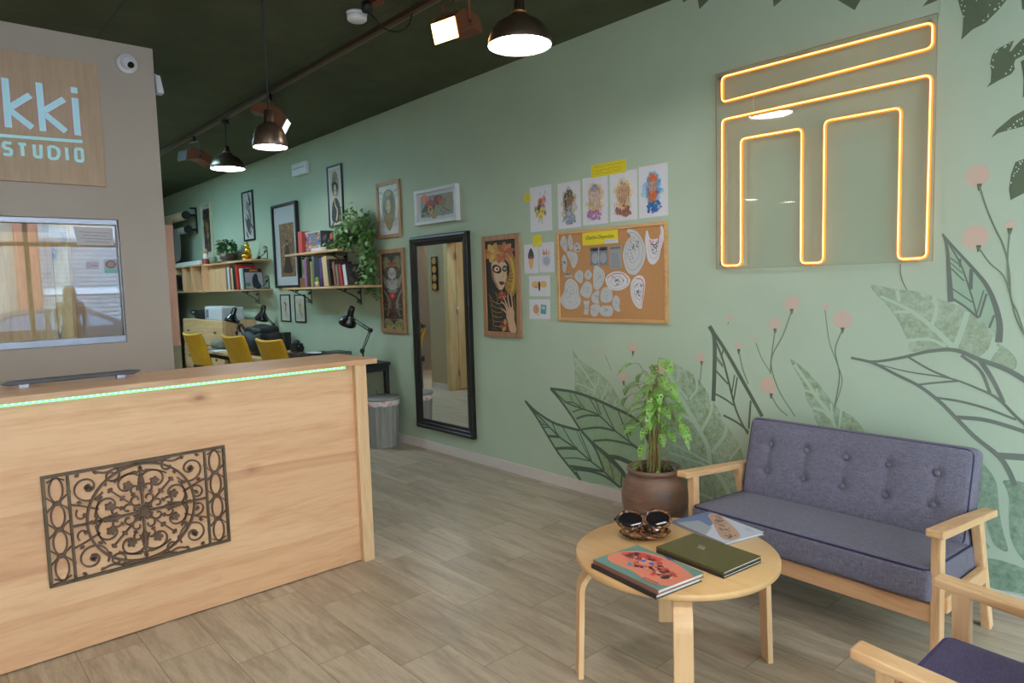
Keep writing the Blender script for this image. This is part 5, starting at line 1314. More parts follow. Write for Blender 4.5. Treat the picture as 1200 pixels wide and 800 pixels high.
def d_tatbook(a):
    a.rect(0, 0, 1, 1, (104, 140, 128), 1)
    a.poly([(.02, .55), (.1, .25), (.3, .08), (.6, .06), (.95, .2), (1, .3), (1, .75), (.8, .9), (.5, .82), (.2, .84), (.05, .75)], (226, 128, 100), 1.5, 4)
    a.poly([(.06, .45), (.2, .18), (.5, .12), (.4, .3), (.2, .5)], (214, 74, 70), 2, 4)
    rr = random.Random(6)
    for i in range(80):
        t = rr.random(); x = .14 + t * .76; y = .34 + .20 * t + rr.uniform(-.25, .25) * (1 - .55 * abs(2 * t - 1))
        a.ell(x, y, rr.uniform(.015, .04), rr.uniform(.02, .06), rr.choice([(190, 80, 66), (130, 60, 56), (236, 170, 150), (96, 50, 50), (206, 66, 70), (70, 44, 48)]), 2.4 + i * .015, t * 8, 9)
    for i in range(14):
        x = .16 + i * .053; y = .34 + .012 * i + rr.uniform(-.1, .12); a.stroke([(x - .03, y - .04), (x, y - .09), (x + .03, y), (x, y + .06)], .0016, (84, 46, 48), 4)
    a.ell(.44, .44, .08, .12, (232, 140, 116), 4.2); a.ell(.39, .42, .03, .045, (60, 110, 196), 5); a.ell(.5, .40, .03, .045, (60, 110, 196), 5)
    a.stroke([(.36, .58), (.44, .64), (.54, .56)], .004, (120, 48, 50), 5); a.poly([(.3, .6), (.42, .7), (.36, .74)], (70, 150, 176), 4.6)
    a.stroke([(.7, .86), (.9, .84)], .003, (40, 56, 52), 3, 0); a.stroke([(.72, .92), (.92, .9)], .002, (40, 56, 52), 3, 0); a.poly([(.42, .0), (.6, .0), (.55, .08)], (60, 84, 140), 2)
def d_olive(a):
    a.rect(0, 0, 1, 1, (92, 84, 46), 1)
    for i in range(5): a.stroke([(.30 + i * .022, .36), (.36 + i * .02, .50)], .0011, (206, 206, 200), 2, 0)
    a.stroke([(.33, .52), (.40, .47), (.44, .52)], .0011, (206, 206, 200), 2, 0); a.stroke([(.35, .45), (.43, .44)], .001, (206, 206, 200), 2, 0)
def d_arm(a):
    a.rect(0, 0, 1, 1, (186, 188, 200), 1)
    a.poly([(0, 0), (.2, 0), (.42, .5), (.62, 1), (0, 1)], (98, 112, 144), 1.5)
    a.poly([(.2, .55), (.5, .62), (.66, 1), (.1, 1)], (150, 152, 158), 1.8)
    a.poly([(.08, .03), (.20, .0), (.5, .17), (.8, .38), (.97, .58), (.97, .82), (.84, .86), (.55, .60), (.3, .36), (.12, .2)], (186, 146, 126), 2.4, 3)
    rr = random.Random(2)
    for i in range(60): t = rr.random(); a.ell(.16 + t * .74 + rr.uniform(-.03, .03), .10 + t * .60 + rr.uniform(-.10, .08), .02, .035, rr.choice([(126, 92, 80), (156, 118, 102), (104, 80, 74), (196, 160, 140)]), 3 + i * .01, t * 9, 8)
    a.stroke([(.76, .12), (.92, .16)], .002, (60, 60, 70), 4, 0); a.stroke([(.80, .20), (.90, .22)], .002, (60, 60, 70), 4, 0)
def cor(p, q, r, z):
    a, b, c = FL(*p, z), FL(*q, z), FL(*r, z); w = (b - a).length; h = (c - b).length
    return [(a.x, a.y), (b.x, b.y), (w, h)]
k1 = cor((695, 655), (771, 691), (821, 669), TZ + .031)
cover_book('dark spined book, lower of the two stacked at the front of the coffee table', [(k1[0][0] - .004, k1[0][1] - .006), (k1[1][0], k1[1][1] - .006), k1[2]], TZ, .0145, None, (44, 40, 40))
cover_book('book with red and teal tattoo artwork on its cover, on top of the stack', k1, TZ + .0147, .0155, d_tatbook, (140, 92, 84))
k2 = cor((769, 640), (848, 670), (888, 650), TZ + .022)
cover_book('dark edged book, directly under the olive one on the coffee table', [(k2[0][0] + .003, k2[0][1] - .004), (k2[1][0] + .003, k2[1][1] - .004), k2[2]], TZ, .0105, None, (42, 36, 38))
cover_book('olive green book with a fine silver emblem, lying on a dark one', k2, TZ + .0107, .0105, d_olive, (92, 84, 46))
k3 = cor((787, 610), (849, 636), (888, 618), TZ + .012)
k3[2] = (k3[2][0], min(k3[2][1], .21))
cover_book('grey blue magazine with a tattooed arm, nearest the sofa on the coffee table', k3, TZ, .012, d_arm, (150, 150, 160), name='magazine', cat='magazine')

# big sunglasses
c = FL(755, 627, TZ)
sgm = thing('sunglasses', 'brown oversized sunglasses folded on the coffee table', 'sunglasses', (c.x, c.y, TZ), radians(50))
def torto():
    t = NT('tortoiseshell'); n = t.noise(t.coords(), 45, 3, .6, 1.0)
    t.link(t.ramp(n, [(.42, rgb(34, 26, 24)), (.5, rgb(86, 54, 36)), (.62, rgb(196, 120, 60))]), t.b.inputs['Base Color']); t.b.inputs['Roughness'].default_value = .12; return t.m
M_tort = torto(); M_lens = plain('smoked_lens', (26, 22, 24), .05)
tilt = Matrix.Rotation(radians(-38), 3, 'X')
for s in (-1, 1):
    ring = [tilt @ Vector((s * .040 + .038 * cos(t * pi / 12), 0, .026 * sin(t * pi / 12))) + Vector((0, 0, .040)) for t in range(24)]
    MB().tube(ring, .0042, 8, True).build('rim', M_tort, sgm, local=True)
    m = MB(); n = 24; vs = [Vector(p) for p in ring]; cc = tilt @ Vector((s * .040, -.006, 0)) + Vector((0, 0, .040)); vs.append(cc)
    m.add(vs, [(i, (i + 1) % n, n) for i in range(n)], 0, True); m.build('lens', M_lens, sgm, local=True)
    MB().tube(catmull([tilt @ Vector((s * .074, .004, .010)) + Vector((0, 0, .040)), Vector((s * .078, .03, .030)), Vector((s * .03, .075, .010)), Vector((-s * .03, .085, .006 + .004 * (s + 1)))], 6), [.007] + [.0045] * 18, 8, flat=.6).build('temple', M_tort, sgm, local=True)
MB().tube([tilt @ Vector((-.009, 0, .012)) + Vector((0, 0, .040)), tilt @ Vector((0, -.002, .015)) + Vector((0, 0, .040)), tilt @ Vector((.009, 0, .012)) + Vector((0, 0, .040))], .004, 8).build('bridge', M_tort, sgm, local=True)
# case / shell like tray under them
m = MB(); m.lathe([(0, .001), (.03, .001), (.055, .012), (.068, .024), (.070, .022), (.058, .008), (.03, 0), (0, 0)], (0, 0, 0), 28, 0, Matrix.Diagonal((1.45, .95, 1)))
tr = m.build('glasses_bowl', M_tort, origin=(0, 0, 0)); tr.location = (c.x + .012, c.y - .01, TZ + .0005); tr.rotation_euler = (0, 0, radians(50)); tag(tr, 'small glossy brown bowl under the sunglasses on the coffee table', 'bowl')
sgm.location.z = TZ + .010; sgm.scale = (1.35, 1.35, 1.35)

# ------------------------------------------------------------------ sofa and armchair
def seat_piece(name, label, cat, loc, rz, Wd, fab, pipe, btn_cols, dark_name=None, ah=.52):
    t = thing(name, label, cat, loc, rz)
    hw = Wd / 2; xa = hw - .03
    for s in (-1, 1):
        x = s * xa
        # arm: plank slightly wider at the front, curving in plan
        m = MB(); P_ = [(-.030, -.005), (.030, -.005), (.032, .05), (.030, .56), (-.022, .56), (-.030, .3)]
        m.prism([(p[0] * s, p[1]) for p in P_], (x, 0, ah + .038), (1, 0, 0), Vector((0, 1, -.09)).normalized(), Vector((0, .09, 1)).normalized(), -.028, 0)
        m.build('armrest', M_oak, t, local=True, bevel=.006, bseg=3)
        MB().beam((x - s * .012, .075, 0), (x - s * .012, .065, ah + .008), .034, .042, w1=.034, h1=.046).build('leg', M_oakZ, t, local=True, bevel=.004)
        MB().beam((x - s * .008, .60, 0), (x - s * .008, .44, ah - .02), .034, .040, w1=.034, h1=.046).build('leg', M_oakZ, t, local=True, bevel=.004)
        MB().beam((x, .09, .262), (x, .50, .255), .028, .062).build('side_rail', M_oak, t, local=True, bevel=.003)
        cb_ = MB().cyl((x + s * .02, .50, .27), (x + s * .0215, .50, .27), .006)
    MB().bb((-hw + .045, .055, .195), (hw - .045, .08, .262)).build('front_rail', M_oakX, t, local=True, bevel=.003)
    MB().bb((-hw + .045, .49, .195), (hw - .045, .515, .262)).build('back_rail', M_oakX, t, local=True, bevel=.003)
    # seat cushion
    sw = Wd - .105; th = .125
    Ms = Matrix.Translation((0, .285, .262 + th / 2)) @ Matrix.Rotation(radians(-2.5), 4, 'X')
    def ds(p, n):
        if p.z > 0:
            k = (1 - (2 * p.x / sw) ** 4) * (1 - (2 * p.y / .5) ** 4); p = p + Vector((0, 0, .014 * max(0, k)))
        return p
    seat = MB().rbox((sw, .52, th), .022, (24, 14, 5), Ms, 0, ds).build('seat_cushion', fab, t, local=True)
    def ringpts(hx, hy, r, z):
        return [Vector((p.x, p.y, z)) for p in rounded([(-hx, -hy), (hx, -hy), (hx, hy), (-hx, hy)], r)] if 0 else [Vector((p[0], p[1], z)) for p in [(v.x, v.y) for v in rounded([Vector((-hx, -hy)), Vector((hx, -hy)), Vector((hx, hy)), Vector((-hx, hy))], r)]]
    pr = [Ms @ p for p in ringpts(sw / 2 - .006, .254, .03, th / 2 - .006)]
    MB().tube(pr, .0045, 8, True).build('piping', pipe, seat, local=True)
    # back cushion: upright slab with two rows of buttons
    bw_, bh, bt = Wd - .125, .40, .10
    Mb = Matrix.Translation((0, .512, .545)) @ Matrix.Rotation(radians(-15), 4, 'X')
    cols = [(-.5 + (i + .5) / btn_cols) * bw_ * .92 for i in range(btn_cols)]
    B = [(x, z) for x in cols for z in (.075, -.055)]
    def db(p, n):
        if p.y < 0:
            k = max(0, 1 - (2 * p.x / bw_) ** 6) * max(0, 1 - (2 * p.z / bh) ** 4)
            d_ = -.018 * k
            for bx, bz in B:
                rr = ((p.x - bx) ** 2 + (p.z - bz) ** 2); d_ += .016 * math.exp(-rr / .0006)
                d_ += .004 * math.exp(-((p.x - bx) ** 2) / .00006) * math.exp(-((p.z - .01) ** 2) / .012)
            for bz in (.075, -.055): d_ += .003 * math.exp(-((p.z - bz) ** 2) / .00008) * k
            p = p + Vector((0, d_, 0))
        if p.z > 0: p = p + Vector((0, 0, .0))
        return p
    back = MB().rbox((bw_, bt, bh), .03, (int(bw_ / .014), 3, 30), Mb, 0, db).build('backrest', fab, t, local=True)
    hx, hz = bw_ / 2 - .012, bh / 2 - .012
    pr = [Mb @ Vector((p.x, -bt / 2 + .006, p.y)) for p in [v for v in rounded([Vector((-hx, -hz)), Vector((hx, -hz)), Vector((hx, hz)), Vector((-hx, hz))], .035)]]
    MB().tube(pr, .004, 8, True).build('piping', pipe, back, local=True)
    for bx, bz in B:
        MB().ball(Mb @ Vector((bx, -bt / 2 - .009, bz)), (.0125, .006, .0125), 14, 8, 0, Matrix.Rotation(radians(-15), 3, 'X')).build('button', fab, t, local=True)
    return t
seat_piece('sofa', 'two seat slate blue buttoned sofa with light wooden arms against the mural', 'sofa', (-1.322, -.800, 0), radians(-2.2), 1.12, M_sofa, M_sofap, 5)
seat_piece('armchair', 'deep purple armchair with light wooden arms at the bottom right corner', 'armchair', (-.665, -1.492, 0), radians(-90.5), .62, M_seat, plain('violet_piping', (74, 62, 112), .8), 3)

# ------------------------------------------------------------------ plants
def leaf(mb, base, d, up, L, Wd, holes=False, droop=.25, fold=.15, mi=0):
    d = Vector(d).normalized(); up = Vector(up); sd = d.cross(up)
    if sd.length < 1e-3: sd = d.orthogonal()
    sd.normalize(); up = sd.cross(d); base = Vector(base)
    nu, nv = (10, 4) if holes else (5, 1)
    vs = []; idx = {}
    for i in range(nu + 1):
        u = i / nu; w = Wd / 2 * (sin(pi * min(1, u ** .72)) ** .75 if 0 < u < 1 else 0.02)
        c = base + d * (L * u) - up * (droop * L * u * u)
        for j in range(-nv, nv + 1):
            idx[i, j] = len(vs); v = j / nv
            vs.append(c + sd * (w * v) + up * (abs(v) * w * fold))
    fs = []
    for i in range(nu):
        for j in range(-nv, nv):
            if holes and i in (2, 4, 6) and (j in (-3, -2, 1, 2)): continue
            if holes and i in (8,) and (j in (-2, 1)): continue
            fs.append((idx[i, j], idx[i + 1, j], idx[i + 1, j + 1], idx[i, j + 1]))
    mb.add(vs, fs, mi, True)
rnd = random.Random(5)
PC = Vector((on(1, -.27, 767, 560).x, -.27, 0))
pot = thing('potted_plant', 'tall slit-leaved plant in a round brown clay pot beside the sofa', 'potted plant', tuple(PC))
prof = [(.0, .0), (.115, 0), (.135, .02), (.165, .09), (.186, .17), (.190, .225), (.180, .285), (.158, .330), (.147, .345), (.150, .356), (.157, .366), (.154, .380), (.146, .384), (.136, .378), (.132, .350), (.128, .335), (0, .33)]
MB().lathe(prof, tuple(PC), 56).build('pot', M_clay, pot)
MB().lathe([(0, .345), (.08, .343), (.129, .338)], tuple(PC), 24).build('soil', M_soil, pot)
m = MB(); m.cyl(PC + Vector((0, 0, .33)), PC + Vector((-.005, 0, .62)), .020, .016, 14); m.build('support_stick', M_bark, pot)
stems = MB(); fol = MB(); tops = []
for i in range(22):
    a = rnd.random() * 2 * pi; r = rnd.uniform(.010, .040); h = rnd.uniform(.30, .52)
    pts = [PC + Vector((r * 1.15 * cos(a), r * 1.15 * sin(a), .34))]
    for k in range(1, 5):
        q = k / 4; aa = a + q * rnd.uniform(-.9, .9); rr = r * (1 - .15 * q) + .012 * sin(q * 9 + i)
        pts.append(PC + Vector((rr * cos(aa), rr * sin(aa), .34 + h * q)))
    stems.tube(catmull(pts, 4), .0042, 6); tops.append(pts)
def petiole(p0, p1, L, Wd, droop=.3, holes=True):
    p0 = Vector(p0); p1 = Vector(p1); mid = (p0 + p1) / 2 + Vector((0, 0, .03))
    stems.tube(catmull([p0, mid, p1], 5), .0018, 5)
    d = (p1 - mid); d.z *= .3; d = d.normalized()
    leaf(fol, p1, d + Vector((0, 0, -.25)), (0, -.25, 1), L, Wd, holes, droop, .12)
def PP(x, y, off=.27): return W(x, y, off)
hand = [((757, 440), (741, 426), .105, .06), ((762, 445), (752, 437), .09, .05), ((770, 430), (776, 421), .11, .075), ((755, 462), (738, 452), .1, .05), ((752, 470), (736, 464), .09, .055), ((758, 480), (742, 476), .07, .045), ((757, 492), (740, 490), .09, .06), ((755, 500), (745, 497), .1, .06), ((758, 505), (735, 497), .08, .05),
        ((780, 478), (790, 484), .12, .05), ((778, 500), (798, 497), .1, .04), ((784, 482), (797, 497), .13, .035), ((776, 505), (784, 506), .07, .04), ((763, 438), (765, 428), .09, .055), ((768, 447), (775, 441), .1, .05), ((772, 452), (783, 449), .11, .045), ((757, 515), (754, 520), .1, .05)]
for a_, b_, L_, w_ in hand: petiole(PP(*a_), PP(*b_, rnd.uniform(.20, .36)), L_, w_, rnd.uniform(.2, .7))
for i in range(62):
    s = rnd.choice(tops); p = s[-1 - rnd.randint(0, 1)] + Vector((0, 0, rnd.uniform(-.05, .05))); a = rnd.random() * 2 * pi
    lv = (p.z - PC.z - .45) / .35
    L_ = rnd.uniform(.06, .12); e = p + Vector((cos(a), sin(a), rnd.uniform(.1, .9))) * rnd.uniform(.03, .10)
    petiole(p, e, L_, L_ * rnd.uniform(.45, .62), rnd.uniform(.1, .5), L_ > .07)
for i in range(16):
    a = rnd.random() * 2 * pi; p = PC + Vector((.1 * cos(a), .1 * sin(a), .345)); petiole(p - Vector((.03 * cos(a), .03 * sin(a), 0)), p + Vector((0, 0, rnd.uniform(.01, .05))), .04, .022, .3, False)
stems.build('stems', M_stem, pot); fol.build('foliage', M_leaf, pot)

# trailing ivy at the end of the bookshelf
def tri_leaf_cloud(mb, pts, n, spread, L, r):
    for i in range(n):
        k = r.random() * (len(pts) - 1); j = int(k); p = Vector(pts[j]).lerp(Vector(pts[min(j + 1, len(pts) - 1)]), k - j)
        sp = spread[min(j, len(spread) - 1)] if isinstance(spread, list) else spread
        p = p + Vector((r.gauss(0, sp * .5), r.gauss(0, sp * .35), r.gauss(0, sp * .4)))
        if p.y > -.02: p.y = -.02 - r.random() * .03
        d = Vector((r.uniform(-1, 1), r.uniform(-1.2, .1), r.uniform(-1, .5)))
        leaf(mb, p, d, (r.uniform(-.5, .5), -1, 1), L * r.uniform(.7, 1.3), L * r.uniform(.6, .95), False, .3, .1)

# ------------------------------------------------------------------ wall shelves, things on them
def bracket(par, x, z, dep, down=True):
    s = -1 if down else 1
    m = MB(); m.bb((x - .008, -.004, min(z, z + s * .17)), (x + .008, -.0005, max(z, z + s * .17)))
    m.tube(catmull([(x, -.01, z + s * .15), (x, -.06, z + s * .09), (x, -dep * .8, z + s * .012)], 5), .005, 6)
    m.tube([(x, -.006, z + s * .006), (x, -dep * .92, z + s * .006)], .005, 6)
    for cy_, cz_, r in ((-.03, z + s * .135, .022), (-.025, z + s * .05, .016), (-dep * .6, z + s * .022, .016)):
        m.tube([(x, cy_ + r * (1 - k / 26) * cos(k * .45), cz_ + r * (1 - k / 26) * sin(k * .45)) for k in range(20)], .004, 5)
    m.build('bracket', M_iron, par)
S2U, S2L, S1U, S1L = 1.835, 1.474, 1.835, 1.474; SD = .235
def shelf(label, x0, x1, z, dep, bxs, up=False):
    t = thing('wall_shelf', label, 'shelf', ((x0 + x1) / 2, -dep / 2, z - .025))
    MB().bb((x0, -dep, z - .022), (x1, -.001, z)).build('board', M_pine, t, bevel=.002)
    for bx in bxs: bracket(t, bx, z if up else z - .022, dep, not up)
    return t
shelf('upper pine bookshelf board with trailing ivy, on the right of the shelves', -7.36, -6.14, S2U, SD, [-7.1, -6.4])
shelf('lower pine bookshelf board full of books above the black desk lamp', -7.36, -5.72, S2L, .285, [-7.25, -6.15])
shelf('upper pine shelf board with golden figurine on the far wall', -10.05, -8.29, S1U, .24, [-8.9])
shelf('lower pine shelf board with magazines on the far wall', -10.05, -8.30, S1L, .24, [-8.75])
# scrolled end stops standing on the boards
for nm, x, z, lb in (('shelf_stop', -8.40, S1U, 'black scrolled iron bracket on the upper far shelf'), ('shelf_stop', -8.40, S1L, 'black scrolled iron bracket on the lower far shelf beside the magazines'), ('shelf_stop', -7.28, S2L, 'black scrolled iron bracket at the left end of the lower bookshelf')):
    m = MB(); m.bb((x - .008, -.006, z), (x + .008, -.001, z + .15)); m.tube([(x, -.01, z + .006), (x, -.16, z + .006)], .005, 6)
    m.tube(catmull([(x, -.012, z + .12), (x, -.06, z + .05), (x, -.14, z + .012)], 5), .005, 6)
    for cy_, cz_, r in ((-.03, z + .14, .022), (-.03, z + .09, .016)): m.tube([(x, cy_ + r * (1 - k / 26) * cos(k * .45), cz_ + r * (1 - k / 26) * sin(k * .45)) for k in range(20)], .004, 5)
    o = m.build(nm, M_iron, origin=(x, -.05, z)); tag(o, lb, 'bracket')
# cube shelf at the far end
cu = thing('cube_shelf', 'pine cube shelf with open compartments under white boxes on the far wall', 'shelf', (-10.65, -.15, S1L))
cx0, cx1 = -11.35, -10.05; cd = .26
m = MB(); m.bb((cx0, -cd, S1L - .022), (cx1, -.012, S1L)).bb((cx0, -cd, S1U - .01), (cx1, -.012, S1U + .01)); m.build('boards', M_pine, cu)
for x in (cx0, cx0 + .38, cx0 + .80, cx1 - .02): MB().bb((x, -cd, S1L), (x + .022, -.012, S1U - .01)).build('divider', M_pineV, cu)
MB().bb((cx0, -.012, S1L - .022), (cx1, -.001, S1U + .01)).build('back_board', M_pine, cu)
pn = MB().bb((-10.04, -.17, S1L + .001), (-9.25, -.001, S1U - .023)).build('drawer_box', M_pineV, origin=(-9.6, -.1, S1L)); tag(pn, 'closed pine box filling the left of the far shelf', 'box')
def simple(name, label, cat, mb, mat, org, bevel=0, group=None):
    o = mb.build(name, mat, origin=org, bevel=bevel); tag(o, label, cat, group); return o
simple('document_box', 'low white box lying on top of the cube shelf', 'box', MB().bb((-11.35, -.24, S1U + .011), (-10.25, -.02, S1U + .065)), M_white, (-10.8, -.1, S1U + .01), .004)
# open black tray inside the cube shelf
m = MB(); m.bb((cx0 + .05, -.25, S1L), (cx0 + .36, -.02, S1L + .03)).bb((cx0 + .05, -.25, S1L + .03), (cx0 + .11, -.02, S1L + .25)).bb((cx0 + .05, -.25, S1L + .22), (cx0 + .36, -.02, S1L + .25))
simple('file_holder', 'black file holder standing in the left compartment of the cube shelf', 'file holder', m, M_black, (cx0 + .2, -.1, S1L))
# nutcracker-like small figurine: white and red
p = W(229, 303, .15); 
t = thing('figurine', 'small white and red figurine standing on the cube shelf', 'figurine', (-10.18, -.16, S1U + .011))
MB().ball((-10.18, -.16, S1U + .09), (.045, .04, .08), 14, 10).build('body', ink((206, 196, 186)), t)
MB().ball((-10.18, -.16, S1U + .19), (.034, .03, .034), 14, 10).build('head', ink((186, 140, 110)), t)
MB().lathe([(.05, .0), (.052, .06), (.046, .075), (.04, .07)], (-10.18, -.16, S1U + .011), 16).build('red_skirt', ink((150, 50, 44)), t)
simple('small_pot', 'small grey green empty pot beside the figurine on the shelf', 'pot', MB().lathe([(0, 0), (.04, 0), (.05, .09), (.044, .09), (.036, .01), (0, .01)], (-9.92, -.15, S1U), 20), ink((126, 134, 112)), (-9.92, -.15, S1U))
# bonsai like leafy plant
pc = Vector((-9.38, -.13, S1U))
t = thing('potted_shrub', 'bushy dark green plant in a small brown pot on the far shelf', 'potted plant', tuple(pc))
MB().lathe([(0, 0), (.13, 0), (.15, .02), (.0, .02)], tuple(pc), 20).build('saucer', ink((128, 118, 108)), t)
MB().lathe([(0, .02), (.08, .02), (.105, .05), (.11, .11), (.1, .115), (.09, .1), (0, .1)], tuple(pc), 24).build('pot', ink((96, 78, 66), .4), t)
m = MB(); r = random.Random(3)
for i in range(330):
    th = r.random() * 2 * pi; ph = r.uniform(-.35, 1.0); rr = r.uniform(.6, 1)
    p = pc + Vector((.27 * rr * cos(th) * (1 - .4 * max(0, ph)), -abs(.14 * rr * sin(th)) + .04, .17 + .14 * ph * rr))
    leaf(m, p, (cos(th), -abs(sin(th)), r.uniform(-.6, .5)), (r.uniform(-.4, .4), -.3, 1), r.uniform(.035, .06), r.uniform(.025, .04))
m.build('foliage', M_leafd, t)
m = MB()
for i in range(6): a = i; m.tube([pc + Vector((0, 0, .1)), pc + Vector((.12 * cos(a), -.05 * abs(sin(a)), .22))], .005, 5)
m.build('stems', M_stem, t)
# golden figurine
gc = Vector((-8.70, -.13, S1U)); M_gold = plain('polished_gold', (232, 170, 52), .22, .9, var=.1)
t = thing('golden_figurine', 'shiny golden seated figurine on the upper far shelf', 'figurine', tuple(gc))
MB().lathe([(0, 0), (.07, 0), (.066, .02), (.058, .025), (0, .025)], tuple(gc), 20).build('base', M_gold, t)
m = MB(); m.ball(gc + Vector((0, 0, .06)), (.06, .05, .045)); m.ball(gc + Vector((0, .005, .11)), (.045, .038, .055)); m.ball(gc + Vector((.04, -.03, .055)), (.03, .03, .028)); m.ball(gc + Vector((-.04, -.03, .055)), (.03, .03, .028)); m.build('body', M_gold, t)
MB().ball(gc + Vector((0, -.005, .175)), (.032, .032, .036)).ball(gc + Vector((0, 0, .212)), (.015, .015, .014)).build('head', M_gold, t)
simple('book_stop', 'small dark object beside the golden figurine', 'ornament', MB().ball((-8.42, -.10, S1U + .02), (.03, .02, .02)), M_black, (-8.42, -.1, S1U))
# tiny bottles in front of the box
r = random.Random(9)
for i in range(7):
    x = -9.17 + i * .053; cc = [(150, 60, 66), (186, 170, 176), (60, 40, 60), (176, 120, 130), (90, 90, 150), (60, 44, 50), (120, 56, 60)][i]
    o = simple('ink_bottle', ['dark red', 'pale grey', 'deep purple', 'dusty pink', 'slate blue', 'brown black', 'brick red'][i] + ' small ink bottle in the row on the lower far shelf', 'bottle', MB().lathe([(0, 0), (.017, 0), (.018, .04), (.008, .05), (.008, .065), (0, .065)], (x, -.21, S1L), 12), ink(cc), (x, -.2, S1L), 0, 'ink bottles on the lower far shelf')

def standing_book(label, x, z, th, dep, h, c, lean=0.0, yf=-.2, cover=None, group=None, name='book', cat='book', spine=None):
    """upright book: spine faces the room, thickness along the wall; lean tips it towards -X"""
    t = thing(name, label, cat, (x, yf + dep / 2, z), 0, group)
    t.rotation_euler = (0, -lean, 0)
    m = MB().bb((0, -dep / 2, 0), (.003, dep / 2, h)).bb((th - .003, -dep / 2, 0), (th, dep / 2, h)).bb((.003, -dep / 2, 0), (th - .003, -dep / 2 + .003, h))
    m.build('cover', ink(c, .45), t, local=True)
    MB().bb((.003, -dep / 2 + .003, .003), (th - .003, dep / 2 - .004, h - .004)).build('pages', M_pages, t, local=True)
    if cover:
        a = Art((th, -dep / 2, h), (0, 1, 0), (0, 0, -1), (1, 0, 0), None, .0003, dep, h); cover(a); a.mb.build('cover_print', M_print, t, local=True)
    if spine:
        a = Art((0, -dep / 2, h), (1, 0, 0), (0, 0, -1), (0, -1, 0), None, .0003, th, h); spine(a); a.mb.build('spine_print', M_print, t, local=True)
    return t
def blotch(cols, n=14, seed=1, bgc=None):
    def f(a):
        r = random.Random(seed)
        if bgc: a.rect(0, 0, 1, 1, bgc, 1)
        for i in range(n): a.ell(r.uniform(.2, .8), r.uniform(.15, .85), r.uniform(.06, .2), r.uniform(.03, .12), r.choice(cols), 2 + i * .1, r.random() * 3, 9)
    return f
def BX(px, off=.2, y=320): return on(1, -off, px, y).x
# books on the lower bookshelf, left to right
g2 = 'books on the lower bookshelf'
bk = [('pink and white spined book, first on the lower bookshelf', 358.5, .05, .19, .285, (150, 96, 130), 0, None), ('black spined book, second on the lower bookshelf', 361.8, .06, .19, .29, (40, 36, 40), 0, None),
      ('thin yellow spined book on the lower bookshelf', 365.5, .03, .19, .26, (168, 156, 50), 0, None), ('tall grey spined book on the lower bookshelf', 367.6, .04, .20, .315, (110, 106, 110), 0, None),
      ('thick dark blue spined book on the lower bookshelf', 370.0, .12, .20, .30, (40, 44, 60), .0, None), ('violet spined book on the lower bookshelf', 375.5, .05, .19, .29, (84, 66, 116), .0, None),
      ('large tan book leaning at the centre of the lower bookshelf', 379.6, .10, .22, .295, (206, 176, 134), .10, None),
      ('large black covered book leaning on the tan one', 384.0, .05, .205, .265, (40, 40, 42), .12, blotch([(84, 84, 84), (60, 60, 62), (120, 116, 110)], 10, 4, (46, 46, 48))),
      ('brown spined book leaning right of the black covered one', 393.0, .05, .19, .235, (130, 80, 66), .16, blotch([(150, 110, 90), (90, 60, 52)], 8, 2, (70, 52, 50))), ('white and brown spined book leaning on the shelf', 396.5, .04, .19, .21, (130, 110, 96), .16, None),
      ('red spined book leaning on the lower bookshelf', 400.0, .05, .19, .205, (160, 48, 50), .18, None), ('white spined book with a dark portrait cover, rightmost on the bookshelf', 405.0, .06, .20, .20, (206, 202, 204), .18, blotch([(110, 90, 84), (66, 58, 60), (150, 130, 120), (40, 38, 40)], 16, 8, (74, 66, 66)))]
_pv = None
for lb, px, th, dp, h, c, ln, cv in bk:
    xb = BX(px); 
    if _pv: xb = max(xb, _pv[0] + _pv[1] / cos(_pv[2]) + .002 + max(0.0, h * (math.tan(ln) - math.tan(_pv[2]))))
    _pv = (xb, th, ln)
    standing_book(lb, xb, S2L + .001, th, dp, h, c, ln, -.215, cv, g2)
cp = Vector((BX(374.5, .22, 330), -.222 - .02, S2L))
t = thing('small_cactus', 'tiny green cactus in a beige cup in front of the books', 'potted plant', (cp.x, -.245, S2L + .001))
# books on the far lower shelf
g1 = 'magazines on the lower far shelf'
def d_mag(a):
    a.rect(0, 0, 1, 1, (168, 164, 178), 1); a.rect(0, 0, 1, .2, (34, 32, 36), 1.6); a.rect(.3, .05, .75, .15, (222, 110, 44), 2); a.poly([(.45, .95), (.4, .55), (.5, .35), (.62, .25), (.72, .35), (.75, .6), (.9, .95)], (44, 44, 54), 2, 3); a.ell(.15, .8, .15, .1, (90, 140, 84), 2.2)
def d_red(a): a.rect(0, 0, 1, 1, (214, 50, 36), 1); a.ell(.6, .16, .2, .05, (222, 190, 176), 2)
fb_ = [('grey spined magazine, first of those on the far shelf', 265.8, .06, .2, .29, (104, 104, 112), .0, None), ('white spined magazine on the far shelf', 267.6, .05, .2, .285, (206, 206, 208), .02, None), ('brown spined magazine on the far shelf', 269.6, .07, .2, .28, (140, 96, 70), .05, None),
       ('cream spined magazine on the far shelf', 271.3, .05, .2, .27, (206, 186, 140), .07, None), ('black folder leaning on the far shelf', 272.8, .10, .2, .29, (34, 44, 40), .09, None), ('large bright red folder leaning on the far shelf', 277.3, .06, .225, .30, (214, 50, 36), .10, d_red),
       ('white magazine leaning on the red folder', 282.5, .05, .19, .255, (206, 212, 206), .10, None), ('pale green spined magazine leaning on the far shelf', 284.8, .04, .19, .255, (176, 196, 186), .10, None), ('black topped magazine with an orange title and dark figure on its cover', 287.0, .05, .215, .25, (48, 44, 50), .12, d_mag)]
_pv = None
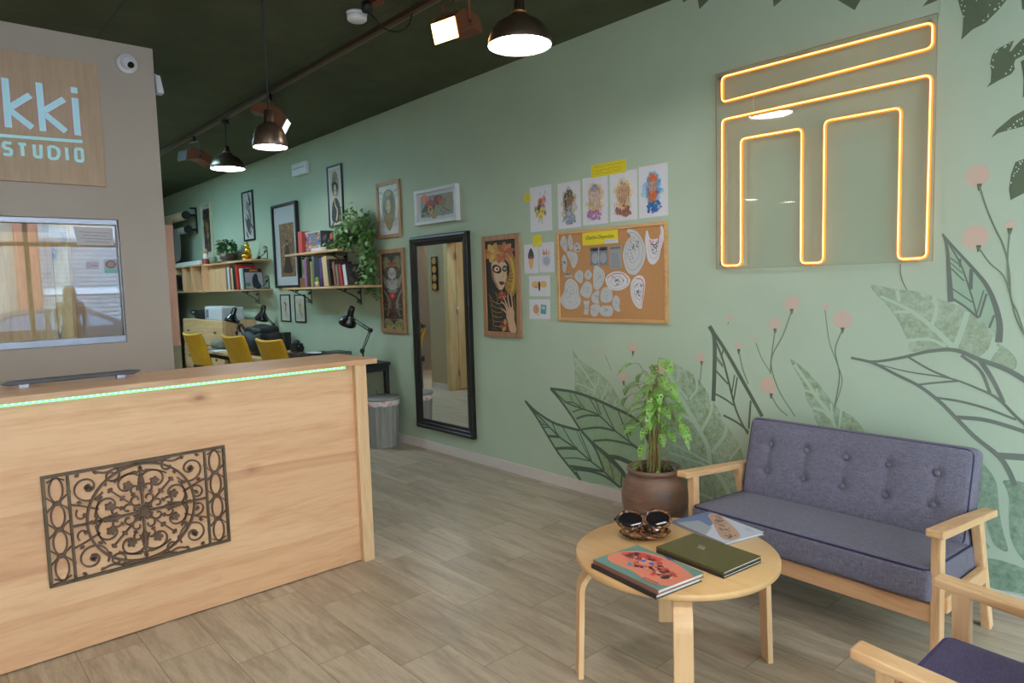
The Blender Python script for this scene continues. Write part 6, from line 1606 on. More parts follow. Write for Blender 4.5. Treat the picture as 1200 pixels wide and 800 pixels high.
for lb, px, th, dp, h, c, ln, cv in fb_:
    xb = BX(px, .22, 320)
    if _pv: xb = max(xb, _pv[0] + _pv[1] / cos(_pv[2]) + .002 + max(0.0, h * (math.tan(ln) - math.tan(_pv[2]))))
    _pv = (xb, th, ln)
    standing_book(lb, xb, S1L + .001, th, dp, h, c, ln, -.235, cv, g1, 'magazine', 'magazine')
# things on the upper bookshelf
standing_book('red and white spined book standing on the upper bookshelf', BX(350, .2, 285), S2U + .001, .09, .19, .225, (196, 70, 62), 0, -.205, None, None)
def d_box(a):
    a.rect(0, 0, 1, 1, (120, 116, 124), 1)
    rr = random.Random(4)
    for i in range(26): a.ell(rr.random() * .9 + .05, rr.random() * .8 + .1, .05, .12, rr.choice([(70, 66, 84), (196, 130, 160), (210, 150, 80), (90, 120, 170), (200, 190, 190), (50, 48, 60), (150, 90, 110)]), 2 + i * .02, rr.random() * 3, 8)
    a.rect(0, 0, 1, .06, (206, 196, 186), 3.5)
t = thing('illustrated_box', 'wide box set printed with colourful figures on the upper bookshelf', 'box', (-7.0, -.1, S2U))
bx0, bx1 = BX(355.5, .17, 285) + .05, BX(376, .17, 285)
MB().bb((bx0, -.17, S2U + .001), (bx1, -.02, S2U + .21)).build('box_body', ink((110, 104, 116)), t)
a = Art((bx0, -.17, S2U + .21), (1, 0, 0), (0, 0, -1), (0, -1, 0), None, .0004, bx1 - bx0, .209); d_box(a); a.mb.build('front_print', M_print, t)
a = Art((bx1, -.17, S2U + .21), (0, 1, 0), (0, 0, -1), (1, 0, 0), None, .0004, .15, .209); blotch([(60, 60, 76), (150, 150, 160), (96, 110, 130)], 12, 5, (84, 84, 96))(a); a.mb.build('side_print', M_print, t)
simple('paperback', 'white paperback lying in front of the illustrated box', 'book', MB().bb((BX(366, .2, 292), -.212, S2U + .001), (BX(384, .2, 292), -.172, S2U + .035)), ink((206, 196, 190)), (-6.9, -.19, S2U), .002)
MB().lathe([(0, 0), (.022, 0), (.026, .05), (0, .05)], (cp.x, -.245, S2L + .001), 16).build('cup', ink((196, 176, 140)), t_c := bpy.data.objects['small_cactus'])
MB().ball((cp.x, -.245, S2L + .07), (.022, .022, .03), 12, 8).build('cactus', M_leaf, t_c)
simple('wooden_block', 'small brown wooden block on the left of the lower bookshelf', 'block', MB().bb((BX(351.5, .2, 330), -.2, S2L + .001), (BX(357.5, .2, 330), -.05, S2L + .10)), ink((128, 84, 44)), (-7, -.1, S2L), .003)
# ivy
iv = thing('trailing_ivy', 'trailing ivy with small leaves hanging off the end of the bookshelf', 'potted plant', (-6.28, -.11, S2U))
MB().lathe([(0, 0), (.06, 0), (.08, .12), (.072, .12), (.055, .02), (0, .02)], (-6.30, -.11, S2U + .001), 20).build('pot', ink((120, 72, 52)), iv)
MB().ball((-6.34, -.19, S2U + .13), (.03, .01, .035), 10, 8).build('red_ornament', ink((170, 74, 54)), iv)
m = MB(); r = random.Random(21); iy = -.11
main = [W(408, 275, .12), W(412, 262, .11), W(421, 258, .10), W(428, 268, .09), W(431, 285, .08), W(431, 305, .08), W(432, 322, .08), W(434, 336, .07)]
tri_leaf_cloud(m, main, 620, [.14, .16, .15, .13, .11, .11, .08, .08], .05, r)
tri_leaf_cloud(m, [W(432, 334, .07), W(438, 343, .06), W(442, 344, .05)], 50, .05, .042, r)
tri_leaf_cloud(m, [W(384, 290, .18), W(394, 288, .19), W(402, 283, .17), W(408, 274, .14)], 150, .06, .045, r)
tri_leaf_cloud(m, [W(399, 270, .13), W(406, 276, .13), W(414, 283, .14)], 170, .13, .048, r)
m.build('foliage', M_leaf2, iv)
m = MB(); 
for k in range(4): m.tube(catmull([p + Vector((r.uniform(-.02, .02), -.005 * k, 0)) for p in main], 4), .0025, 5)
m.build('stems', M_stem, iv)
# ------------------------------------------------------------------ work area: tables, chairs, lamps
def table(name, label, x0, x1, y0, z, top, legm, th=.03):
    t = thing(name, label, 'table', ((x0 + x1) / 2, y0 / 2, 0))
    MB().bb((x0, y0, z - th), (x1, -.02, z)).build('table_top', top, t, bevel=.002)
    MB().bb((x0 + .03, y0 + .03, z - th - .05), (x1 - .0, y0 + .07, z - th)).bb((x0 + .03, -.08, z - th - .05), (x1 - .0, -.04, z - th)).bb((x0 + .03, y0 + .07, z - th - .05), (x0 + .07, -.08, z - th)).bb((x1 - .04, y0 + .07, z - th - .05), (x1, -.08, z - th)).build('apron', legm, t)
    for x in (x0 + .03, x1 - .04):
        for y in (y0 + .03, -.08): MB().bb((x, y, 0), (x + .04, y + .04, z - th - .05)).build('leg', legm, t)
    return t
table('work_table', 'long light wood work table behind the yellow chairs', -8.84, -7.05, -.70, .75, M_pine, M_blackm)
table('work_table', 'black framed work table beside the grey bin, under the right desk lamp', -7.02, -5.62, -.40, .75, M_blackm, M_blackm)
# drawer cabinet of pine with rails at the far end
cab = thing('drawer_cabinet', 'pine drawer cabinet with printer on top at the far end', 'cabinet', (-9.7, -.3, 0))
kx0, kx1, ky = -10.55, -8.88, -.42
ZC = 1.085
MB().bb((kx0, ky + .02, 0), (kx1, -.02, ZC)).build('body', M_pineV, cab, bevel=.003)
for i in range(3):
    zz = .06 + i * .35; d = MB().bb((kx0 + .03, ky, zz), (kx1 - .03, ky + .02, zz + .32)).build('drawer', M_pine, cab, bevel=.003)
    for xx in (kx0 + .3, kx1 - .3): MB().ball((xx, ky - .012, zz + .17), (.016, .014, .016), 12, 8).build('knob', ink((130, 84, 50)), d)
pr = thing('printer', 'light grey printer on top of the pine drawer cabinet', 'printer', (-9.3, -.3, ZC))
def at_y(px, py, Y): return on(1, -Y, px, py)
a0, a1 = at_y(239.5, 370, .50), at_y(264.5, 370, .50)
PX0, PX1 = -9.62, -8.98
MB().bb((PX0, -.40, ZC), (PX1, -.12, ZC + .165)).build('body', ink((190, 192, 198)), pr, bevel=.012)
MB().bb((PX0 + .05, -.405, ZC + .03), (PX0 + .16, -.40, ZC + .14)).build('control_panel', ink((110, 112, 118)), pr, bevel=.002)
MB().bb((PX0 - .001, -.39, ZC + .165), (PX1 - .05, -.2, ZC + .18)).build('lid', ink((206, 208, 212)), pr, bevel=.004)
bk_ = thing('camera_bag', 'black camera bag on the cabinet left of the printer', 'bag', (-10.0, -.3, ZC))
MB().rbox((.46, .26, .13), .05, (6, 4, 2), Matrix.Translation((-9.98, -.24, ZC + .066))).build('body', M_blackm, bk_)
MB().tube(catmull([(-10.2, -.36, ZC + .06), (-10.27, -.38, ZC + .09), (-10.2, -.38, ZC + .12), (-10.05, -.36, ZC + .12)], 6), .012, 6).build('strap', M_black, bk_)

def yellow_chair(label, loc, rz):
    t = thing('office_chair', label, 'chair', loc, rz, None)
    def dsp(p, n): return p + Vector((0, -.045 * (1 - (2 * p.x / .46) ** 2) + .02 * sin(p.z * 7), 0))
    Mb = Matrix.Translation((0, -.275, .76)) @ Matrix.Rotation(radians(22), 4, 'X')
    MB().rbox((.46, .035, .50), .016, (12, 1, 10), Mb, 0, dsp).build('backrest', M_yellow, t, local=True)
    MB().rbox((.24, .03, .12), .012, (6, 1, 3), Matrix.Translation((0, -.285, .565)) @ Matrix.Rotation(radians(10), 4, 'X')).build('back_support', M_blackm, t, local=True)
    MB().rbox((.46, .45, .07), .03, (8, 8, 2), Matrix.Translation((0, 0, .465))).build('seat', M_yellow, t, local=True)
    MB().tube(catmull([(0, -.29, .55), (0, -.27, .45), (0, -.1, .41), (0, 0, .40)], 5), .018, 8).build('spine_bar', M_blackm, t, local=True)
    MB().cyl((0, 0, .12), (0, 0, .43), .028).build('gas_column', M_black, t, local=True)
    for k in range(5):
        a = k * 2 * pi / 5; l = MB().beam((0, 0, .10), (.26 * cos(a), .26 * sin(a), .065), .045, .03, (-sin(a), cos(a), 0), w1=.03, h1=.02).build('base_arm', M_black, t, local=True)
        MB().cyl((.26 * cos(a) - .012 * sin(a), .26 * sin(a) + .012 * cos(a), .028), (.26 * cos(a) + .012 * sin(a), .26 * sin(a) - .012 * cos(a), .028), .028, seg=16).build('castor', M_blackm, l, local=True)
    return t
ys = [('yellow backed office chair nearest the far drawer cabinet', 226.5, .10), ('yellow backed office chair in the middle, left of the black bag', 274, .12), ('yellow backed office chair in front of the black bag, nearest the desk', 316, .14)]
YCH = -.50
src = None
for lb, px, rz in ys:
    YCH = -.62 if px < 240 else -.50
    x = on(1, YCH - .33, px, 394).x - .33 * sin(rz)
    if src is None: src = yellow_chair(lb, (x, YCH, 0), rz)
    else: dup(src, (x, YCH, 0), rz, lb)

def desk_lamp(label, base, j1, elbow, head, shd, z0, dY=0.0, cls=M_blackpl):
    """anglepoise lamp; joints are real points, the shade opens along shd"""
    base, j1, elbow, head = (Vector(p) for p in (base, j1, elbow, head)); shd = Vector(shd).normalized()
    t = thing('desk_lamp', label, 'lamp', (base.x, base.y, z0))
    MB().lathe([(0, 0), (.075, 0), (.078, .012), (.07, .022), (.02, .026), (.014, .04), (0, .04)], (base.x, base.y, z0), 28).build('base', cls, t)
    n = Vector((0, 1, 0))
    MB().tube([(base.x, base.y, z0 + .03), tuple(j1)], .008, 8).build('post', M_iron, t)
    for nm, a, b in (('lower_arm', j1, elbow), ('upper_arm', elbow, head)):
        m = MB(); d = (b - a).normalized(); s = d.cross(n).normalized() * .013
        m.tube([a + s, b + s], .0042, 6).tube([a - s, b - s], .0042, 6)
        ar = m.build(nm, M_iron, t)
        q = MB(); A_, B_ = a + d * .03, a.lerp(b, .45); q.tube([A_.lerp(B_, k / 40) + (d.cross(n) * cos(k * 1.3) + n * sin(k * 1.3)) * .007 for k in range(41)], .0018, 4); q.build('spring', M_alu, ar)
    for p in (j1, elbow): MB().cyl(p - n * .014, p + n * .014, .02, seg=16).build('joint', M_black, t)
    MB().tube([head, head + Vector((-.03, 0, .02))], .008, 6).build('joint', M_black, t)
    # bell shade
    z = -shd; x = z.orthogonal().normalized(); y = z.cross(x); M = Matrix((x, y, z)).transposed()
    top = head + Vector((-.045, 0, .02))
    prof = [(.0, .10), (.022, .10), (.030, .085), (.032, .02), (.05, -.01), (.078, -.055), (.082, -.085), (.079, -.085), (.074, -.056), (.046, -.012), (.028, .02), (.026, .08), (0, .09)]
    sh = MB().lathe(prof, tuple(top), 28, 0, M).build('shade', cls, t)
    MB().lathe([(.0775, -.083), (.0725, -.056), (.045, -.014), (.03, .0)], tuple(top), 28, 0, M).build('shade_lining', M_white, sh)
    MB().ball(tuple(top - M @ Vector((0, 0, .045))), .026, 14, 10).build('bulb', M_white, sh)
    return t
def LP(px, py, Y): w = on(1, -Y, px, py); return (w.x, w.y, w.z)
desk_lamp('black spring arm desk lamp on the right table end beside the horned figure print', (LP(427, 418, .3)[0], -.3, .75), LP(424.5, 411, .3), LP(434, 387, .3), LP(412.5, 373, .3), (-.5, -.1, -1), .75)
desk_lamp('black desk lamp rising behind the black bag', (LP(321, 395, .13)[0], -.13, .75), LP(321, 392, .13), LP(320.5, 380.5, .13), LP(309.5, 369, .13), (-.35, -.1, -1), .75)
desk_lamp('black desk lamp at the far left between two yellow chairs', (LP(277.5, 393, .40)[0], -.40, .75), LP(277.5, 390, .40), LP(279, 377, .40), LP(274.5, 371.5, .40), (-.1, -.3, -1), .75)

bg_ = thing('black_bag', 'large black bag with handles on the work table behind the yellow chairs', 'bag', (LP(312, 400, .45)[0], -.45, .75))
bc = Vector((LP(309, 400, .44)[0], -.46, .770))
rb = random.Random(8)
def dbag(p, n): return p + n * (.018 * sin(p.x * 14) * cos(p.z * 17 + 1) + .01 * sin(p.y * 30))
MB().rbox((.60, .32, .22), .08, (16, 10, 8), Matrix.Translation(bc + Vector((0, 0, .12))), 0, dbag).build('body', M_blackm, bg_)
MB().rbox((.48, .22, .10), .045, (10, 8, 4), Matrix.Translation(bc + Vector((.02, .0, .245))), 0, dbag).build('top_flap', M_blackm, bg_)
MB().tube(catmull([bc + Vector(p) for p in ((-.28, -.1, .18), (-.33, -.12, .26), (-.27, -.12, .31), (-.20, -.1, .24))], 6), .014, 8).build('handle', M_blackm, bg_)
MB().tube(catmull([bc + Vector(p) for p in ((.26, -.1, .22), (.36, -.16, .2), (.40, -.16, .12), (.36, -.12, .02))], 6), .012, 8).build('strap', M_blackm, bg_)
part_label(MB().box(bc + Vector((-.18, -.172, .19)), (.10, .006, .035), Matrix.Rotation(radians(-35), 3, 'Y')).build('tag', ink((170, 170, 176)), bg_), 'pale grey tag')
def obj1(name, label, cat, mb, mat, loc, bevel=0): o = mb.build(name, mat, origin=loc, bevel=bevel); tag(o, label, cat); return o
x = LP(331, 390, .08)[0] + .12; obj1('black_box', 'dark box standing behind the bag under the small drawings', 'box', MB().bb((x - .07, -.12, .752), (x + .03, -.04, .96)), M_black, (x, -.08, .752), .004)
p = LP(348, 411, .12); t = thing('camera', 'small black camera standing on the table between bag and flat case', 'camera', (p[0], -.12, .751))
MB().bb((p[0] - .07, -.17, .751), (p[0] + .07, -.07, .85)).build('body', M_black, t, bevel=.012); MB().ball((p[0], -.12, .86), (.045, .04, .03), 14, 8).build('prism', M_black, t); MB().cyl((p[0] + .07, -.12, .80), (p[0] + .12, -.12, .80), .035).build('lens', M_blackpl, t)
p = LP(343, 417, .35); obj1('tray', 'flat black tray on the table beside the small camera', 'tray', MB().bb((p[0] - .16, -.39, .751), (p[0] + .26, -.24, .770)), M_black, (p[0], -.3, .751), .004)
p = LP(367, 415, .3); t = thing('flat_case', 'flat dark case with pale papers on the table behind the desk', 'case', (p[0], -.3, .751))
MB().bb((p[0] - .16, -.36, .751), (p[0] + .14, -.10, .80)).build('body', M_blackm, t, bevel=.01); MB().box((p[0] + .0, -.27, .8025), (.2, .12, .004), Matrix.Rotation(.2, 3, 'Z')).build('papers', M_white, t)
p = LP(395, 416, .2); t = thing('small_box', 'small dark grey box with a pale end on the table, left of the lamp', 'box', (p[0], -.2, .751))
MB().bb((p[0] - .14, -.30, .751), (p[0] + .12, -.10, .825)).build('body', ink((60, 60, 62)), t, bevel=.004); MB().bb((p[0] + .12, -.29, .76), (p[0] + .122, -.11, .82)).build('end_label', ink((110, 112, 112)), t)
# cap / cloth heap on table 1
x = -8.70; t = thing('grey_cap', 'folded grey green cap on the wooden work table', 'cap', (x, -.56, .751))
MB().rbox((.28, .20, .12), .055, (8, 8, 3), Matrix.Translation((x, -.52, .815))).build('crown', ink((128, 126, 108)), t); MB().box((x + .0, -.64, .760), (.26, .10, .012)).build('brim', ink((112, 110, 94)), t, bevel=.004)
x = LP(262, 404, .6)[0]; obj1('note_pad', 'white note pad on the front edge of the wooden work table', 'note pad', MB().bb((x - .1, -.74, .751), (x + .12, -.60, .765)), M_paper, (x, -.66, .751))

# waste bin
bn = thing('waste_bin', 'grey ribbed plastic bin with lid and white liner beside the reception desk', 'bin', (-5.50, -.20, 0))
BC = (-5.50, -.20, 0)
m = MB(); seg = 72; prof = [(.130, 0), (.134, .006), (.152, .40)]; vs = []; fs = []
for r_, z_ in prof:
    for k in range(seg): a = 2 * pi * k / seg; rr_ = r_ + .0022 * (1 if k % 4 < 2 else -1); vs.append((BC[0] + rr_ * cos(a), BC[1] + rr_ * sin(a), z_))
for i in range(2):
    for k in range(seg): k2 = (k + 1) % seg; fs.append((i * seg + k, i * seg + k2, (i + 1) * seg + k2, (i + 1) * seg + k))
fs.append(tuple(reversed(range(seg)))); m.add(vs, fs, 0, False); m.build('body', M_binm, bn)
t_ = NT('bin_liner'); nn = t_.noise(t_.coords(), 18, 3); t_.link(t_.ramp(nn, [(.5, rgb(216, 206, 204)), (.62, rgb(212, 130, 110))]), t_.b.inputs['Base Color'])
m = MB(); vs = []; fs = []
for i, (r_, z_) in enumerate(((.153, .385), (.157, .395), (.160, .430), (.155, .436))):
    for k in range(seg): a = 2 * pi * k / seg; rr_ = r_ + .0015 * sin(k * 1.7); vs.append((BC[0] + rr_ * cos(a), BC[1] + rr_ * sin(a), z_ + (.004 * sin(k * .9) if i == 0 else 0)))
for i in range(3):
    for k in range(seg): k2 = (k + 1) % seg; fs.append((i * seg + k, i * seg + k2, (i + 1) * seg + k2, (i + 1) * seg + k))
m.add(vs, fs, 0, True); m.build('liner', t_.m, bn)
ld = MB().lathe([(.164, .432), (.168, .436), (.166, .452), (.14, .462), (.0, .468)], BC, 48).build('lid', M_binm, bn)
MB().tube(catmull([(-5.62, -.20, .455), (-5.63, -.20, .49), (-5.60, -.20, .50), (-5.58, -.20, .462)], 5), .006, 6).build('lid_handle', M_alu, ld)

# backdrop rolls on the wall beyond the shelves
hk = W(230.5, 256, 0); HX = hk.x
bd_ = thing('backdrop_rolls', 'two photo backdrop rolls on a black wall bracket at the far end', 'backdrop', (HX - .3, -.2, 2.3))
HY = PX(HX, 218, 255).y
br = MB().bb((HX - .03, -.01, 2.33), (HX + .03, -.001, 2.72)).bb((HX - .015, HY, 2.585), (HX + .015, -.01, 2.615)).bb((HX - .015, HY + .02, 2.375), (HX + .015, -.01, 2.405)).bb((HX - .015, HY + .06, 2.69), (HX + .015, -.01, 2.715)).build('bracket', M_black, bd_)
for yy, zz in ((HY, 2.60), (HY + .02, 2.39)): MB().cyl((HX - .02, yy, zz), (HX + .02, yy, zz), .06, seg=16).build('hook', M_black, br)
MB().cyl((HX - .03, HY, 2.60), (XB + .3, HY, 2.60), .065).build('beige_roll', ink((186, 164, 128)), bd_)
MB().cyl((HX - .03, HY + .02, 2.39), (XB + .3, HY + .02, 2.39), .05).build('pale_roll', ink((166, 160, 142)), bd_)
MB().bb((XB + .35, HY - .067, .01), (-11.42, HY - .063, 2.60)).build('hanging_paper', ink((196, 166, 132)), bd_)
m = MB(); m.prism([(p.x, p.y) for p in rounded([Vector((XB + .4, 1.93)), Vector((HX - .12, 1.93)), Vector((HX - .12, 2.40)), Vector((XB + .4, 2.40))], .14)], (0, 0, 0), (1, 0, 0), (0, 0, 1), (0, -1, 0), -HY + .07, -HY + .074); m.build('grey_panel', ink((128, 124, 120)), bd_)

# ------------------------------------------------------------------ ceiling: track, spots, pendants, detector
TY = -1.10
tk = thing('light_track', 'brown ceiling light track running along the dark ceiling', 'light track', (-5, TY, CZ))
MB().bb((-13.0, TY - .03, CZ - .03), (1.6, TY + .008, CZ)).build('rail', M_rail, tk, bevel=.003)
MB().bb((-13.0, TY + .010, CZ - .026), (1.6, TY + .018, CZ - .016)).build('conduit', ink((150, 136, 100)), tk)
M_lampw = emit('lamp_diffuser', (248, 250, 255), LAMP); M_lampw2 = emit('lamp_diffuser_small', (255, 250, 246), LAMP * .8)
def pendant(label, P, kind, ztop=CZ, cordtop=None):
    x, y, z = P
    t = thing('pendant_lamp', label, 'pendant lamp', (x, y, z))
    if kind == 'dome':
        prof = [(.148, 0), (.149, .004), (.146, .03), (.132, .065), (.105, .098), (.07, .118), (.05, .124), (.05, .134), (.034, .142), (.026, .155), (.024, .20), (.015, .205), (0, .205)]
        inner = [(.1465, .002), (.143, .03), (.129, .062), (.1, .095), (.05, .118), (0, .12)]
        rd, hd = .143, .205
    else:
        prof = [(.076, 0), (.077, .003), (.076, .02), (.070, .055), (.058, .085), (.040, .103), (.026, .108), (.024, .115), (.022, .165), (.010, .17), (0, .17)]
        inner = [(.0745, .002), (.074, .02), (.068, .054), (.056, .083), (.03, .1), (0, .102)]
        rd, hd = .073, .17
    sh = MB().lathe(prof, P, 48).build('shade', M_bronze, t)
    MB().lathe(inner, P, 48).build('shade_lining', M_white, sh)
    if kind == 'dome': MB().lathe([(.034, .143), (.040, .147), (.036, .156), (.026, .158)], P, 24).build('collar', M_brass, t)
    MB().lathe([(rd, .008), (rd * .7, .004), (0, .003)], P, 40).build('bulb', M_lampw if kind == 'dome' else M_lampw2, t)
    m = MB(); m.tube([(x, y, z + hd - .005), (x, y, (cordtop or ztop))], .0045, 6); m.build('cord', M_blackm, t)
    MB().lathe([(0, 0), (.035, 0), (.03, .03), (0, .035)], (x, y, ztop - .04), 20).build('ceiling_cap', M_blackm, t)
    return t
pendant('large bronze dome pendant glowing white at the top centre, nearest the camera', (-2.443, -1.189, 2.548), 'dome')
pA = on(1, -2.117, 317, 173)
pendant('small bell shaped bronze pendant on a long black cord above the reception desk', (pA.x, pA.y, pA.z), 'bell')
pendant('small bell shaped pendant at the far left end of the reception desk', (-3.51, -3.56, 2.2), 'bell')
pB = on(1, TY - .0, 267, 198)
pendant('bronze dome pendant hanging far back above the yellow chairs', (pB.x, pB.y, pB.z), 'dome', CZ - .03)
pendant('added unseen dome pendant deep in the work room', (-9.4, -1.3, 2.56), 'dome')  # extra pendant added behind the partition to brighten the far wall

def spot(label, P, aim, lit, col_=(255, 206, 130), bolt=True, ub=None, w=.078, L=.27):
    """track projector: curved housing tube box with a square face, hung in a U bracket"""
    P = Vector(P); aim = Vector(aim).normalized()
    z = aim; x = Vector((0, 0, 1)).cross(z).normalized(); y = z.cross(x); M = Matrix((x, y, z)).transposed()
    t = thing('track_spotlight', label, 'spotlight', tuple(P))
    def W3(v): return P + M @ Vector(v)
    m = MB(); h = .052
    n = 8; vs = []; fs = []
    for i in range(n + 1):
        u = i / n; zc = L * (.5 - u); bend = -.045 * (2 * u - 1) ** 2 + .02
        hh = h * (1 - .35 * u * u)
        for a, b in ((-1, -1), (1, -1), (1, 1), (-1, 1)): vs.append(W3((a * w, b * hh + bend, zc)))
    for i in range(n):
        for k in range(4): k2 = (k + 1) % 4; fs.append((i * 4 + k, i * 4 + 4 + k, i * 4 + 4 + k2, i * 4 + k2))
    fs += [(0, 1, 2, 3), (n * 4 + 3, n * 4 + 2, n * 4 + 1, n * 4)]
    m.add(vs, fs); m.build('housing', M_copper, t, bevel=.003)
    e = MB().add([W3((a * (w - .005), b * .050 - .025, L * .5 + .002)) for a, b in ((-1, -1), (1, -1), (1, 1), (-1, 1))] + [W3((a * (w - .005), b * .050 - .025, L * .5 + .006)) for a, b in ((-1, -1), (1, -1), (1, 1), (-1, 1))],
        [(3, 2, 1, 0), (4, 5, 6, 7), (0, 1, 5, 4), (1, 2, 6, 5), (2, 3, 7, 6), (3, 0, 4, 7)])
    e.build('lamp_face', emit('spot_face_%s' % (lit > 2), col_, lit), t)
    top = CZ - .035
    ys_ = []
    for s in (-1, 1):
        a = W3((s * (w + .006), 0, 0)); b = Vector((a.x, a.y, 0)) ; b = Vector((P.x + (a.x - P.x), P.y + (a.y - P.y), max(P.z + .085, top - .05)))
        ys_.append(b); MB().beam(a, b, .022, .004, (M @ Vector((0, 0, 1)))).build('bracket_arm', M_alu if ub else M_copper, t)
        MB().cyl(a, a + (M @ Vector((s * .006, 0, 0))), .010, seg=12).build('bolt', M_blackm, t)
    MB().beam(ys_[0], ys_[1], .022, .004, (M @ Vector((0, 0, 1)))).build('bracket_bridge', M_alu if ub else M_copper, t)
    q = (ys_[0] + ys_[1]) / 2; MB().cyl(q, (q.x, q.y, top + .002), .012, seg=12).build('swivel', M_blackm, t)
    return t
s1 = on(1, TY, 535, 30)
spot('lit track spotlight with bright warm face near the large pendant', (s1.x, s1.y, s1.z), (.16, -.90, -.24), SPOT, (255, 196, 110), w=.088, L=.20)
s2 = on(1, TY, 318, 135)
spot('copper track spotlight behind the bell pendant, aimed at the green wall', (s2.x, s2.y, s2.z), (.42, .62, -.42), .9, (206, 226, 220), ub=None)
s3 = on(1, TY, 229, 184)
spot('copper track spotlight farthest back in a grey bracket', (s3.x, s3.y, s3.z), (.2, -.8, .12), .02, (60, 60, 60), ub=True)
# cable loop from track to the ceiling junction and smoke detector
jb = FL(430, 3, CZ); t = thing('ceiling_socket', 'orange and black ceiling connector with a looping cable', 'connector', (jb.x, jb.y, CZ))
MB().cyl((jb.x, jb.y, CZ - .05), (jb.x, jb.y, CZ), .03, seg=16).build('connector', M_blackm, t); MB().bb((jb.x + .01, jb.y, CZ - .02), (jb.x + .10, jb.y + .05, CZ)).build('cover', M_copper, t)
e_ = FL(481, 14, CZ - .03)
MB().tube(catmull([(jb.x, jb.y, CZ - .05), tuple(FL(436, 18, CZ - .10)), tuple(FL(450, 33, CZ - .16)), tuple(FL(466, 37, CZ - .18)), tuple(FL(478, 30, CZ - .12)), (e_.x, TY - .02, CZ - .035)], 8), .004, 6).build('cable', M_blackm, t)
sd = FL(418, 15, CZ); t = thing('smoke_detector', 'round white smoke detector on the dark ceiling', 'smoke detector', (sd.x, sd.y, CZ))
MB().lathe([(0, -.012), (.055, -.012), (.060, -.008), (.060, 0), (0, 0)], (sd.x, sd.y, CZ), 32).build('base', M_white, t)
MB().lathe([(0, -.048), (.046, -.048), (.056, -.04), (.058, -.018), (.05, -.012), (0, -.012)], (sd.x, sd.y, CZ), 32).build('sensor_head', M_white, t)

# added ceiling panels out of view, brightening the front, work and office rooms
def panel(label, x, y, sx, sy, s, c=(255, 252, 246)):
    t = thing('added_ceiling_panel', label, 'added ceiling light', (x, y, CZ))
    MB().bb((x - sx / 2 - .02, y - sy / 2 - .02, CZ - .02), (x + sx / 2 + .02, y + sy / 2 + .02, CZ)).build('frame', M_white, t)
    MB().bb((x - sx / 2, y - sy / 2, CZ - .024), (x + sx / 2, y + sy / 2, CZ - .0205)).build('diffuser', emit('panel_glow_%s' % s, c, s), t)
panel('added ceiling light panel above the front of the shop, behind the camera view', -.6, -3.2, 1.2, .3, PAN)
panel('added ceiling light panel over the space left of the seating, outside the view', -1.2, -4.9, 1.2, .3, PAN)
panel('added ceiling light panel over the work room, hidden behind the beige wall', -9.5, -1.75, 1.2, .3, 24.0, (165, 230, 255))
panel('added ceiling light panel over the corridor, hidden behind the beige wall', -6.9, -1.85, .9, .25, 16.0, (165, 230, 255))
panel('added ceiling light panel near the shopfront, outside the view', 1.2, -2.2, .3, 1.2, PAN)
panel('added ceiling light panel of the office behind the beige wall', -6.4, -3.3, .6, .6, 12.0)
panel('added ceiling light panel of the room seen through the corridor opening', -8.65, -2.8, .5, .4, 25.0)
# wall art seen in the mirror: black strip with four orange discs
t = thing('disc_artwork', 'black panel with four orange discs on the corridor wall, seen in the mirror', 'picture', (-7.955, YB, 1.4))
MB().bb((-8.02, YB + .001, 1.387), (-7.885, YB + .015, 1.852)).build('panel', M_black, t)
for i in range(4): MB().cyl((-7.9525, YB + .015, 1.44 + i * .118), (-7.9525, YB + .02, 1.44 + i * .118), .048, seg=28).build('disc', ink((206, 140, 66)), t)
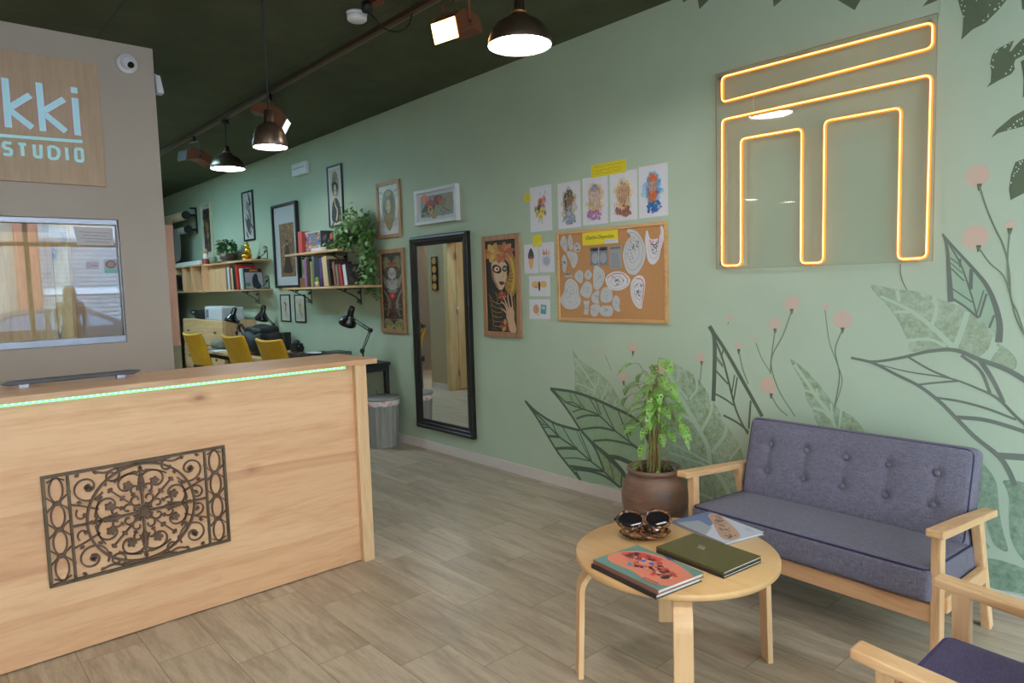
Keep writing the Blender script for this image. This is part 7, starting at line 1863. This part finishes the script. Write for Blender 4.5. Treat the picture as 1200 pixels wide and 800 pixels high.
# person on the pavement, mirrored in the office window
def person():
    me = bpy.data.meshes.new('person'); J = {}; E = []; R_ = []
    def v(n, p, r): J[n] = len(J); V.append(p); R_.append(r)
    V = []
    v('pelvis', (0, 0, .98), .15); v('waist', (0, 0, 1.12), .125); v('chest', (0, .0, 1.32), .15); v('neckb', (0, 0, 1.45), .07); v('neck', (0, 0, 1.50), .052); v('head', (0, -.01, 1.58), .085); v('crown', (0, 0, 1.68), .08)
    for s in (-1, 1):
        k = 'lr'[s > 0]
        v('sh' + k, (s * .17, 0, 1.42), .06); v('el' + k, (s * .21, .02, 1.16), .042); v('wr' + k, (s * .19, -.10, .95), .03); v('ha' + k, (s * .18, -.15, .88), .032)
        v('hip' + k, (s * .09, 0, .92), .10); v('kn' + k, (s * .10, -.01, .50), .062); v('an' + k, (s * .10, .02, .10), .042); v('to' + k, (s * .11, -.14, .04), .038)
        E += [('chest', 'sh' + k), ('sh' + k, 'el' + k), ('el' + k, 'wr' + k), ('wr' + k, 'ha' + k), ('pelvis', 'hip' + k), ('hip' + k, 'kn' + k), ('kn' + k, 'an' + k), ('an' + k, 'to' + k)]
    E += [('pelvis', 'waist'), ('waist', 'chest'), ('chest', 'neckb'), ('neckb', 'neck'), ('neck', 'head'), ('head', 'crown')]
    me.from_pydata(V, [(J[a], J[b]) for a, b in E], [])
    o = bpy.data.objects.new('person', me); COL.objects.link(o)
    sk = o.modifiers.new('skin', 'SKIN'); sk.use_smooth_shade = True
    for i, r in enumerate(R_): me.skin_vertices[0].data[i].radius = (r, r)
    me.skin_vertices[0].data[0].use_root = True
    o.modifiers.new('sub', 'SUBSURF').levels = 2; o.modifiers['sub'].render_levels = 2
    me.materials.append(ink((70, 62, 58)))
    return o
o = person(); o.location = (4.2, -1.18, -.1); o.rotation_euler = (0, 0, radians(-80))
tag(o, 'long haired person in dark clothes standing outside, mirrored in the office window', 'person')
hr = MB().ball((0, .03, 1.62), (.105, .10, .12), 18, 12).ball((0, .05, 1.50), (.11, .07, .14), 14, 10).build('hair', ink((58, 40, 30)), o, local=True)

GR = {'office_chair': 'yellow office chairs at the work tables', 'pendant_lamp': 'bronze pendant lamps', 'track_spotlight': 'spotlights on the ceiling track', 'desk_lamp': 'black desk lamps on the work tables', 'added_ceiling_panel': 'added ceiling light panels', 'picture_frame': 'framed pictures on the green wall', 'art_print': 'loose drawings on the green wall', 'wall_shelf': 'pine wall shelves', 'shelf_stop': 'scrolled iron brackets', 'sticky_note': 'yellow notes beside the drawings', 'photo_print': 'grey photos on the cork board', 'work_table': 'work tables along the green wall'}
for o in COL.objects:
    k = o.name.split('.')[0]
    if o.parent is None and k in GR and 'group' not in o: o['group'] = GR[k]
